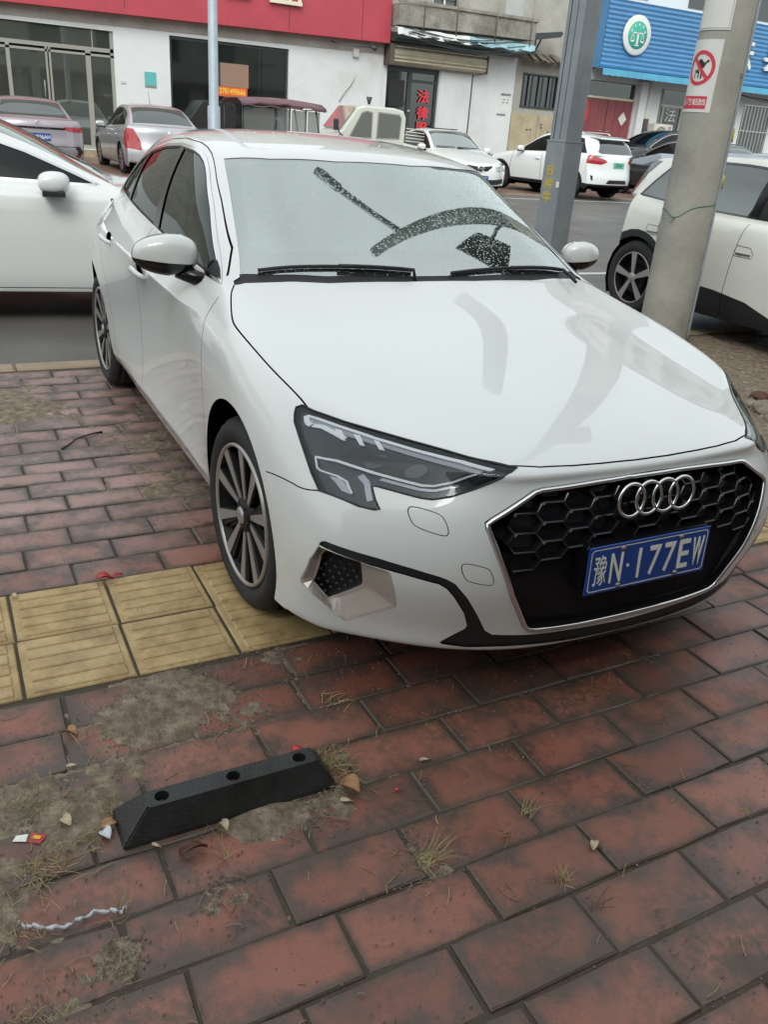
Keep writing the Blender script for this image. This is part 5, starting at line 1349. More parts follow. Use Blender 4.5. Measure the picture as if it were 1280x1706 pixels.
def build_road():
    mb = MB(); xs = [(-3.16, -.055), (-6, .0), (-10, .05), (-14, .10), (-17, .115)]
    for (a, za), (b, zb) in zip(xs[:-1], xs[1:]): mb.quad((a, -60, za), (b, -60, zb), (b, 80, zb), (a, 80, za))
    tag(mb.build('road', M['asphalt']), kind='structure')
    kb = empty('kerb', (0, 0, 0)); tag(kb, kind='structure')
    mb = MB()
    stone = MB().bbox(-3.15, -3.005, 0, .985, -.3, .004, .008).mesh('kerb_stone', M['kerb'])
    for k in range(-9, 14): o = mobj('kerb_stone', stone, kb); o.location = (0, k*1.0-.3, 0)
    mb = MB(); mb.box(-17.15, -17.0, -60, 80, -.1, .135); tag(mb.build('far_kerb', M['kerb']), kind='structure')
    mb = MB(); mb.box(-25.5, -17.15, -60, 80, -.1, .125); tag(mb.build('far_pavement', M['far_paving']), kind='structure')
    def rz(x): return interp([p[0] for p in xs], [p[1] for p in xs], x)
    tag(MB().prism([(-20.6, .126), (-20.95, .40), (-25.4, .40), (-25.4, .1)], 18.6, 26.2, 'y').build('raised_forecourt', M['far_paving']), kind='structure')
    l = MB()
    for x, w in ((-6.05, .13), (-15.9, .14)):
        za, zb = rz(x-w/2)+.004, rz(x+w/2)+.004
        l.quad((x-w/2, -60, za), (x+w/2, -60, zb), (x+w/2, 80, zb), (x-w/2, 80, za))
    for i in range(2):
        o = MB(); x, w = ((-6.05, .13), (-15.9, .14))[i]; za, zb = rz(x-w/2)+.004, rz(x+w/2)+.004
        o.quad((x-w/2, -60, za), (x+w/2, -60, zb), (x+w/2, 80, zb), (x-w/2, 80, za)); tag(o.build('lane_line', M['line']), kind='structure')
    mb = MB(); mb.box(-90, 60, -90, 110, -.9, -.35); tag(mb.build('ground', M['asphalt']), kind='structure')
def build_ground_cover():
    # loose dirt lying over the joints and in drifts round the wheel stop
    blobs = [(.43, -1.27, .12, .75), (.58, -1.36, .12, .72), (.38, -1.12, .10, .5), (.72, -1.62, .13, .78), (.96, -1.13, .07, .9), (.80, -1.50, .08, .8), (.35, -.85, .10, .5), (.95, -1.0, .09, .6), (1.12, -1.28, .06, .6), (.55, -1.1, .10, .6),
             (1.18, -1.50, .05, .6), (1.25, -1.66, .08, .6), (.95, -1.75, .10, .8), (1.2, -.85, .07, .35), (-2.2, -1.42, .25, .7), (-2.45, -1.5, .3, .8), (-1.3, -.80, .3, .45), (-1.9, -.85, .3, .5), (-.9, -.85, .22, .45), (-2.4, 4.0, .8, .8), (-1.2, 3.2, .8, 1.0), (-.4, 2.6, .5, .7)]
    def patch(x0, x1, y0, y1, st):
        nx, ny = int((x1-x0)/st), int((y1-y0)/st); V, F = [], []
        for i in range(nx+1):
            for j in range(ny+1):
                x, y = x0+i*st, y0+j*st; h = -.0112
                for bx, by, br, ba in blobs:
                    d = math.hypot(x-bx, y-by)/br
                    if d < 1.6: h += .0165*ba*max(0, 1-(d/1.6)**2)
                h += .007*noise.noise((x*8, y*8, 1.3))+.005*noise.noise((x*24, y*24, 4))+.0042*noise.noise((x*60, y*60, 9))
                if -.30 < x < .31: h -= .004
                V.append((x, y, h))
        for i in range(nx):
            for j in range(ny):
                a = i*(ny+1)+j; F.append((a, a+ny+1, a+ny+2, a+1))
        return V, F
    mb = MB()
    for r in ((.30, 1.9, -2.0, -.2, .011), (.30, 1.9, -.2, 1.2, .02), (-3.0, -.30, -2.4, -.55, .02), (-2.95, .2, 2.0, 4.8, .03)): mb.add(*patch(*r), True)
    o = mb.build('loose_dirt', M['dirt']); o['kind'] = 'stuff'; tag(o, 'thin sandy dirt lying in the brick joints and round the black wheel stop', 'dirt')
    # short straw lying flat
    r2 = random.Random(9); sb = MB()
    for _ in range(330):
        x, y = r2.uniform(.3, 1.85), r2.uniform(-1.9, .3)
        if r2.random() < .6: bx, by, br, ba = r2.choice(blobs[:14]); x, y = bx+r2.gauss(0, br*.8), by+r2.gauss(0, br*.8)
        a = r2.uniform(0, PI); l = r2.uniform(.006, .028); w = r2.uniform(.0005, .0011); c, s_ = math.cos(a), math.sin(a); k = r2.uniform(-.25, .25)*l; z = r2.uniform(.001, .006)
        P_ = [(x-c*l, y-s_*l, .001), (x-s_*k, y+c*k, z), (x+c*l, y+s_*l, .002)]
        v = [];
        for p in P_: v += [(p[0]-s_*w, p[1]+c*w, p[2]), (p[0]+s_*w, p[1]-c*w, p[2]+w)]
        sb.add(v, [(0, 1, 3, 2), (2, 3, 5, 4)])
    tag(sb.build('straw_bits', M['straw']), 'short pale straw bits strewn flat over the foreground bricks', 'straw', kind='stuff')
    # grit
    rr = random.Random(5); g = MB()
    for _ in range(5200):
        x = rr.uniform(.3, 1.9); y = rr.uniform(-1.9, .6); s = rr.choice([.0008, .001, .0013, .0018, .0026])
        if rr.random() < .5: bx, by, br, ba = rr.choice(blobs[:14]); x = bx+rr.gauss(0, br*.6); y = by+rr.gauss(0, br*.6)
        g.add([(x-s, y-s, .0), (x+s, y-s*.8, .0), (x+s*.7, y+s, 0), (x-s, y+s, 0), (x, y, s*1.5+.001)], [(0, 1, 4), (1, 2, 4), (2, 3, 4), (3, 0, 4)])
    o = g.build('grit', M['grit']); tag(o, 'scattered grit and crumbs of stone on the bricks in the foreground', 'grit', kind='stuff')
M['grit'] = mat('grit', (.20, .17, .13), .7, noise_amt=.5, noise_scale=40)
M['straw'] = mat('dry_grass', (.30, .235, .11), .6, noise_amt=.4, noise_scale=30)
M['weed_green'] = mat('weed_green', (.12, .125, .035), .6, noise_amt=.4, noise_scale=30)
M['leaf_brown'] = mat('leaf_brown', (.36, .19, .085), .55, noise_amt=.35, noise_scale=60)
M['leaf_pale'] = mat('leaf_pale', (.50, .40, .27), .6, noise_amt=.3, noise_scale=60)
M['bark'] = mat('bark', (.10, .035, .022), .6, noise_amt=.5, noise_scale=80, bump=.4)
M['wrapper_red'] = mat('wrapper_red', (.45, .03, .035), .3)
M['wrapper_yellow'] = mat('wrapper_yellow', (.75, .45, .04), .35)
M['plastic_white'] = mat('plastic_white', (.55, .57, .60), .35)
M['stop_rubber'] = mat('stop_rubber', (.020, .021, .021), .46, 0, .5, noise_amt=.75, noise_scale=9, bump=.3, bump_scale=150)

def build_stopper():
    r = empty('wheel_stop', (0, 0, 0), 0, 'black rubber wheel stop with three bolt holes lying on the bricks', 'wheel stop')
    x0, x1, y0, y1, z = .778, .930, -1.452, -.925, .080; tx0, tx1, ty0, ty1 = .852, .903, -1.383, -.975
    bolts = [(.8775, -1.345), (.8775, -1.178), (.8775, -1.012)]
    # top face with round holes: fan between hole rings and the outline, one cell per hole
    bm = bmesh.new(); N_ = 20; cuts = [ty0, (bolts[0][1]+bolts[1][1])/2, (bolts[1][1]+bolts[2][1])/2, ty1]
    for k, (bx, by) in enumerate(bolts):
        ya, yb = cuts[k], cuts[k+1]; ring = [(bx+.0165*math.cos(2*PI*i/N_), by+.0165*math.sin(2*PI*i/N_)) for i in range(N_)]
        outer = []
        for i in range(N_):
            a = 2*PI*i/N_; c, s = math.cos(a), math.sin(a)
            tx = ((tx1-bx) if c > 0 else (tx0-bx))/c if abs(c) > 1e-6 else 1e9; ty = ((yb-by) if s > 0 else (ya-by))/s if abs(s) > 1e-6 else 1e9
            t = min(tx, ty); outer.append((bx+c*t, by+s*t))
        vr = [bm.verts.new((x, y, z)) for x, y in ring]; vo_ = [bm.verts.new((x, y, z)) for x, y in outer]; vb = [bm.verts.new((x, y, z-.03)) for x, y in ring]
        corners = [(tx0, ya), (tx1, ya), (tx1, yb), (tx0, yb)]
        for i in range(N_):
            j = (i+1) % N_; q = [vr[i], vo_[i], vo_[j], vr[j]]
            a, b = outer[i], outer[j]
            for cc in corners:
                if (abs(a[0]-cc[0]) < 1e-6 or abs(a[1]-cc[1]) < 1e-6) and (abs(b[0]-cc[0]) < 1e-6 or abs(b[1]-cc[1]) < 1e-6) and not (abs(a[0]-b[0]) < 1e-6 or abs(a[1]-b[1]) < 1e-6):
                    q = [vr[i], vo_[i], bm.verts.new((*cc, z)), vo_[j], vr[j]]
            bm.faces.new(q); bm.faces.new([vr[i], vr[j], vb[j], vb[i]])
        bm.faces.new(vb)
    T = [(tx0, ty0), (tx1, ty0), (tx1, ty1), (tx0, ty1)]; Bq = [(x0+.02, y0, 0), (x1, y0+.004, 0), (x1, y1, 0), (x0+.02, y1, 0)]
    vt = [bm.verts.new((*p, z)) for p in T]; mid = [bm.verts.new(((t[0]*.12+b[0]*.88), (t[1]*.12+b[1]*.88), .012)) for t, b in zip(T, Bq)]; vb = [bm.verts.new((b[0], b[1], -.02)) for b in Bq]
    for i in range(4):
        j = (i+1) % 4; bm.faces.new([vt[i], vt[j], mid[j], mid[i]][::-1]); bm.faces.new([mid[i], mid[j], vb[j], vb[i]][::-1])
    bmesh.ops.remove_doubles(bm, verts=bm.verts, dist=.0002); bmesh.ops.recalc_face_normals(bm, faces=bm.faces)
    es = [e for e in bm.edges if len(e.link_faces) == 2 and e.calc_face_angle(0) > .35 and not (max(v.co.z for v in e.verts) > z-.001 and min(v.co.z for v in e.verts) > z-.001 and e.calc_length() < .008)]
    bmesh.ops.bevel(bm, geom=es, offset=.004, segments=2, affect='EDGES', clamp_overlap=True)
    me = bpy.data.meshes.new('block'); bm.to_mesh(me); bm.free(); me.materials.append(M['stop_rubber']); mobj('block', me, r)
    for bx, by in bolts:
        MB().lathe([(0, .012), (.005, .011), (.0065, .006), (.0065, 0), (.011, 0), (.011, -.004)], 10, 'z', (bx, by, z-.026)).build('bolt', M['bolt_rust'], r)
M['bolt_rust'] = mat('bolt_rust', (.09, .07, .06), .5, .5, noise_amt=.4, noise_scale=200)
def tuft(x, y, n, h, spread, m='straw', lean=(0, 0), label=None, seed=0, fine=.0009):
    rr = random.Random(seed*7+n); mb = MB()
    for _ in range(n):
        a = rr.uniform(0, 2*PI); L_ = h*rr.uniform(.45, 1.15); bx, by = x+rr.gauss(0, spread), y+rr.gauss(0, spread); out = rr.uniform(.2, 1.0)*L_
        dx, dy = math.cos(a)*out+lean[0]*L_, math.sin(a)*out+lean[1]*L_; c = rr.uniform(-.3, .3); w = fine*rr.uniform(.6, 1.4); pts = []
        for i in range(5):
            t = i/4; pts.append((bx+dx*t+c*dy*t*t*.6, by+dy*t-c*dx*t*t*.6, max(.002, L_*.75*(t-.62*t*t)*(1 if out < L_*.7 else .45))))
        px, py = -dy, dx; q = math.hypot(px, py) or 1; px, py = px/q*w, py/q*w
        v = []
        for i, p in enumerate(pts): k = 1-.7*i/4; v += [(p[0]-px*k, p[1]-py*k, p[2]), (p[0]+px*k, p[1]+py*k, p[2]+w*.8)]
        mb.add(v, [(2*i, 2*i+1, 2*i+3, 2*i+2) for i in range(4)])
    o = mb.build('weed_tuft', M[m]); o['kind'] = 'stuff'; return tag(o, label, 'weeds')
def leaf(x, y, z, s, rot, m, name, label, cat, curl=.4, asp=.5):
    V, F = [], []
    for i in range(7):
        t = i/6; w = s*asp*math.sin(PI*min(1, t*.92+.06))**.8
        for k, u in enumerate((-1, -.4, 0, .4, 1)):
            V.append((s*(t-.5)*2*.5*2*.5, u*w*.5, abs(u)**1.5*w*curl+.12*s*math.sin(t*3+u)+.0015))
    for i in range(6):
        for k in range(4): a = i*5+k; F.append((a, a+5, a+6, a+1))
    me = pydata(name, V, F, M[m], True); o = mobj(name, me); o.location = (x, y, z); o.rotation_euler = (rnd.uniform(-.15, .15), rnd.uniform(-.15, .15), rot); md = o.modifiers.new('t', 'SOLIDIFY'); md.thickness = .0008
    return tag(o, label, cat)
def build_litter():
    T = tuft
    T(.845, -.915, 150, .075, .022, 'straw', (0, .1), 'dense dry grass clump spilling over the right end of the black wheel stop', 1)
    T(.845, -.905, 40, .05, .02, 'weed_green', (0, .1), 'few green blades in the dry clump at the right end of the wheel stop', 2)
    T(.915, -.92, 45, .05, .018, 'straw', (.3, .1), 'dry roots hanging over the front right corner of the wheel stop', 3)
    T(.755, -1.50, 60, .05, .028, 'weed_green', (0, -.1), 'greenish weeds just left of the wheel stop near its back corner', 4)
    T(.80, -1.45, 40, .04, .02, 'straw', (0, 0), 'dry straw against the left end of the wheel stop', 5)
    T(.90, -1.575, 90, .06, .04, 'straw', (0, .2), 'long heap of dry straw on the left between wheel stop and white ribbon', 6)
    T(.93, -1.62, 70, .05, .03, 'straw', (0, 0), 'dry straw at the left edge of the photo above the ribbon', 7)
    T(.72, -1.63, 40, .05, .03, 'weed_green', (0, 0), 'thin greenish weed at the left edge level with the wheel stop', 8)
    T(1.05, -1.66, 60, .05, .03, 'straw', (.1, 0), 'dry weed at the left end of the white ribbon', 9)
    T(1.07, -1.475, 14, .07, .008, 'straw', (-.4, 0), 'upright dry stalks at the right end of the white ribbon', 10)
    T(1.035, -1.243, 9, .085, .005, 'straw', (-.6, -.2), 'two thin dry stalks in the joint in front of the wheel stop', 11)
    T(1.215, -.835, 50, .07, .012, 'straw', (-.1, .6), 'dry grass spray lying over a joint left of the middle foreground', 12)
    T(1.225, -.615, 16, .06, .006, 'straw', (-.3, -.5), 'straw wisp in the joint, left of two, right of the grass spray', 13)
    T(1.19, -.55, 18, .075, .008, 'straw', (-.2, .3), 'straw wisp in the joint, right of two, above the pale leaf', 14)
    T(1.385, -.585, 34, .065, .007, 'straw', (-.5, -.1), 'small upright dry tuft growing from a joint in the middle foreground', 15)
    T(1.47, -.56, 12, .05, .006, 'bark', (-.2, .4), 'dark reddish twig wisp below the upright dry tuft', 16)
    T(1.24, -1.66, 30, .05, .02, 'straw', (0, 0), 'dry weed in the bottom left corner', 17)
    T(1.39, -.02, 12, .035, .006, 'straw', (0, 0), 'short dry tuft at the right edge of the foreground', 18)
    T(.50, -1.485, 12, .09, .012, 'straw', (.1, .4), 'thin stalks beside the brown leaf below the yellow tiles', 19)
    T(.62, -.80, 22, .05, .02, 'straw', (0, .4), 'thin straw under the front bumper beside the shadow', 20)
    T(.78, -1.05, 26, .10, .02, 'straw', (-.1, -.6), 'long reddish straws lying behind the wheel stop', 21, .0007)
    T(-.27, -1.28, 16, .05, .02, 'straw', (0, .2), 'straw bits on the edge of the yellow tiles beside the red scrap', 22)
    T(.30, -1.17, 34, .03, .06, 'straw', (0, .2), 'dry roots along the lower edge of the yellow tiles', 23)
    T(-.05, -1.21, 6, .06, .005, 'straw', (.0, .3), 'single dry stalk on a yellow tile', 24)
    leaf(.487, -1.488, .004, .045, .4, 'leaf_brown', 'dead_leaf', 'curled brown leaf on the dirt below the yellow tiles at left', 'leaf')
    leaf(.614, -1.505, .003, .032, 1.2, 'leaf_pale', 'wood_chip', 'pale stick-shaped chip left of the wheel stop on the bricks', 'wood chip', .05, .3)
    leaf(.955, -.905, .006, .055, .5, 'leaf_brown', 'dead_leaf', 'crumpled orange brown leaf under the dry clump right of the wheel stop', 'leaf', .6, .8)
    leaf(.985, -.928, .004, .035, 1.0, 'leaf_pale', 'dead_leaf', 'pale narrow leaf right of the wheel stop, below the crumpled brown one', 'leaf', .2, .35)
    leaf(.955, -1.225, .012, .034, .1, 'leaf_pale', 'dead_leaf', 'tan leaf leaning on the front of the wheel stop', 'leaf', .5, .6)
    leaf(.992, -1.305, .006, .062, 1.45, 'bark', 'bark_piece', 'reddish brown bark piece on the dirt in front of the wheel stop', 'bark', .7, .4)
    leaf(.945, -1.375, .004, .026, .8, 'leaf_pale', 'dead_leaf', 'small pale sliver left of the bark piece', 'leaf', .2, .3)
    leaf(1.335, -.454, .005, .030, 2.2, 'leaf_pale', 'dead_leaf', 'single pale curled leaf on the bricks right of the middle', 'leaf', .5, .6)
    leaf(.928, -.679, .003, .032, 1.4, 'leaf_pale', 'cigarette_end', 'pale cigarette end on the brick right of the wheel stop', 'cigarette end', .05, .28)
    leaf(.80, -1.545, .006, .04, .3, 'leaf_pale', 'dead_leaf', 'dry pale leaf among the weeds left of the wheel stop', 'leaf', .4, .6)
    leaf(.845, -1.46, .006, .04, 1.3, 'leaf_brown', 'dead_leaf', 'brown leaf stuck at the left end of the wheel stop', 'leaf', .4, .6)
    leaf(.87, -1.47, .005, .038, .2, 'plastic_white', 'paper_scrap', 'grey paper scrap at the left end of the wheel stop', 'paper scrap', .4, .7)
    leaf(.998, -.795, .003, .018, 1.2, 'wrapper_red', 'red_scrap', 'tiny red scrap on the brick right of the crumpled leaf', 'scrap', .3, .4)
    leaf(-.278, -1.27, .008, .055, 1.3, 'wrapper_red', 'ribbon_scrap', 'crumpled red plastic scrap at the upper edge of the yellow tiles', 'plastic scrap', .6, .5)
    leaf(-.285, -1.225, .008, .035, 1.9, 'wrapper_red', 'ribbon_scrap', 'second smaller red plastic scrap, right of the crumpled one on the tiles', 'plastic scrap', .6, .4)
    leaf(-.26, -1.56, .006, .032, .5, 'leaf_pale', 'dead_leaf', 'small pale leaf in the joint at the left edge of the yellow tiles', 'leaf', .5, .5)
    leaf(.77, -.972, .081, .03, 1.2, 'wrapper_red', 'red_scrap', 'red scrap of plastic behind the right end of the wheel stop', 'scrap', .3, .5).location.z = .006
    w = empty('candy_wrapper', (.822, -1.612, 0), 1.1, 'red and yellow sweet wrapper on the brick at the left edge', 'wrapper')
    MB().add([(-.018, -.008, .002), (.014, -.012, .004), (.02, .010, .006), (-.012, .013, .009), (0, 0, .011)], [(0, 1, 4), (1, 2, 4), (2, 3, 4), (3, 0, 4)]).build('foil', M['wrapper_red'], w)
    MB().add([(-.008, -.004, .0105), (.010, -.005, .0095), (.012, .003, .0105), (-.004, .004, .012)], [(0, 1, 2, 3)]).build('print', M['wrapper_yellow'], w)
    MB().add([(-.048, -.01, .003), (-.018, -.009, .004), (-.02, .009, .008), (-.046, .006, .004)], [(0, 1, 2, 3)]).build('paper_end', M['plate_white'], w)
    rb = MB()
    base_ = [(1.036, -1.668), (1.050, -1.652), (1.062, -1.625), (1.078, -1.60), (1.076, -1.57), (1.070, -1.545), (1.068, -1.52), (1.078, -1.495), (1.088, -1.478), (1.080, -1.468)]
    sm_ = smooth_poly(base_, 2, False); pts = [(x+.0016*math.sin(i*2.3), y, .006+.004*math.sin(i*1.1)+.002*math.sin(i*2.9)) for i, (x, y) in enumerate(sm_)]
    v = []
    for i, p in enumerate(pts): tw = .0034+.0022*math.sin(i*1.7); v += [(p[0]-tw, p[1], p[2]+.003*math.sin(i*1.7)), (p[0], p[1]+.002, p[2]+.006), (p[0]+tw, p[1]-.001, p[2]-.001)]
    n = len(pts); rb.add(v, [(3*i+k, 3*i+k+1, 3*i+k+4, 3*i+k+3) for i in range(n-1) for k in range(2)], True); o = rb.build('plastic_ribbon', M['plastic_white']); o.modifiers.new('t', 'SOLIDIFY').thickness = .001
    tag(o, 'crumpled white plastic ribbon lying along a brick joint at lower left', 'plastic strip')
    tag(MB().tube([(-1.59, -1.235, .004), (-1.63, -1.20, .006), (-1.69, -1.16, .008), (-1.735, -1.115, .006), (-1.765, -1.06, .005), (-1.775, -1.02, .004)], [.005, .004, .0035, .0035, .004, .006], 6).build('black_twig', M['black_plastic']), 'thin black curved twig on the bricks left of the car', 'twig')
    # rubble at the far right
    rr = random.Random(11)
    for i, (x, y, s, lb) in enumerate([(-1.05, 2.95, .085, 'large tan stone of the rubble beside the car headlight at the right edge'), (-1.30, 3.18, .06, 'dark brown clod on the rubble at the right edge, behind the large stone'), (-.92, 2.83, .045, 'small round stone of the rubble, nearest the headlight'), (-1.2, 2.98, .045, 'middle-sized grey stone of the rubble left of the brown clod')]):
        bm = bmesh.new(); bmesh.ops.create_icosphere(bm, subdivisions=3, radius=s)
        for v in bm.verts: v.co *= 1+.35*noise.noise(v.co*14+Vector((i*3, 0, 0))); v.co.z *= .62
        me = bpy.data.meshes.new('stone'); bm.to_mesh(me); bm.free(); me.shade_smooth(); me.materials.append(M['stone'] if i != 1 else M['bark']); o = mobj('stone', me); o.location = (x, y, s*.35); tag(o, lb, 'stone')
    g = MB()
    for _ in range(260):
        x, y = rr.gauss(-1.15, .22), rr.gauss(3.0, .28); s = rr.uniform(.006, .024)
        g.add([(x-s, y-s, .0), (x+s, y-s*.8, .0), (x+s*.7, y+s, 0), (x-s, y+s, 0), (x+s*.2, y, s*1.3)], [(0, 1, 4), (1, 2, 4), (2, 3, 4), (3, 0, 4)])
    tag(g.build('rubble', M['stone']), 'heap of broken stone crumbs beside the car at the right edge', 'rubble', kind='stuff')
M['stone'] = mat('stone', (.25, .21, .16), .75, noise_amt=.35, noise_scale=25, bump=.5, bump_scale=60)

# ------------------------------------------------------------------ poles and the sign on the concrete pole
M['concrete'] = ground_mat('pole_concrete', [(.28, (.20, .195, .165)), (.45, (.30, .295, .255)), (.6, (.36, .355, .31)), (.75, (.42, .41, .36))], 3.2, (.55, .85), .5, .006, 90)
M['reflect_dark_concrete'] = ground_mat('reflect_dark_concrete', [(.28, (.035, .045, .04)), (.45, (.05, .065, .058)), (.75, (.08, .10, .09))], 3.2, (.55, .85), .5, .006, 90)  # concrete colour darkened so the upper shaft reflects dark in the windscreen
M['galv'] = mat('galvanised_steel', (.235, .265, .285), .5, .35, noise_amt=.18, noise_scale=4)
M['galv_plain'] = mat('post_paint', (.33, .38, .42), .5, .2, noise_amt=.12, noise_scale=4)
M['sign_white'] = mat('sign_white', (.66, .66, .63), .45, noise_amt=.06, noise_scale=8)
M['sign_red'] = mat('sign_red', (.56, .035, .06), .45)
M['sign_black'] = mat('sign_black', (.015, .015, .016), .5)
M['spray_yellow'] = mat('spray_yellow', (.50, .36, .03), .6, noise_amt=.35, noise_scale=60)
M['green_wire'] = mat('green_wire', (.04, .20, .13), .5)
def bend(me, cx, cy, r, a0, z0):
    """wraps a flat mesh (x right, y up, z out) round an upright pole; a0 is the angle of x = 0; seen from outside, x runs to the right"""
    for v in me.vertices:
        rr_ = r(z0+v.co.y)+v.co.z; a = a0+v.co.x/r(z0+v.co.y); z = z0+v.co.y
        v.co = Vector((cx+rr_*math.cos(a), cy+rr_*math.sin(a), z))
    return me
def grid_poly(poly, step=.012):
    """flat polygon cut into strips along x so it can be bent"""
    bm = bmesh.new(); bm.faces.new([bm.verts.new((a, b, 0)) for a, b in poly]); x0 = min(p[0] for p in poly); x1 = max(p[0] for p in poly); x = x0+step
    bmesh.ops.triangulate(bm, faces=bm.faces)
    while x < x1:
        bmesh.ops.bisect_plane(bm, geom=bm.verts[:]+bm.edges[:]+bm.faces[:], plane_co=(x, 0, 0), plane_no=(1, 0, 0)); x += step
    me = bpy.data.meshes.new('p'); bm.to_mesh(me); bm.free(); return me
def build_poles():
    px, py = -2.95, 3.87; rad = lambda z: .205-.0072*z
    pole = empty('concrete_pole', (0, 0, 0), 0, 'thick round grey concrete utility pole carrying the red and white no-climbing sign', 'utility pole')
    m_ = MB(); m_.lathe([(rad(z), z) for z in np.linspace(-.1, 3.6, 24)], 48, 'z', (px, py, 0)); m_.build('shaft', M['concrete'], pole)
    MB().lathe([(rad(z), z) for z in np.linspace(3.6, 10.6, 40)]+[(0, 10.6)], 48, 'z', (px, py, 0)).build('upper_shaft', M['reflect_dark_concrete'], pole)
    # cable strapped on the right side of the pole
    def on(a, z, o): return (px+(rad(z)+o)*math.cos(a), py+(rad(z)+o)*math.sin(a), z)
    ar = R(38)
    MB().tube([on(ar+.04*math.sin(z*2), z, .008) for z in np.linspace(0, 3.2, 30)], .011, 6).build('cable', M['galv_plain'], pole)
    MB().tube([on(ar+.09, z, .007) for z in np.linspace(1.35, 3.2, 20)], .006, 6).build('cable', M['black_plastic'], pole)
    for z, mt in ((1.62, 'spray_yellow'), (1.28, 'spray_yellow')): MB().tube([on(ar+.07, z+d, .020) for d in (-.05, .05)], .012, 6).build('cable_tie', M[mt], pole)
    MB().bbox(-.012, .012, -.012, .012, 0, .03, .004).build('bracket', M['galv'], pole).location = on(R(22), 2.02, .0)
    wr = MB(); wr.tube([on(R(a), 1.06-.075*math.exp(-((a+72)/26)**2)+.0004*(a+100), .004) for a in range(-140, 42, 6)], .0028, 5, cap=True)
    wr.tube([on(R(-72), .985, .006), on(R(-78), .95, .02), on(R(-80), .965, .03)], .0025, 5); wr.tube([on(R(-72), .985, .006), on(R(-84), .99, .03), on(R(-92), .98, .05)], .0025, 5)
    wr.build('green_wire', M['green_wire'], pole)
    # lamp arm near the top of the pole
    MB().tube([(px, py, 8.3), (px-.5, py-.6, 8.4), (px-1.1, py-1.3, 8.3)], .11, 8).build('arm', M['galv'], pole)
    MB().tube([(px-1.1, py-1.3, 8.28), (px-1.5, py-1.75, 8.22)], .15, 10).build('lamp_head', M['galv'], pole)
    # no-climbing sign
    sg = empty('no_climbing_sign', (0, 0, 0), 0, 'white sign on the concrete pole with a red circle over a climbing figure', 'sign')
    z0 = 2.005; a0 = R(-86); w, h = .143, .245
    p = grid_poly([(-w, -h), (w, -h), (w, h), (-w, h)]); p.materials.append(M['sign_white']); mobj('panel', bend(p, px, py, lambda z: rad(z)+.004, a0, z0), sg)
    def lay(poly, mt, nm, off, parent=sg, zc=z0, ac=a0):
        q = grid_poly(poly); q.materials.append(M[mt]); return mobj(nm, bend(q, px, py, lambda z: rad(z)+off, ac, zc), parent)
    cy = .055; N_ = 48
    ro, ri = .118, .092
    for k in range(1):
        bm = bmesh.new(); vo_ = [bm.verts.new((ro*math.cos(2*PI*i/N_), cy+ro*math.sin(2*PI*i/N_), 0)) for i in range(N_)]; vi_ = [bm.verts.new((ri*math.cos(2*PI*i/N_), cy+ri*math.sin(2*PI*i/N_), 0)) for i in range(N_)]
        for i in range(N_): bm.faces.new((vo_[i], vo_[(i+1) % N_], vi_[(i+1) % N_], vi_[i]))
        me = bpy.data.meshes.new('ring'); bm.to_mesh(me); bm.free(); me.materials.append(M['sign_red']); mobj('red_ring', bend(me, px, py, lambda z: rad(z)+.0065, a0, z0), sg)
    d = .5**.5; lay([(-ri*d-.009, cy+ri*d-.009), (ri*d-.009, cy-ri*d-.009), (ri*d+.009, cy-ri*d+.009), (-ri*d+.009, cy+ri*d+.009)], 'sign_red', 'red_slash', .0075)
    fig = [[(-.02, cy+.055), (-.005, cy+.062), (.03, cy+.035), (.045, cy+.045), (.05, cy+.035), (.03, cy+.0), (.01, cy-.005), (-.022, cy+.022), (-.025, cy+.05)], [(-.035, cy-.02), (-.02, cy-.005), (.0, cy-.03), (.0, cy-.07), (-.01, cy-.07), (-.012, cy-.035), (-.03, cy-.035)],
           [(.01, cy-.02), (.025, cy-.02), (.028, cy-.07), (.015, cy-.075)], [(-.045, cy-.01), (-.038, cy-.01), (-.035, cy-.07), (-.043, cy-.07)], circle(.055, cy+.045, .011, 12)]
    for f in fig: lay(f, 'sign_black', 'climbing_figure', .0055)['kind'] = 'stuff'
    lay([(-.128, -.222), (.105, -.222), (.105, -.135), (-.128, -.135)], 'sign_red', 'text_panel', .0055)
    tx = text_mesh('sign_text', '禁止攀登 高压危险', .047, M['sign_white'], .0, .56, .0012)
    for v in tx.vertices: v.co.x -= .012; v.co.y -= .1785; v.co.z = .008
    o = mobj('sign_text', bend(tx, px, py, rad, a0, z0), sg); o['kind'] = 'stuff'
    s2 = empty('upper_pole_sign', (0, 0, 0), 0, 'second white sign higher on the concrete pole, cut off by the photo edge', 'sign')
    q = grid_poly([(-.15, -.19), (.145, -.19), (.145, .19), (-.15, .19)]); q.materials.append(M['sign_white']); mobj('panel', bend(q, px, py, lambda z: rad(z)+.006, R(-80), 2.50), s2)
    for a, b, c, d_ in ((-.14, .135, -.18, -.176), (-.14, .135, .18, .184), (-.14, -.136, -.18, .18), (.131, .135, -.18, .18)):
        lay([(a, c), (b, c), (b, d_), (a, d_)], 'galv_plain', 'border', .0075, s2, 2.50, R(-80))
    tx = text_mesh('sign_text', '禁止标志', .05, M['sign_red'], .0, .9, .001)
    for v in tx.vertices: v.co.y += .03; v.co.z = .009
    mobj('sign_text', bend(tx, px, py, rad, R(-80), 2.50), s2)['kind'] = 'stuff'
    # square steel post
    post = empty('square_steel_post', (0, 0, 0), 0, 'square grey galvanised steel post with yellow spray marks near its base', 'post')
    cx, cy_ = -3.60, 3.03; an = R(8)
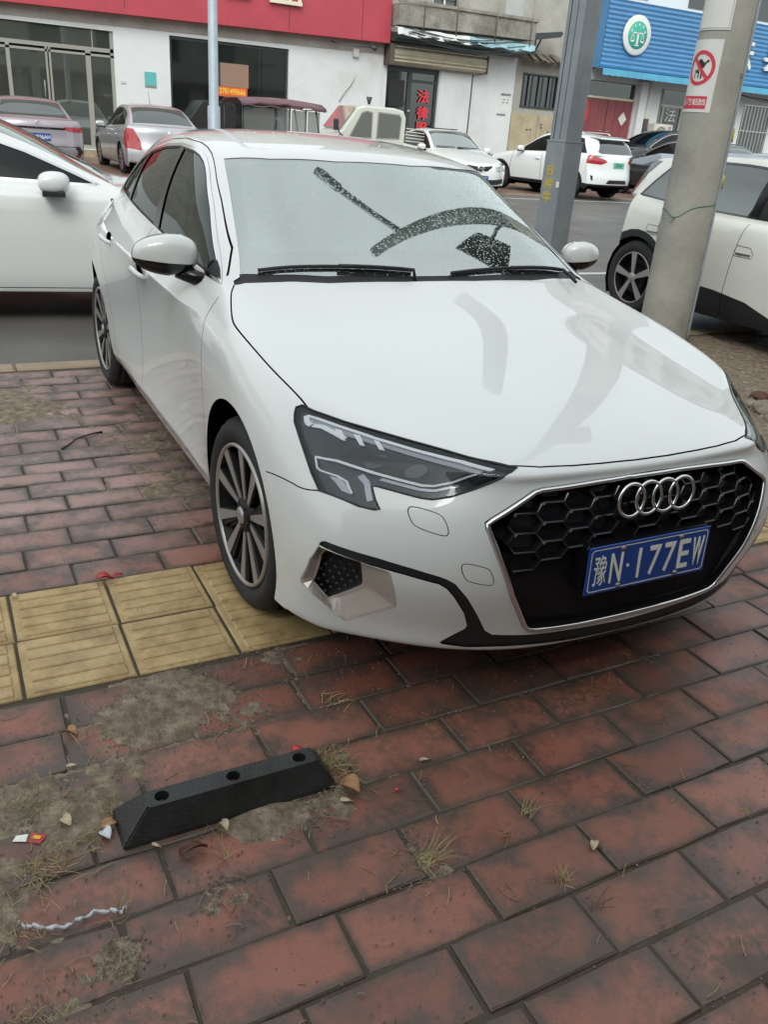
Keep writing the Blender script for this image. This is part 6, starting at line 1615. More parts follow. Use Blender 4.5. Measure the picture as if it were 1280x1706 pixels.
    def sq(wa, wb, z0, z1, nm, mt, bv=.012):
        b = MB(); b.box(-wa/2, wa/2, -wb/2, wb/2, z0, z1); o = b.build(nm, M[mt], post, bv, 2); o.location = (cx, cy_, 0); o.rotation_euler = (0, 0, an); return o
    sq(.205, .205, -.1, 1.485, 'lower_sleeve', 'galv', .008); sq(.180, .180, 1.48, 4.3, 'shaft', 'galv', .008); sq(.212, .212, 1.478, 1.490, 'sleeve_lip', 'galv', .002)
    f_ = MB(); f_.box(-.052, -.046, -.0925, -.0885, 1.5, 4.3); f_.box(.018, .021, -.0925, -.0885, 1.5, 4.3); o = f_.build('groove', M['sign_black'], post); o.location = (cx, cy_, 0); o.rotation_euler = (0, 0, an)
    for ch, z, s in (('日', 1.26, .085), ('用', 1.16, .085), ('牛', 1.05, .10)):
        t = mobj('spray_mark', text_mesh('spray_mark', ch, s, M['spray_yellow'], .0005, 1.1, .003), post)
        ex = Vector((math.cos(an), math.sin(an), 0)); nrm = Vector((math.sin(an), -math.cos(an), 0)); pc = Vector((cx, cy_, 0))+nrm*.1035+ex*-.02; frame(t, pc.x, pc.y, z, ex, (0, 0, 1))
    ex = Vector((math.cos(an), math.sin(an), 0)); nrm = Vector((math.sin(an), -math.cos(an), 0)); pc = Vector((cx, cy_, 1.16))+nrm*.105+ex*.088
    o = MB().bbox(-.016, .016, -.022, .022, 0, .008, .003).build('paper_scrap', M['sign_white'], post); frame(o, pc.x, pc.y, pc.z, ex, (0, 0, 1))
    # slender lamp post
    lp = empty('lamp_post', (0, 0, 0), 0, 'slender pale blue-grey lamp post in front of the big shop window at left', 'lamp post')
    MB().lathe([(.125, .1), (.125, 1.62), (.095, 1.64), (.085, 7.5)], 16, 'z', (-15.5, 3.60, 0)).build('shaft', M['galv_plain'], lp)
    MB().tube([(-15.5, 3.60, 7.4), (-14.8, 3.60, 7.7), (-13.9, 3.60, 7.75)], .04, 8).build('arm', M['galv_plain'], lp)
    MB().bbox(-14.0, -13.4, 3.48, 3.72, 7.66, 7.80, .03).build('lamp_head', M['galv_plain'], lp)
# ------------------------------------------------------------------ buildings
M['plaster_white'] = ground_mat('white_render', [(.3, (.50, .51, .50)), (.5, (.62, .65, .65)), (.7, (.67, .70, .70))], .55, (.6, .85), .2, .004, 30)
M['plaster_grey'] = ground_mat('grey_render', [(.3, (.22, .21, .18)), (.5, (.34, .33, .29)), (.7, (.45, .44, .40))], .8, (.7, .9), .3, .006, 20)
M['parapet'] = ground_mat('stained_concrete', [(.32, (.075, .07, .055)), (.47, (.21, .20, .17)), (.62, (.33, .32, .28)), (.75, (.40, .39, .35))], 1.6, (.7, .9), .4, .008, 15)
M['fascia_red'] = mat('fascia_red', (.42, .055, .075), .42, noise_amt=.12, noise_scale=1.2)
M['cream_letter'] = mat('cream_letter', (.66, .63, .48), .5)
M['alu'] = mat('door_aluminium', (.34, .34, .30), .4, .3)
M['shop_glass'] = glass('shop_glass', (.32, .36, .32), .16, 1.55, .03, haze=.15, hazecol=(.25, .27, .23))
M['dark_glass'] = glass('dark_glass', (.10, .12, .12), .08, 1.5, .04, haze=.06, hazecol=(.15, .17, .17))
M['room'] = mat('room_wall', (.22, .22, .20), .8)
M['teal'] = mat('teal_print', (.10, .42, .42), .5)
M['poster_brown'] = mat('poster_brown', (.27, .17, .12), .5)
M['poster_orange'] = mat('poster_orange', (.62, .10, .03), .5)
M['text_yellow'] = mat('text_yellow', (.80, .55, .05), .5)
M['text_red'] = mat('text_red', (.62, .04, .06), .45)
M['roller'] = mat('roller_shutter', (.42, .40, .30), .45, .2, noise_amt=.15, noise_scale=3)
M['tarp'] = mat('tarpaulin', (.28, .46, .50), .45, noise_amt=.3, noise_scale=2)
M['tarp_white'] = mat('tarpaulin_white', (.60, .62, .61), .5, noise_amt=.15, noise_scale=2)
M['door_dark'] = mat('door_dark', (.035, .045, .05), .4)
M['beige_panel'] = mat('beige_panel', (.42, .36, .24), .7, noise_amt=.2, noise_scale=2.5)
M['gate_red'] = mat('gate_red', (.24, .06, .065), .55, noise_amt=.2, noise_scale=2)
M['blue_sheet'] = mat('blue_sheet', (.075, .22, .42), .4, noise_amt=.12, noise_scale=1.5)
M['cyan_sheet'] = mat('cyan_sheet', (.08, .34, .50), .45, noise_amt=.2, noise_scale=3)
M['emblem_green'] = mat('emblem_green', (.04, .36, .27), .5)
M['ac_white'] = mat('ac_white', (.55, .54, .49), .5, noise_amt=.12, noise_scale=4)
M['brown_beam'] = mat('brown_beam', (.09, .075, .065), .7)
M['board_dark'] = mat('board_dark', (.03, .045, .04), .6)
M['timber'] = mat('weathered_sheet', (.20, .18, .14), .8, noise_amt=.4, noise_scale=6)
X = -25.0
def face_text(name, s, y, z, size, m, parent, x=X+.05, wx=1, depth=.01, bold=0, tall=None, wide=None):
    me = text_mesh(name, s, size, M[m], depth, wx, bold)
    if tall or wide:
        xs = [v.co.x for v in me.vertices]; ys = [v.co.y for v in me.vertices]; cx, cy = (min(xs)+max(xs))/2, (min(ys)+max(ys))/2
        kx = (wide/(max(xs)-min(xs))) if wide else 1; ky = (tall/(max(ys)-min(ys))) if tall else 1
        for v in me.vertices: v.co.x = (v.co.x-cx)*kx; v.co.y = (v.co.y-cy)*ky
    o = mobj(name, me, parent); frame(o, x, y, z, (0, 1, 0), (0, 0, 1)); return o
def wall_with_holes(mb, x, y0, y1, z0, z1, holes, depth=.25):
    """front wall at x, openings (y0,y1,z0,z1) with reveals"""
    ys = sorted(set([y0, y1]+[h[0] for h in holes]+[h[1] for h in holes])); zs = sorted(set([z0, z1]+[h[2] for h in holes]+[h[3] for h in holes]))
    for a, b in zip(ys[:-1], ys[1:]):
        for c, d in zip(zs[:-1], zs[1:]):
            my, mz = (a+b)/2, (c+d)/2
            if any(h[0] < my < h[1] and h[2] < mz < h[3] for h in holes): continue
            mb.quad((x, a, c), (x, b, c), (x, b, d), (x, a, d))
    for a, b, c, d in holes:
        mb.quad((x, a, c), (x-depth, a, c), (x-depth, a, d), (x, a, d)); mb.quad((x, b, c), (x, b, d), (x-depth, b, d), (x-depth, b, c))
        mb.quad((x, a, d), (x-depth, a, d), (x-depth, b, d), (x, b, d)); mb.quad((x, a, c), (x, b, c), (x-depth, b, c), (x-depth, a, c))
def build_left_shop():
    b = empty('white_shop_building', (0, 0, 0), 0, 'white rendered shop building at left with a long red fascia', 'building')
    holes = [(-2.3, 3.53, .32, 3.38), (5.10, 8.77, 1.0, 3.45), (-12, -6, .32, 3.3)]
    m = MB(); wall_with_holes(m, X, -34, 12.0, .1, 4.2, holes); m.box(X-9, X-.3, -34, -33.8, .1, 9); m.build('wall', M['plaster_white'], b)
    m = MB(); m.quad((X, -34, 4.2), (X, 12.0, 4.2), (X, 12.0, 9), (X, -34, 9)); m.quad((X, 12.0, .1), (X-9, 12.0, .1), (X-9, 12, 9), (X, 12, 9)); m.build('upper_wall', M['plaster_grey'], b)
    m = MB(); v = [(X+.004, -2.8, 3.70), (X+.42, -2.8, 3.70), (X+.42, -2.8, 5.5), (X+.004, -2.8, 5.5), (X+.004, 12.0, 3.92), (X+.42, 12.0, 3.92), (X+.42, 12.0, 5.5), (X+.004, 12.0, 5.5)]
    m.add(v, [(0, 1, 2, 3), (7, 6, 5, 4), (0, 4, 5, 1), (1, 5, 6, 2), (2, 6, 7, 3), (3, 7, 4, 0)]); f = m.build('fascia', M['fascia_red'], b)
    sm = MB()
    for k in range(8): y = 11.0-k*2.4; sm.box(X+.42, X+.424, y-.006, y+.006, 3.93, 5.49)
    sm.build('fascia_joints', M['sign_black'], f)['kind'] = 'stuff'
    MB().add([(X+.004, -5.2, 3.42), (X+.03, -5.2, 3.42), (X+.03, -5.2, 3.70), (X+.004, -5.2, 3.70), (X+.004, 12.0, 3.62), (X+.03, 12.0, 3.62), (X+.03, 12.0, 3.94), (X+.004, 12.0, 3.94)], [(0, 1, 2, 3), (7, 6, 5, 4), (0, 4, 5, 1), (1, 5, 6, 2), (2, 6, 7, 3), (3, 7, 4, 0)]).build('stained_band', M['plaster_grey'], b)
    # lower ends of the raised cream letters
    for y0, y1, zz in ((7.95, 8.95, 4.56), (6.6, 7.35, 4.58), (4.7, 5.6, 4.60), (3.0, 4.0, 4.6)):
        l = MB(); l.box(X+.46, X+.55, y0, y1, zz, zz+.10)
        for t in (.04, .32, .62, .92): l.box(X+.46, X+.545, y0+(y1-y0)*t-.04, y0+(y1-y0)*t+.05, zz+.09, zz+.72)
        l.box(X+.46, X+.54, y0, y1, zz+.70, zz+.8); l.build('raised_letter', M['cream_letter'], f)
    fr_ = MB()
    def bar(y0, y1, z0, z1, x0=X-.14, x1=X-.08): fr_.box(x0, x1, y0, y1, z0, z1)
    g = empty('glass_front'); g.parent = b
    for y0, y1, z0, z1 in ((-2.3, 3.53, 2.84, 2.94), (-2.3, 3.53, 2.72, 2.78), (-2.3, 3.53, .32, .42), (.70, .80, .42, 2.84), (1.70, 1.755, .42, 2.84), (1.79, 1.845, .42, 2.84), (2.76, 2.90, .42, 2.84), (3.44, 3.53, .42, 3.38), (-.35, -.25, .42, 2.84), (-1.4, -1.3, .42, 2.84), (2.95, 2.98, 2.94, 3.38), (-2.3, -2.2, .42, 3.38)):
        MB().box(X-.14, X-.08, y0, y1, z0, z1).build('frame_bar', M['alu'], g)
    for y0, y1, z0, z1 in ((-2.2, -1.4, .42, 2.72), (-1.3, -.35, .42, 2.72), (-.25, .70, .42, 2.72), (.80, 1.70, .42, 2.72), (1.845, 2.76, .42, 2.72), (2.90, 3.44, .42, 2.72), (-2.2, 3.44, 2.94, 3.36)):
        MB().box(X-.115, X-.105, y0+.002, y1-.002, z0+.002, z1-.002).build('pane', M['shop_glass'], g)
    MB().tube([(X-.07, 1.62, 1.6), (X-.03, 1.62, 1.6), (X-.03, 1.62, 2.0), (X-.07, 1.62, 2.0)], .015, 6).build('handle', M['alu'], g)
    for z in (1.98, 1.58): MB().box(X-.6, X-.58, 1.95, 2.55, z, z+.035).build('shelf', M['plaster_white'], g)
    w = empty('show_window'); w.parent = b
    for y0, y1, z0, z1 in ((5.10, 8.77, 3.37, 3.45), (5.10, 5.17, 1.0, 3.37), (8.70, 8.77, 1.0, 3.37), (5.17, 8.70, 1.0, 1.08)): MB().box(X-.16, X-.08, y0, y1, z0, z1).build('frame_bar', M['door_dark'], w)
    MB().box(X-.12, X-.11, 5.17, 8.70, 1.08, 3.37).build('pane', M['dark_glass'], w)
    for y in (6.1, 7.55, 8.2): MB().box(X-.9, X-.86, y-.03, y+.03, .6, 3.4).build('inner_post', M['room'], w)
    MB().box(X-.9, X-.86, 5.2, 8.7, 2.95, 3.02).build('inner_rail', M['room'], w)
    for k in range(5): MB().box(X-.5, X-.47, 5.2, 6.3, 2.02+k*.07, 2.05+k*.07).build('louvre', M['alu'], w)
    r = MB(); r.quad((X-3.5, -12, .12), (X-3.5, 9, .12), (X-3.5, 9, 4.1), (X-3.5, -12, 4.1)); r.quad((X-3.5, -12, 4.1), (X-.3, -12, 4.1), (X-.3, 9, 4.1), (X-3.5, 9, 4.1)); r.quad((X-3.5, -12, .30), (X-.02, -12, .30), (X-.02, 9, .30), (X-3.5, 9, .30)); r.quad((X-3.5, 4.3, .12), (X-.3, 4.3, .12), (X-.3, 4.3, 4.1), (X-3.5, 4.3, 4.1))
    r.build('room', M['room'], b)
    MB().box(X, X+.5, -34, 4.9, .1, .30).build('doorstep', M['kerb'], b)
    o = MB().box(X+.003, X+.02, 4.35, 4.68, 2.06, 2.46).build('teal_notice', M['teal']); tag(o, 'small teal notice on the white wall left of the big dark window', 'notice')
    MB().box(X+.02, X+.022, 4.37, 4.66, 2.065, 2.12).build('notice_foot', M['room'], o)
    tag(MB().box(X+.003, X+.03, 3.68, 3.80, 2.10, 2.17).build('wall_socket', M['ac_white']), 'small pale box on the white wall right of the glass doors', 'box')
    p = empty('window_poster', (0, 0, 0), 0, 'brown poster with a yellow phone number strip in the dark window behind the lamp post', 'poster')
    MB().box(X-.075, X-.065, 6.62, 7.50, 2.27, 2.90).build('sheet', M['poster_brown'], p); MB().box(X-.0745, X-.0655, 6.34, 6.62, 2.27, 2.90).build('sheet_edge', M['door_dark'], p); MB().box(X-.075, X-.065, 6.40, 7.46, 2.0, 2.265).build('number_strip', M['poster_orange'], p)
    face_text('phone_number', '13781490666', 6.95, 2.14, .22, 'text_yellow', p, X-.062, .75, .002, .004)['kind'] = 'stuff'
    l = empty('wall_lamp', (0, 0, 0), 0, 'thin bracket with a small lamp under the right end of the red fascia', 'wall lamp')
    MB().tube([(X+.05, 10.15, 3.80), (X+.35, 10.25, 3.74), (X+.45, 11.0, 3.72), (X+.45, 11.35, 3.74)], .018, 6).build('arm', M['door_dark'], l); MB().tube([(X+.45, 11.33, 3.76), (X+.50, 11.50, 3.70)], [.05, .085], 8).build('lamp_shade', M['door_dark'], l)
    MB().box(X, X+.12, 10.90, 11.08, 3.45, 3.68).build('junction_box', M['ac_white'], l)
    tag(MB().tube([(X+.03, 11.0, 3.02), (X+.05, 10.98, 2.85), (X+.05, 10.85, 2.65), (X+.04, 10.66, 2.42), (X+.03, 10.5, 2.15)], .022, 6).build('drain_hose', M['ac_white']), 'thin bent white pipe hanging on the white wall right of the dark window', 'pipe')
def build_middle_shop():
    b = empty('grey_shop_building', (0, 0, 0), 0, 'narrow shop with cream roller shutter box, dark glass door and a stained concrete balcony', 'building')
    x = X-.05; holes = [(12.20, 14.20, .2, 3.36)]
    m = MB(); wall_with_holes(m, x, 12.02, 17.25, .1, 4.3, holes, .3); m.quad((x, 17.25, .1), (x-6, 17.25, .1), (x-6, 17.25, 9), (x, 17.25, 9)); m.build('wall', M['plaster_white'], b)
    m = MB(); wall_with_holes(m, x-1.1, 12.02, 17.25, 4.3, 9, [(12.5, 13.6, 5.4, 6.9), (14.3, 15.3, 5.4, 6.9)], .15); m.build('upper_wall', M['plaster_grey'], b)
    for y0, y1 in ((12.5, 13.6), (14.3, 15.3)):
        f = empty('window'); f.parent = b; MB().box(x-1.2, x-1.15, y0, y0+.06, 5.4, 6.9).build('frame', M['plaster_white'], f); MB().box(x-1.2, x-1.15, (y0+y1)/2-.03, (y0+y1)/2+.03, 5.4, 6.9).build('frame', M['plaster_white'], f); MB().box(x-1.23, x-1.22, y0, y1, 5.4, 6.9).build('pane', M['dark_glass'], f)
    bal = MB(); v = [(x, 12.05, 4.42), (x+.9, 12.05, 4.42), (x+.9, 12.05, 5.0), (x, 12.05, 5.0), (x, 17.25, 4.5), (x+.9, 17.25, 4.5), (x+.9, 17.25, 5.08), (x, 17.25, 5.08)]
    bal.add(v, [(0, 1, 2, 3), (7, 6, 5, 4), (0, 4, 5, 1), (1, 5, 6, 2), (2, 6, 7, 3), (3, 7, 4, 0)]); o = bal.build('balcony', M['parapet'], b)
    MB().box(x+.86, x+.96, 12.0, 17.3, 5.03, 5.12).build('coping', M['parapet'], o)
    for y in (12.9, 14.1, 15.6, 17.0): MB().tube([(x+.97, y, 4.3), (x+.97, y, 5.9)], .02, 6).build('railing_post', M['steel'], o)
    MB().tube([(x+.97, 15.6, 5.85), (x+.97, 17.0, 5.85)], .018, 6).build('rail', M['steel'], o)
    # tarpaulin strip
    rr = random.Random(2); t = MB(); V = []; n = 40
    for i in range(n+1):
        y = 12.0+5.25*i/n; sag = .03*math.sin(i*.9)+.02*rr.random(); V += [(x+.55, y, 4.40), (x+.95+.03*math.sin(i*1.3), y, 4.33+.02*math.sin(i*.7)), (x+1.0+.04*math.sin(i*1.7), y, 4.12+sag)]
    t.add(V[:3*(n//2)+3], [(3*i+k, 3*i+k+1, 3*i+k+4, 3*i+k+3) for i in range(n//2) for k in range(2)], True); t.build('tarpaulin', M['tarp_white'], b)
    t = MB(); t.add(V[3*(n//2):], [(3*i+k, 3*i+k+1, 3*i+k+4, 3*i+k+3) for i in range(n-n//2) for k in range(2)], True); t.build('tarpaulin', M['tarp'], b)
    for k in range(7):
        y0 = 12.0+rr.random()*.5; pts = [(x+1.0, y0+(3.6+k*.25)*s, 4.25+.12*math.sin(k)-.30*math.sin(PI*s*.9)*(.5+.1*k)+.10*s) for s in np.linspace(0, 1, 12)]; MB().tube(pts, .012, 4).build('overhead_cable', M['door_dark'], b)
    MB().box(x+.0, x+.5, 12.02, 17.2, 4.0, 4.10).build('canopy_beam', M['door_dark'], b)
    sh = MB(); prof = []
    for k in range(7):
        a = -PI/2+PI*k/6; prof.append((.20+.22*math.cos(a), .23*math.sin(a)))
    V, F = [], []; ys = (12.22, 15.75)
    ribs = [(x+.02, 3.40), (x+.30, 3.38), (x+.41, 3.45), (x+.38, 3.50), (x+.44, 3.55), (x+.40, 3.60), (x+.44, 3.66), (x+.40, 3.71), (x+.41, 3.77), (x+.33, 3.84), (x+.02, 3.88)]
    sh.prism([(a, c) for a, c in ribs], *ys, 'y'); so_ = sh.build('shutter_box', M['roller'], b)
    for k in range(40): y = ys[0]+.05+k*(ys[1]-ys[0]-.1)/39; MB().box(x+.33, x+.42, y-.025, y+.02, 3.83, 3.87)
    z_ = MB()
    for k in range(40): y = ys[0]+.05+k*(ys[1]-ys[0]-.1)/39; z_.box(x+.20, x+.45, y-.022, y+.022, 3.845, 3.885)
    z_.build('shutter_teeth', M['roller'], so_)['kind'] = 'stuff'
    MB().box(x, x+.46, 12.05, 12.20, 3.33, 3.92).build('end_plate', M['brown_beam'], so_); MB().box(x, x+.45, 15.76, 15.80, 3.36, 3.9).build('end_plate', M['brown_beam'], so_)
    d = empty('door'); d.parent = b
    for y0, y1, z0, z1 in ((12.20, 12.28, .2, 3.36), (14.10, 14.20, .2, 3.36), (12.28, 14.10, 3.2, 3.36), (13.05, 13.20, .2, 3.2), (12.28, 14.10, .2, .35), (13.20, 14.10, 2.92, 3.0)): MB().box(x-.2, x-.1, y0, y1, z0, z1).build('frame_bar', M['door_dark'], d)
    MB().box(x-.16, x-.15, 12.28, 13.05, .35, 3.2).build('pane', M['dark_glass'], d); MB().box(x-.16, x-.15, 13.20, 14.10, .35, 3.2).build('pane', M['dark_glass'], d)
    MB().box(x-.3, x-.26, 12.2, 14.2, .2, 3.4).build('backing', M['door_dark'], d); MB().box(x-.148, x-.14, 12.38, 12.95, 2.15, 2.95).build('black_sheet', M['sign_black'], d)
    MB().box(x-.1, x-.06, 13.10, 13.17, 2.02, 2.09).build('lock', M['satin'], d)
    for ch, y, z in (('法', 13.69, 2.52), ('律', 13.69, 2.02), ('服', 13.69, 1.54), ('咨', 12.76, 1.55), ('询', 12.74, 1.08), ('务', 13.69, 1.05)): face_text('door_character', ch, y, z, .42, 'text_red', d, x-.09, 1, .004, .012, .40, .46)
    p = MB().box(x+.004, x+.03, 14.25, 15.45, .3, 3.33).build('wall_panel', M['plaster_white'], b); MB().box(x+.005, x+.035, 15.46, 15.50, .3, 3.33).build('panel_joint', M['brown_beam'], b)
    n_ = empty('wall_notice', (0, 0, 0), 0, 'small white paper notice under a grey clip on the white wall right of the shutter', 'notice')
    MB().box(x+.004, x+.012, 16.76, 17.10, 2.28, 2.80).build('sheet', M['sign_white'], n_); MB().box(x+.004, x+.03, 16.74, 17.14, 2.81, 2.87).build('clip', M['room'], n_); MB().box(x+.004, x+.03, 16.64, 17.0, 2.18, 2.22).build('ledge', M['room'], n_)
    for k, (yy, zz) in enumerate(((16.82, 2.56), (16.98, 2.56), (16.84, 2.66), (17.0, 2.66))): MB().box(x+.012, x+.014, yy, yy+.08, zz, zz+.04).build('print_mark', M['room'], n_)
def build_side_house():
    b = empty('beige_house', (0, 0, 0), 0, 'beige rendered house with a dark barred window and tattered lean-to, behind the square steel post', 'building')
    x = X-.1
    m = MB(); wall_with_holes(m, x, 17.27, 20.3, .1, 9, [(17.62, 19.3, 2.52, 3.56)], .2); m.build('wall', M['plaster_grey'], b)
    w = empty('window'); w.parent = b
    MB().box(x-.12, x-.11, 17.62, 19.3, 2.52, 3.56).build('pane', M['dark_glass'], w); MB().box(x-.22, x-.2, 17.6, 19.3, 2.5, 3.6).build('backing', M['door_dark'], w)
    for y in (17.62, 18.0, 18.45, 18.9, 19.24): MB().box(x+.0, x+.05, y, y+.05, 2.5, 3.58).build('bar', M['door_dark'], w)
    for z in (2.50, 3.54): MB().box(x+.001, x+.051, 17.6, 19.32, z, z+.05).build('bar', M['door_dark'], w)
    for y0, y1 in ((17.30, 18.42), (18.50, 19.7), (19.75, 20.2)): MB().box(x+.004, x+.03, y0, y1, .3, 2.30).build('beige_panel', M['beige_panel'], b)
    for k, (yy, zz) in enumerate(((18.0, 1.75), (18.15, 1.76), (18.6, 1.95), (18.62, 1.85), (18.95, 1.72), (18.6, 1.5))): MB().box(x+.03, x+.032, yy, yy+.09, zz, zz+.06).build('print_mark', M['brown_beam'], b)
    rr = random.Random(4); le = MB()
    for k in range(26):
        y = 17.4+k*.11; z = 3.95+rr.uniform(-.05, .07); le.add([(x, y, z+.25), (x+.55, y-.02, z), (x+.55+rr.uniform(-.1, .1), y+.13, z-.03), (x, y+.12, z+.24), (x+.5, y+.05, z-.10*rr.random())], [(0, 1, 2, 3), (1, 4, 2)])
    le.build('tattered_lean_to', M['timber'], b)['kind'] = 'stuff'
    l = empty('wall_floodlight', (0, 0, 0), 0, 'long black floodlight on a bracket high on the beige house left of the steel post', 'floodlight')
    MB().prism([(17.28, 4.60), (17.45, 4.55), (18.45, 4.72), (18.55, 4.82), (18.5, 4.90), (17.35, 4.74)], x+.5, x+.75, 'x').build('lamp_body', M['door_dark'], l, .01); MB().tube([(x, 17.75, 4.15), (x+.3, 17.75, 4.2), (x+.6, 17.75, 4.6)], .03, 6).build('bracket', M['door_dark'], l); MB().tube([(x+.3, 17.75, 4.35), (x+.6, 17.52, 4.6)], .025, 6).build('brace', M['door_dark'], l)
def build_blue_building():
    b = empty('blue_sign_building', (0, 0, 0), 0, 'long building at right under a blue corrugated sign with a round green emblem', 'building')
    holes = [(20.40, 22.85, .2, 3.62), (24.10, 26.3, .2, 3.6), (28.7, 30.4, 1.4, 3.4), (31.5, 34, .2, 3.4)]
    m = MB(); wall_with_holes(m, X, 20.32, 60, .1, 9, holes, .3); m.build('wall', M['plaster_white'], b)
    # corrugated sign: ribs run lengthwise
    def corr(y0, y1, z0, z1, x0, pitch, amp, name, mt, par):
        n = int((z1-z0)/pitch*2); V = []; F = []
        for i in range(n+1):
            z = z0+(z1-z0)*i/n; xx = x0+(amp if i % 2 else 0); V += [(xx, y0, z), (xx, y1, z)]
        for i in range(n): F.append((2*i, 2*i+1, 2*i+3, 2*i+2))
        n0 = len(V); V += [(X, y0, z0), (X, y1, z0), (X, y1, z1), (X, y0, z1), (x0, y0, z0), (x0, y1, z0), (x0, y1, z1), (x0, y0, z1)]
        F += [(n0, n0+1, n0+5, n0+4), (n0+3, n0+2, n0+6, n0+7), (n0, n0+4, n0+7, n0+3), (n0+1, n0+2, n0+6, n0+5)]
        mb = MB(); mb.add(V, F); return mb.build(name, M[mt], par)
    s = corr(20.42, 60, 4.02, 6.15, X+.55, .145, .035, 'corrugated_sign', 'blue_sheet', b)
    em = empty('round_emblem'); em.parent = s; xe = X+.66; yc, zc = 21.82, 5.13
    MB().lathe([(0, .02), (.60, .02), (.64, 0), (.64, -.04)], 40, 'x', (xe, yc, zc)).build('disc', M['sign_white'], em); MB().lathe([(0, .03), (.44, .03), (.445, .02)], 40, 'x', (xe, yc, zc)).build('green_disc', M['emblem_green'], em)
    T_ = MB(); q = xe+.031
    T_.box(q, q+.008, yc-.03, yc+.05, zc-.30, zc+.08); T_.box(q, q+.008, yc-.22, yc+.24, zc+.05, zc+.09)
    for sy in (-.22, .24):
        T_.prism([(yc+sy-.10, zc-.17), (yc+sy+.10, zc-.17), (yc+sy+.06, zc-.22), (yc+sy-.06, zc-.22)], q, q+.008, 'x'); T_.prism([(yc+sy-.008, zc+.05), (yc+sy+.008, zc+.05), (yc+sy+.09, zc-.16), (yc+sy+.07, zc-.16)], q, q+.007, 'x'); T_.prism([(yc+sy-.008, zc+.05), (yc+sy+.008, zc+.05), (yc+sy-.07, zc-.16), (yc+sy-.09, zc-.16)], q, q+.007, 'x')
    T_.prism([(yc-.10, zc-.34), (yc+.12, zc-.34), (yc+.06, zc-.28), (yc-.04, zc-.28)], q, q+.008, 'x'); T_.build('scales', M['sign_white'], em)
    for k in range(5):
        a = R(90+(k-2)*34); cy_, cz_ = yc+.33*math.cos(a), zc+.33*math.sin(a); pts = []
        for i in range(10): rr_ = .055 if i % 2 == 0 else .024; pts.append((cy_+rr_*math.cos(PI/2+i*PI/5), cz_+rr_*math.sin(PI/2+i*PI/5)))
        MB().prism(pts, q, q+.008, 'x').build('star', M['sign_white'], em)
    face_text('sign_character', '县', 29.15, 5.12, 1.2, 'sign_white', s, X+.68, 1, .04, .02, 1.15, 1.35)
    face_text('sign_character', '法', 27.2, 5.12, 1.2, 'sign_white', s, X+.68, 1, .04, .02, 1.15, 1.2)
    # pale blue canopy edge
    V, F = [], []; n = 260
    for i in range(n+1):
        y = 20.1+39*i/n; xx = .03 if i % 2 else 0; V += [(X+.45, y, 4.0+xx*.3), (X+1.15, y, 3.92+xx*.6), (X+1.17, y, 3.74-xx*.8)]
    F = [(3*i+k, 3*i+k+1, 3*i+k+4, 3*i+k+3) for i in range(n) for k in range(2)]; mb = MB(); mb.add(V, F); mb.build('canopy', M['cyan_sheet'], b)
    g = empty('red_gate', (0, 0, 0), 0, 'large dark red double gate with a white paper diamond, behind the white crossover', 'gate')
    for y0, y1 in ((20.42, 21.6), (21.63, 22.83)):
        o = MB().box(X-.14, X-.08, y0, y1, .2, 3.04).build('gate_leaf', M['gate_red'], g)
        for k in range(1, 3): y = y0+(y1-y0)*k/3; MB().box(X-.08, X-.065, y-.02, y+.02, .2, 3.04).build('rib', M['gate_red'], o)
    for y in (21.45, 21.78): MB().tube([(X-.07, y-.07, 1.95), (X-.03, y-.07, 1.95), (X-.03, y+.07, 1.95), (X-.07, y+.07, 1.95)], .014, 6).build('handle', M['satin'], g)
    MB().box(X-.14, X-.10, 20.42, 22.83, 3.12, 3.60).build('fanlight', M['dark_glass'], g); MB().box(X-.3, X-.2, 20.42, 22.83, 3.1, 3.62).build('fanlight_backing', M['brown_beam'], g); MB().box(X-.15, X-.07, 20.42, 22.83, 3.045, 3.115).build('lintel', M['cream_letter'], g)
    o = MB().prism([(22.42, 2.66), (22.62, 2.42), (22.42, 2.18), (22.20, 2.42)], X-.06, X-.055, 'x').build('paper_diamond', M['sign_white']); tag(o, 'white paper diamond pasted on the dark red gate', 'paper')
    o = MB().prism([(20.45, 2.25), (20.72, 2.28), (20.75, 2.7), (20.66, 2.78), (20.64, 2.92), (20.52, 2.92), (20.50, 2.75), (20.42, 2.65)], X-.06, X-.055, 'x').build('red_cutout', M['wrapper_red']); tag(o, 'bright red paper cutout on the left side of the dark red gate', 'paper')
    MB().lathe([(.10, .1), (.10, 3.75)], 12, 'z', (X+.12, 23.40, 0)).build('drainpipe', M['ac_white'], b)
    MB().box(X+.004, X+.2, 22.9, 23.25, .1, 3.74).build('pilaster', M['plaster_white'], b)
    # air conditioner
    a = empty('air_conditioner', (0, 0, 0), 0, 'white air conditioner unit with a round fan grille beside the dark red gate', 'air conditioner')
    x0 = X+.25; MB().box(x0, x0+.35, 23.50, 24.42, 1.66, 2.36).build('casing', M['ac_white'], a, .02); MB().lathe([(.30, .0), (.30, .02), (.27, .03), (.27, 0)], 28, 'x', (x0+.35, 23.85, 2.0)).build('fan_ring', M['ac_white'], a)
    MB().lathe([(0, .002), (.27, .002)], 28, 'x', (x0+.35, 23.85, 2.0)).build('fan_hole', M['room'], a)
    for k in range(8): an = PI*k/8; MB().tube([(x0+.372, 23.85+.27*math.cos(an), 2.0+.27*math.sin(an)), (x0+.372, 23.85-.27*math.cos(an), 2.0-.27*math.sin(an))], .008, 4).build('grille_wire', M['ac_white'], a)
    MB().lathe([(0, .03), (.06, .025), (.07, 0)], 14, 'x', (x0+.36, 23.85, 2.0)).build('fan_hub', M['ac_white'], a)
    for y in (23.6, 24.3): MB().box(X, X+.62, y, y+.05, 1.60, 1.655).build('bracket', M['door_dark'], a)
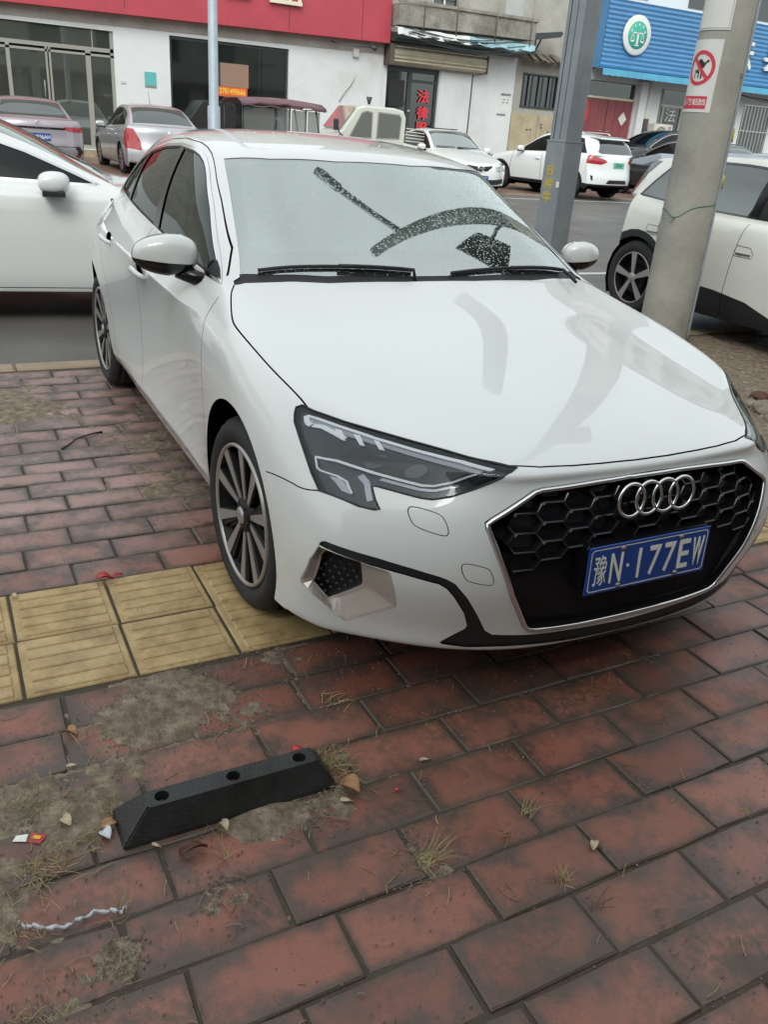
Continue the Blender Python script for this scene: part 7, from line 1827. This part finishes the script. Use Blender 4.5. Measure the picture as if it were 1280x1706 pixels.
    MB().box(X+.004, X+.25, 23.30, 23.48, 1.5, 2.5).build('side_panel', M['brown_beam'], a)
    for k in range(3): MB().box(x0+.351, x0+.356, 24.22, 24.36, 2.02+k*.1, 2.09+k*.1).build('vent_slot', M['room'], a)
    # glass door with white lettering
    d = empty('glass_door'); d.parent = b
    for y0, y1, z0, z1 in ((24.12, 24.30, .2, 3.6), (26.2, 26.3, .2, 3.6), (24.30, 26.2, 2.98, 3.08), (24.36, 24.44, .2, 2.98), (25.35, 25.42, .2, 2.98)): MB().box(X-.15, X-.06, y0, y1, z0, z1).build('frame_bar', M['alu'] if y0 > 24.2 else M['room'], d)
    MB().box(X-.12, X-.11, 24.30, 26.2, .2, 2.98).build('pane', M['dark_glass'], d); MB().box(X-.12, X-.11, 24.30, 26.2, 3.08, 3.6).build('pane', M['dark_glass'], d); MB().box(X-.3, X-.28, 24.1, 26.3, .2, 3.6).build('backing', M['door_dark'], d)
    for ch, z in (('法', 2.72), ('律', 2.15), ('咨', 1.6)): face_text('door_character', ch, 24.87, z, .5, 'sign_white', d, X-.10, 1, .003, -.004, .48, .55)
    w = empty('barred_window'); w.parent = b
    MB().box(X-.12, X-.11, 28.7, 30.4, 1.4, 3.4).build('pane', M['shop_glass'], w); MB().box(X-.3, X-.28, 28.7, 30.4, 1.4, 3.4).build('backing', M['room'], w)
    for k in range(9): y = 28.75+k*.2; MB().box(X+.01, X+.03, y-.012, y+.012, 1.4, 3.4).build('bar', M['satin'], w)
    for z in (1.42, 2.4, 3.36): MB().box(X+.03, X+.05, 28.65, 30.45, z, z+.03).build('bar', M['satin'], w)
    MB().box(X-.3, X-.28, 31.5, 34, .2, 3.4).build('backing', M['door_dark'], b)
    for k in range(5): MB().tube([(X+.7, 27+k*.6, 3.70-.04*k), (X+.72, 29+k*.5, 3.50+.03*k), (X+.7, 31, 3.66)], .012, 4).build('overhead_cable', M['door_dark'], b)
    # things on the upper floor wall above the sign
    for y0 in (21.3, 24.6, 27.8):
        MB().box(X+.004, X+.03, y0, y0+1.3, 6.35, 7.9).build('upper_window', M['dark_glass'], b)
def build_trike():
    r = empty('roofed_tricycle', (0, 0, 0), 0, 'cargo tricycle with a purple red canopy and clear plastic sides', 'tricycle')
    x0, x1, y0, y1 = -17.9, -16.6, 4.55, 6.35; z1 = 1.80
    M['canopy_purple'] = mat('canopy_purple', (.16, .085, .10), .5, noise_amt=.3, noise_scale=3)
    V, F = [], []; n = 10
    for i in range(n+1):
        t = i/n; y = lerp(y0-.06, y1+.1, t); zz = z1-.02*t+.05*math.sin(PI*t); V += [(x1+.10, y, zz-.08-.02*math.sin(i*2.2)), (x1+.08, y, zz-.02), (x1-.2, y, zz+.06), (x0+.2, y, zz+.06), (x0-.1, y, zz-.05)]
    for i in range(n):
        for k in range(4): a = i*5+k; F.append((a, a+5, a+6, a+1))
    o = pydata('canopy', V, F, M['canopy_purple'], True); mobj('canopy', o, r).modifiers.new('t', 'SOLIDIFY').thickness = .02
    MB().tube([(x1+.12, y0-.05+1.9*i/12, 1.71+.02*math.sin(i*1.9)) for i in range(13)], .012, 5).build('canopy_hem', M['canopy_purple'], r)
    for y in (y0, 5.28, 5.62, 6.0, y1):
        for x in (x0, x1): MB().tube([(x, y+(.0 if y < 6.3 else -.12), 1.72), (x, y+(.06 if y > 6.3 else 0), .85)], .018, 5).build('post', M['door_dark'], r)
    for a, b_ in ((y0, 5.28), (5.30, 5.62), (5.64, 6.0), (6.02, y1)): MB().box(x1-.004, x1+.004, a+.03, b_-.02, .85, 1.68).build('clear_sheet', M['clear_pvc'], r)
    MB().box(x0, x1, y0-.05, y1, .52, .86).build('cargo_bed', M['canopy_purple'], r, .02); MB().box(x0+.1, x1-.1, 5.0, 5.5, .86, 1.15).build('seat', M['interior'], r, .03)
    ty = tyre_mesh(.27, .12, .2, 24, False)
    for x, y in ((x0, 4.9), (x1, 4.9), ((x0+x1)/2, 6.55)): o = mobj('wheel', ty, r); o.location = (x, y, .27+.12); o.rotation_euler = (0, 0, PI/2)
    MB().tube([((x0+x1)/2, 6.55, .4), ((x0+x1)/2, 6.42, 1.15), (x1, 6.40, 1.25), ], .02, 6).build('fork', M['door_dark'], r)
M['clear_pvc'] = glass('clear_pvc', (.72, .74, .72), .10, 1.4, .08, haze=.25, hazecol=(.45, .45, .43))
def build_microvan():
    r = empty('small_white_cab', (0, 0, 0), 0, 'small cream white closed three-wheeler cab left of the red lettered glass door', 'three-wheeler')
    x0, x1 = -18.9, -17.7
    prof = [(7.06, 1.18), (7.05, .5), (9.1, .5), (9.12, 1.75), (9.05, 1.88), (8.8, 1.93), (7.95, 1.93), (7.78, 1.88), (7.40, 1.38)]
    cab = MB(); n = len(prof); ring = lambda x, s, dz: [(x, 8.08+(y-8.08)*s, z+dz*(z > 1)) for y, z in prof]
    V = ring(x0, .96, -.03)+ring(x0+.08, 1, 0)+ring(x1-.08, 1, 0)+ring(x1, .97, -.03); F = []
    for k in range(3): F += [(k*n+i, k*n+(i+1) % n, (k+1)*n+(i+1) % n, (k+1)*n+i) for i in range(n)]
    F += [tuple(range(n)), tuple(range(3*n, 4*n))]; cab.add(V, F)
    cab.build('body', M['cream_paint_far'], r, .012)
    def win(poly, nm='window'):
        f = MB().prism(poly, x1+.0, x1+.008, 'x').build(nm, M['far_interior'], r); MB().prism(offset_poly(poly, .03), x1+.009, x1+.012, 'x').build('pane', M['clear_pvc'], f)
        return f
    win([(7.55, 1.20), (8.18, 1.22), (8.18, 1.80), (8.02, 1.83), (7.88, 1.78)]); win([(8.30, 1.22), (8.95, 1.24), (8.98, 1.72), (8.90, 1.80), (8.32, 1.82)])
    MB().quad((x0+.1, 7.36, 1.385), (x1-.06, 7.36, 1.385), (x1-.06, 7.77, 1.885), (x0+.1, 7.77, 1.885)).build('windscreen', M['clear_pane'], r).location = (0, -.02, .02)
    MB().tube([(x1+.02, 7.50, 1.18), (x1+.04, 7.30, 1.30), (x1+.04, 7.22, 1.55)], .014, 5).build('mirror_arm', M['door_dark'], r); MB().bbox(x1, x1+.06, 7.15, 7.26, 1.35, 1.60, .02).build('mirror', M['door_dark'], r)
    MB().tube([(x1-.5, 8.3, 1.93), (x1-.5, 8.3, 1.97)], .05, 8).build('beacon_base', M['ac_white'], r); MB().tube([(x1-.5, 8.3, 1.97), (x1-.5, 8.3, 2.14)], [.03, .08], 8).build('beacon', M['door_dark'], r)
    ty = tyre_mesh(.25, .13, .18, 24, False)
    for x, y in ((x0+.1, 8.7), (x1-.1, 8.7), ((x0+x1)/2, 7.3)): o = mobj('wheel', ty, r); o.location = (x, y, .37); o.rotation_euler = (0, 0, PI/2)
    rk = empty('cargo_rack', (0, 0, 0)); rk.parent = r
    for k in range(5): MB().tube([(x1, 9.12, 1.22+k*.07), (x1, 9.65, 1.20+k*.07)], .014, 5).build('rack_bar', M['ac_white'], rk)
M['cream_paint_far'] = mat('cab_paint', (.60, .61, .55), .35, 0, .5, .4)
M['clear_pane'] = glass('clear_pane', (.35, .38, .38), .0, 1.15, .1, haze=.12)
M['far_interior'] = mat('far_interior', (.26, .26, .24), .6)
def build_tower():
    b = empty('apartment_block', (0, 0, 0), 0, 'tall grey apartment block behind the shops, its upper floors out of the photo', 'building')
    MB().box(-38, -31.5, 16, 62, 0, 19).build('wall', M['plaster_grey'], b); MB().box(-38.3, -31.2, 15.7, 62.3, 19, 19.5).build('roof_edge', M['parapet'], b)
    wm = MB().box(-31.5, -31.46, 0, 1.6, 0, 1.5).mesh('window', M['dark_glass']); bm_ = MB().box(-31.5, -30.9, -.3, 1.9, -.5, -.1).mesh('balcony_slab', M['parapet'])
    for fl in range(2, 6):
        for k in range(12):
            o = mobj('window', wm, b); o.location = (0, 17.2+k*3.7, 3.1*fl+1.2)
            if k % 2: o = mobj('balcony_slab', bm_, b); o.location = (0, 17.2+k*3.7, 3.1*fl+1.2)
def build_back_row():
    """shops on this side of the street, behind the camera: they close the view in reflections"""
    b = empty('rear_shop_row', (0, 0, 0), 0, 'row of plain shops behind the camera, seen only as reflections in the car', 'building')
    x = 7.6; holes = [(y, y+2.6, .3, 2.9) for y in np.arange(-17, 18, 3.6)]
    m = MB()
    m.quad((x, -30, 0), (x, 30, 0), (x, 30, 9), (x, -30, 9)); m.quad((x, -30, 9), (x+9, -30, 9), (x+9, 30, 9), (x, 30, 9)); m.build('wall', M['plaster_grey'], b)
    for y in np.arange(-17, 18, 3.6): MB().box(x-.03, x-.01, y, y+2.6, .1, 2.9).build('shop_window', M['dark_glass'], b); MB().box(x-.03, x-.01, y+.5, y+2.0, 4.3, 5.9).build('upper_window', M['dark_glass'], b)
    MB().box(x-.9, x-.02, -30, 30, 3.1, 3.25).build('awning', M['brown_beam'], b)
    # added unseen board and bracket, shaped to give a dark reflection in the windscreen
    hb_ = empty('added_reflect_board', (0, 0, 0), 0, 'added dark board right of the cars, unseen, shaped for its reflection in the windscreen', 'added board')
    MB().add([(-1.36, 1.95, 3.5), (-1.76, 2.42, 3.5), (-1.80, 2.95, 3.5), (-1.26, 2.62, 3.5), (-1.36, 1.95, 3.56), (-1.76, 2.42, 3.56), (-1.80, 2.95, 3.56), (-1.26, 2.62, 3.56)], [(0, 1, 2, 3), (7, 6, 5, 4), (0, 4, 5, 1), (1, 5, 6, 2), (2, 6, 7, 3), (3, 7, 4, 0)]).build('board', M['board_dark'], hb_)
    MB().tube([(-1.55, 2.5, 3.55), (-2.2, 3.1, 3.75), (-2.86, 3.75, 3.8)], .025, 6).build('bracket', M['door_dark'], hb_)
    fl = MB(); fl.box(5.0, 30, -30, 40, -.3, -.012); tag(fl.build('rear_pavement', M['far_paving']), kind='structure')
    for nm, y0, y1 in (('side_pavement', -60, -9), ('side_pavement', 14, 80)):
        tag(MB().box(-3.0, 5.0, y0, y1, -.3, -.012).build(nm, M['far_paving']), kind='structure')
build_road(); build_pavement(); build_ground_cover()
build_left_shop(); build_middle_shop(); build_side_house(); build_blue_building(); build_tower(); build_back_row()
build_poles(); build_cars(); build_trike(); build_microvan()
build_audi(); build_stopper(); build_litter()
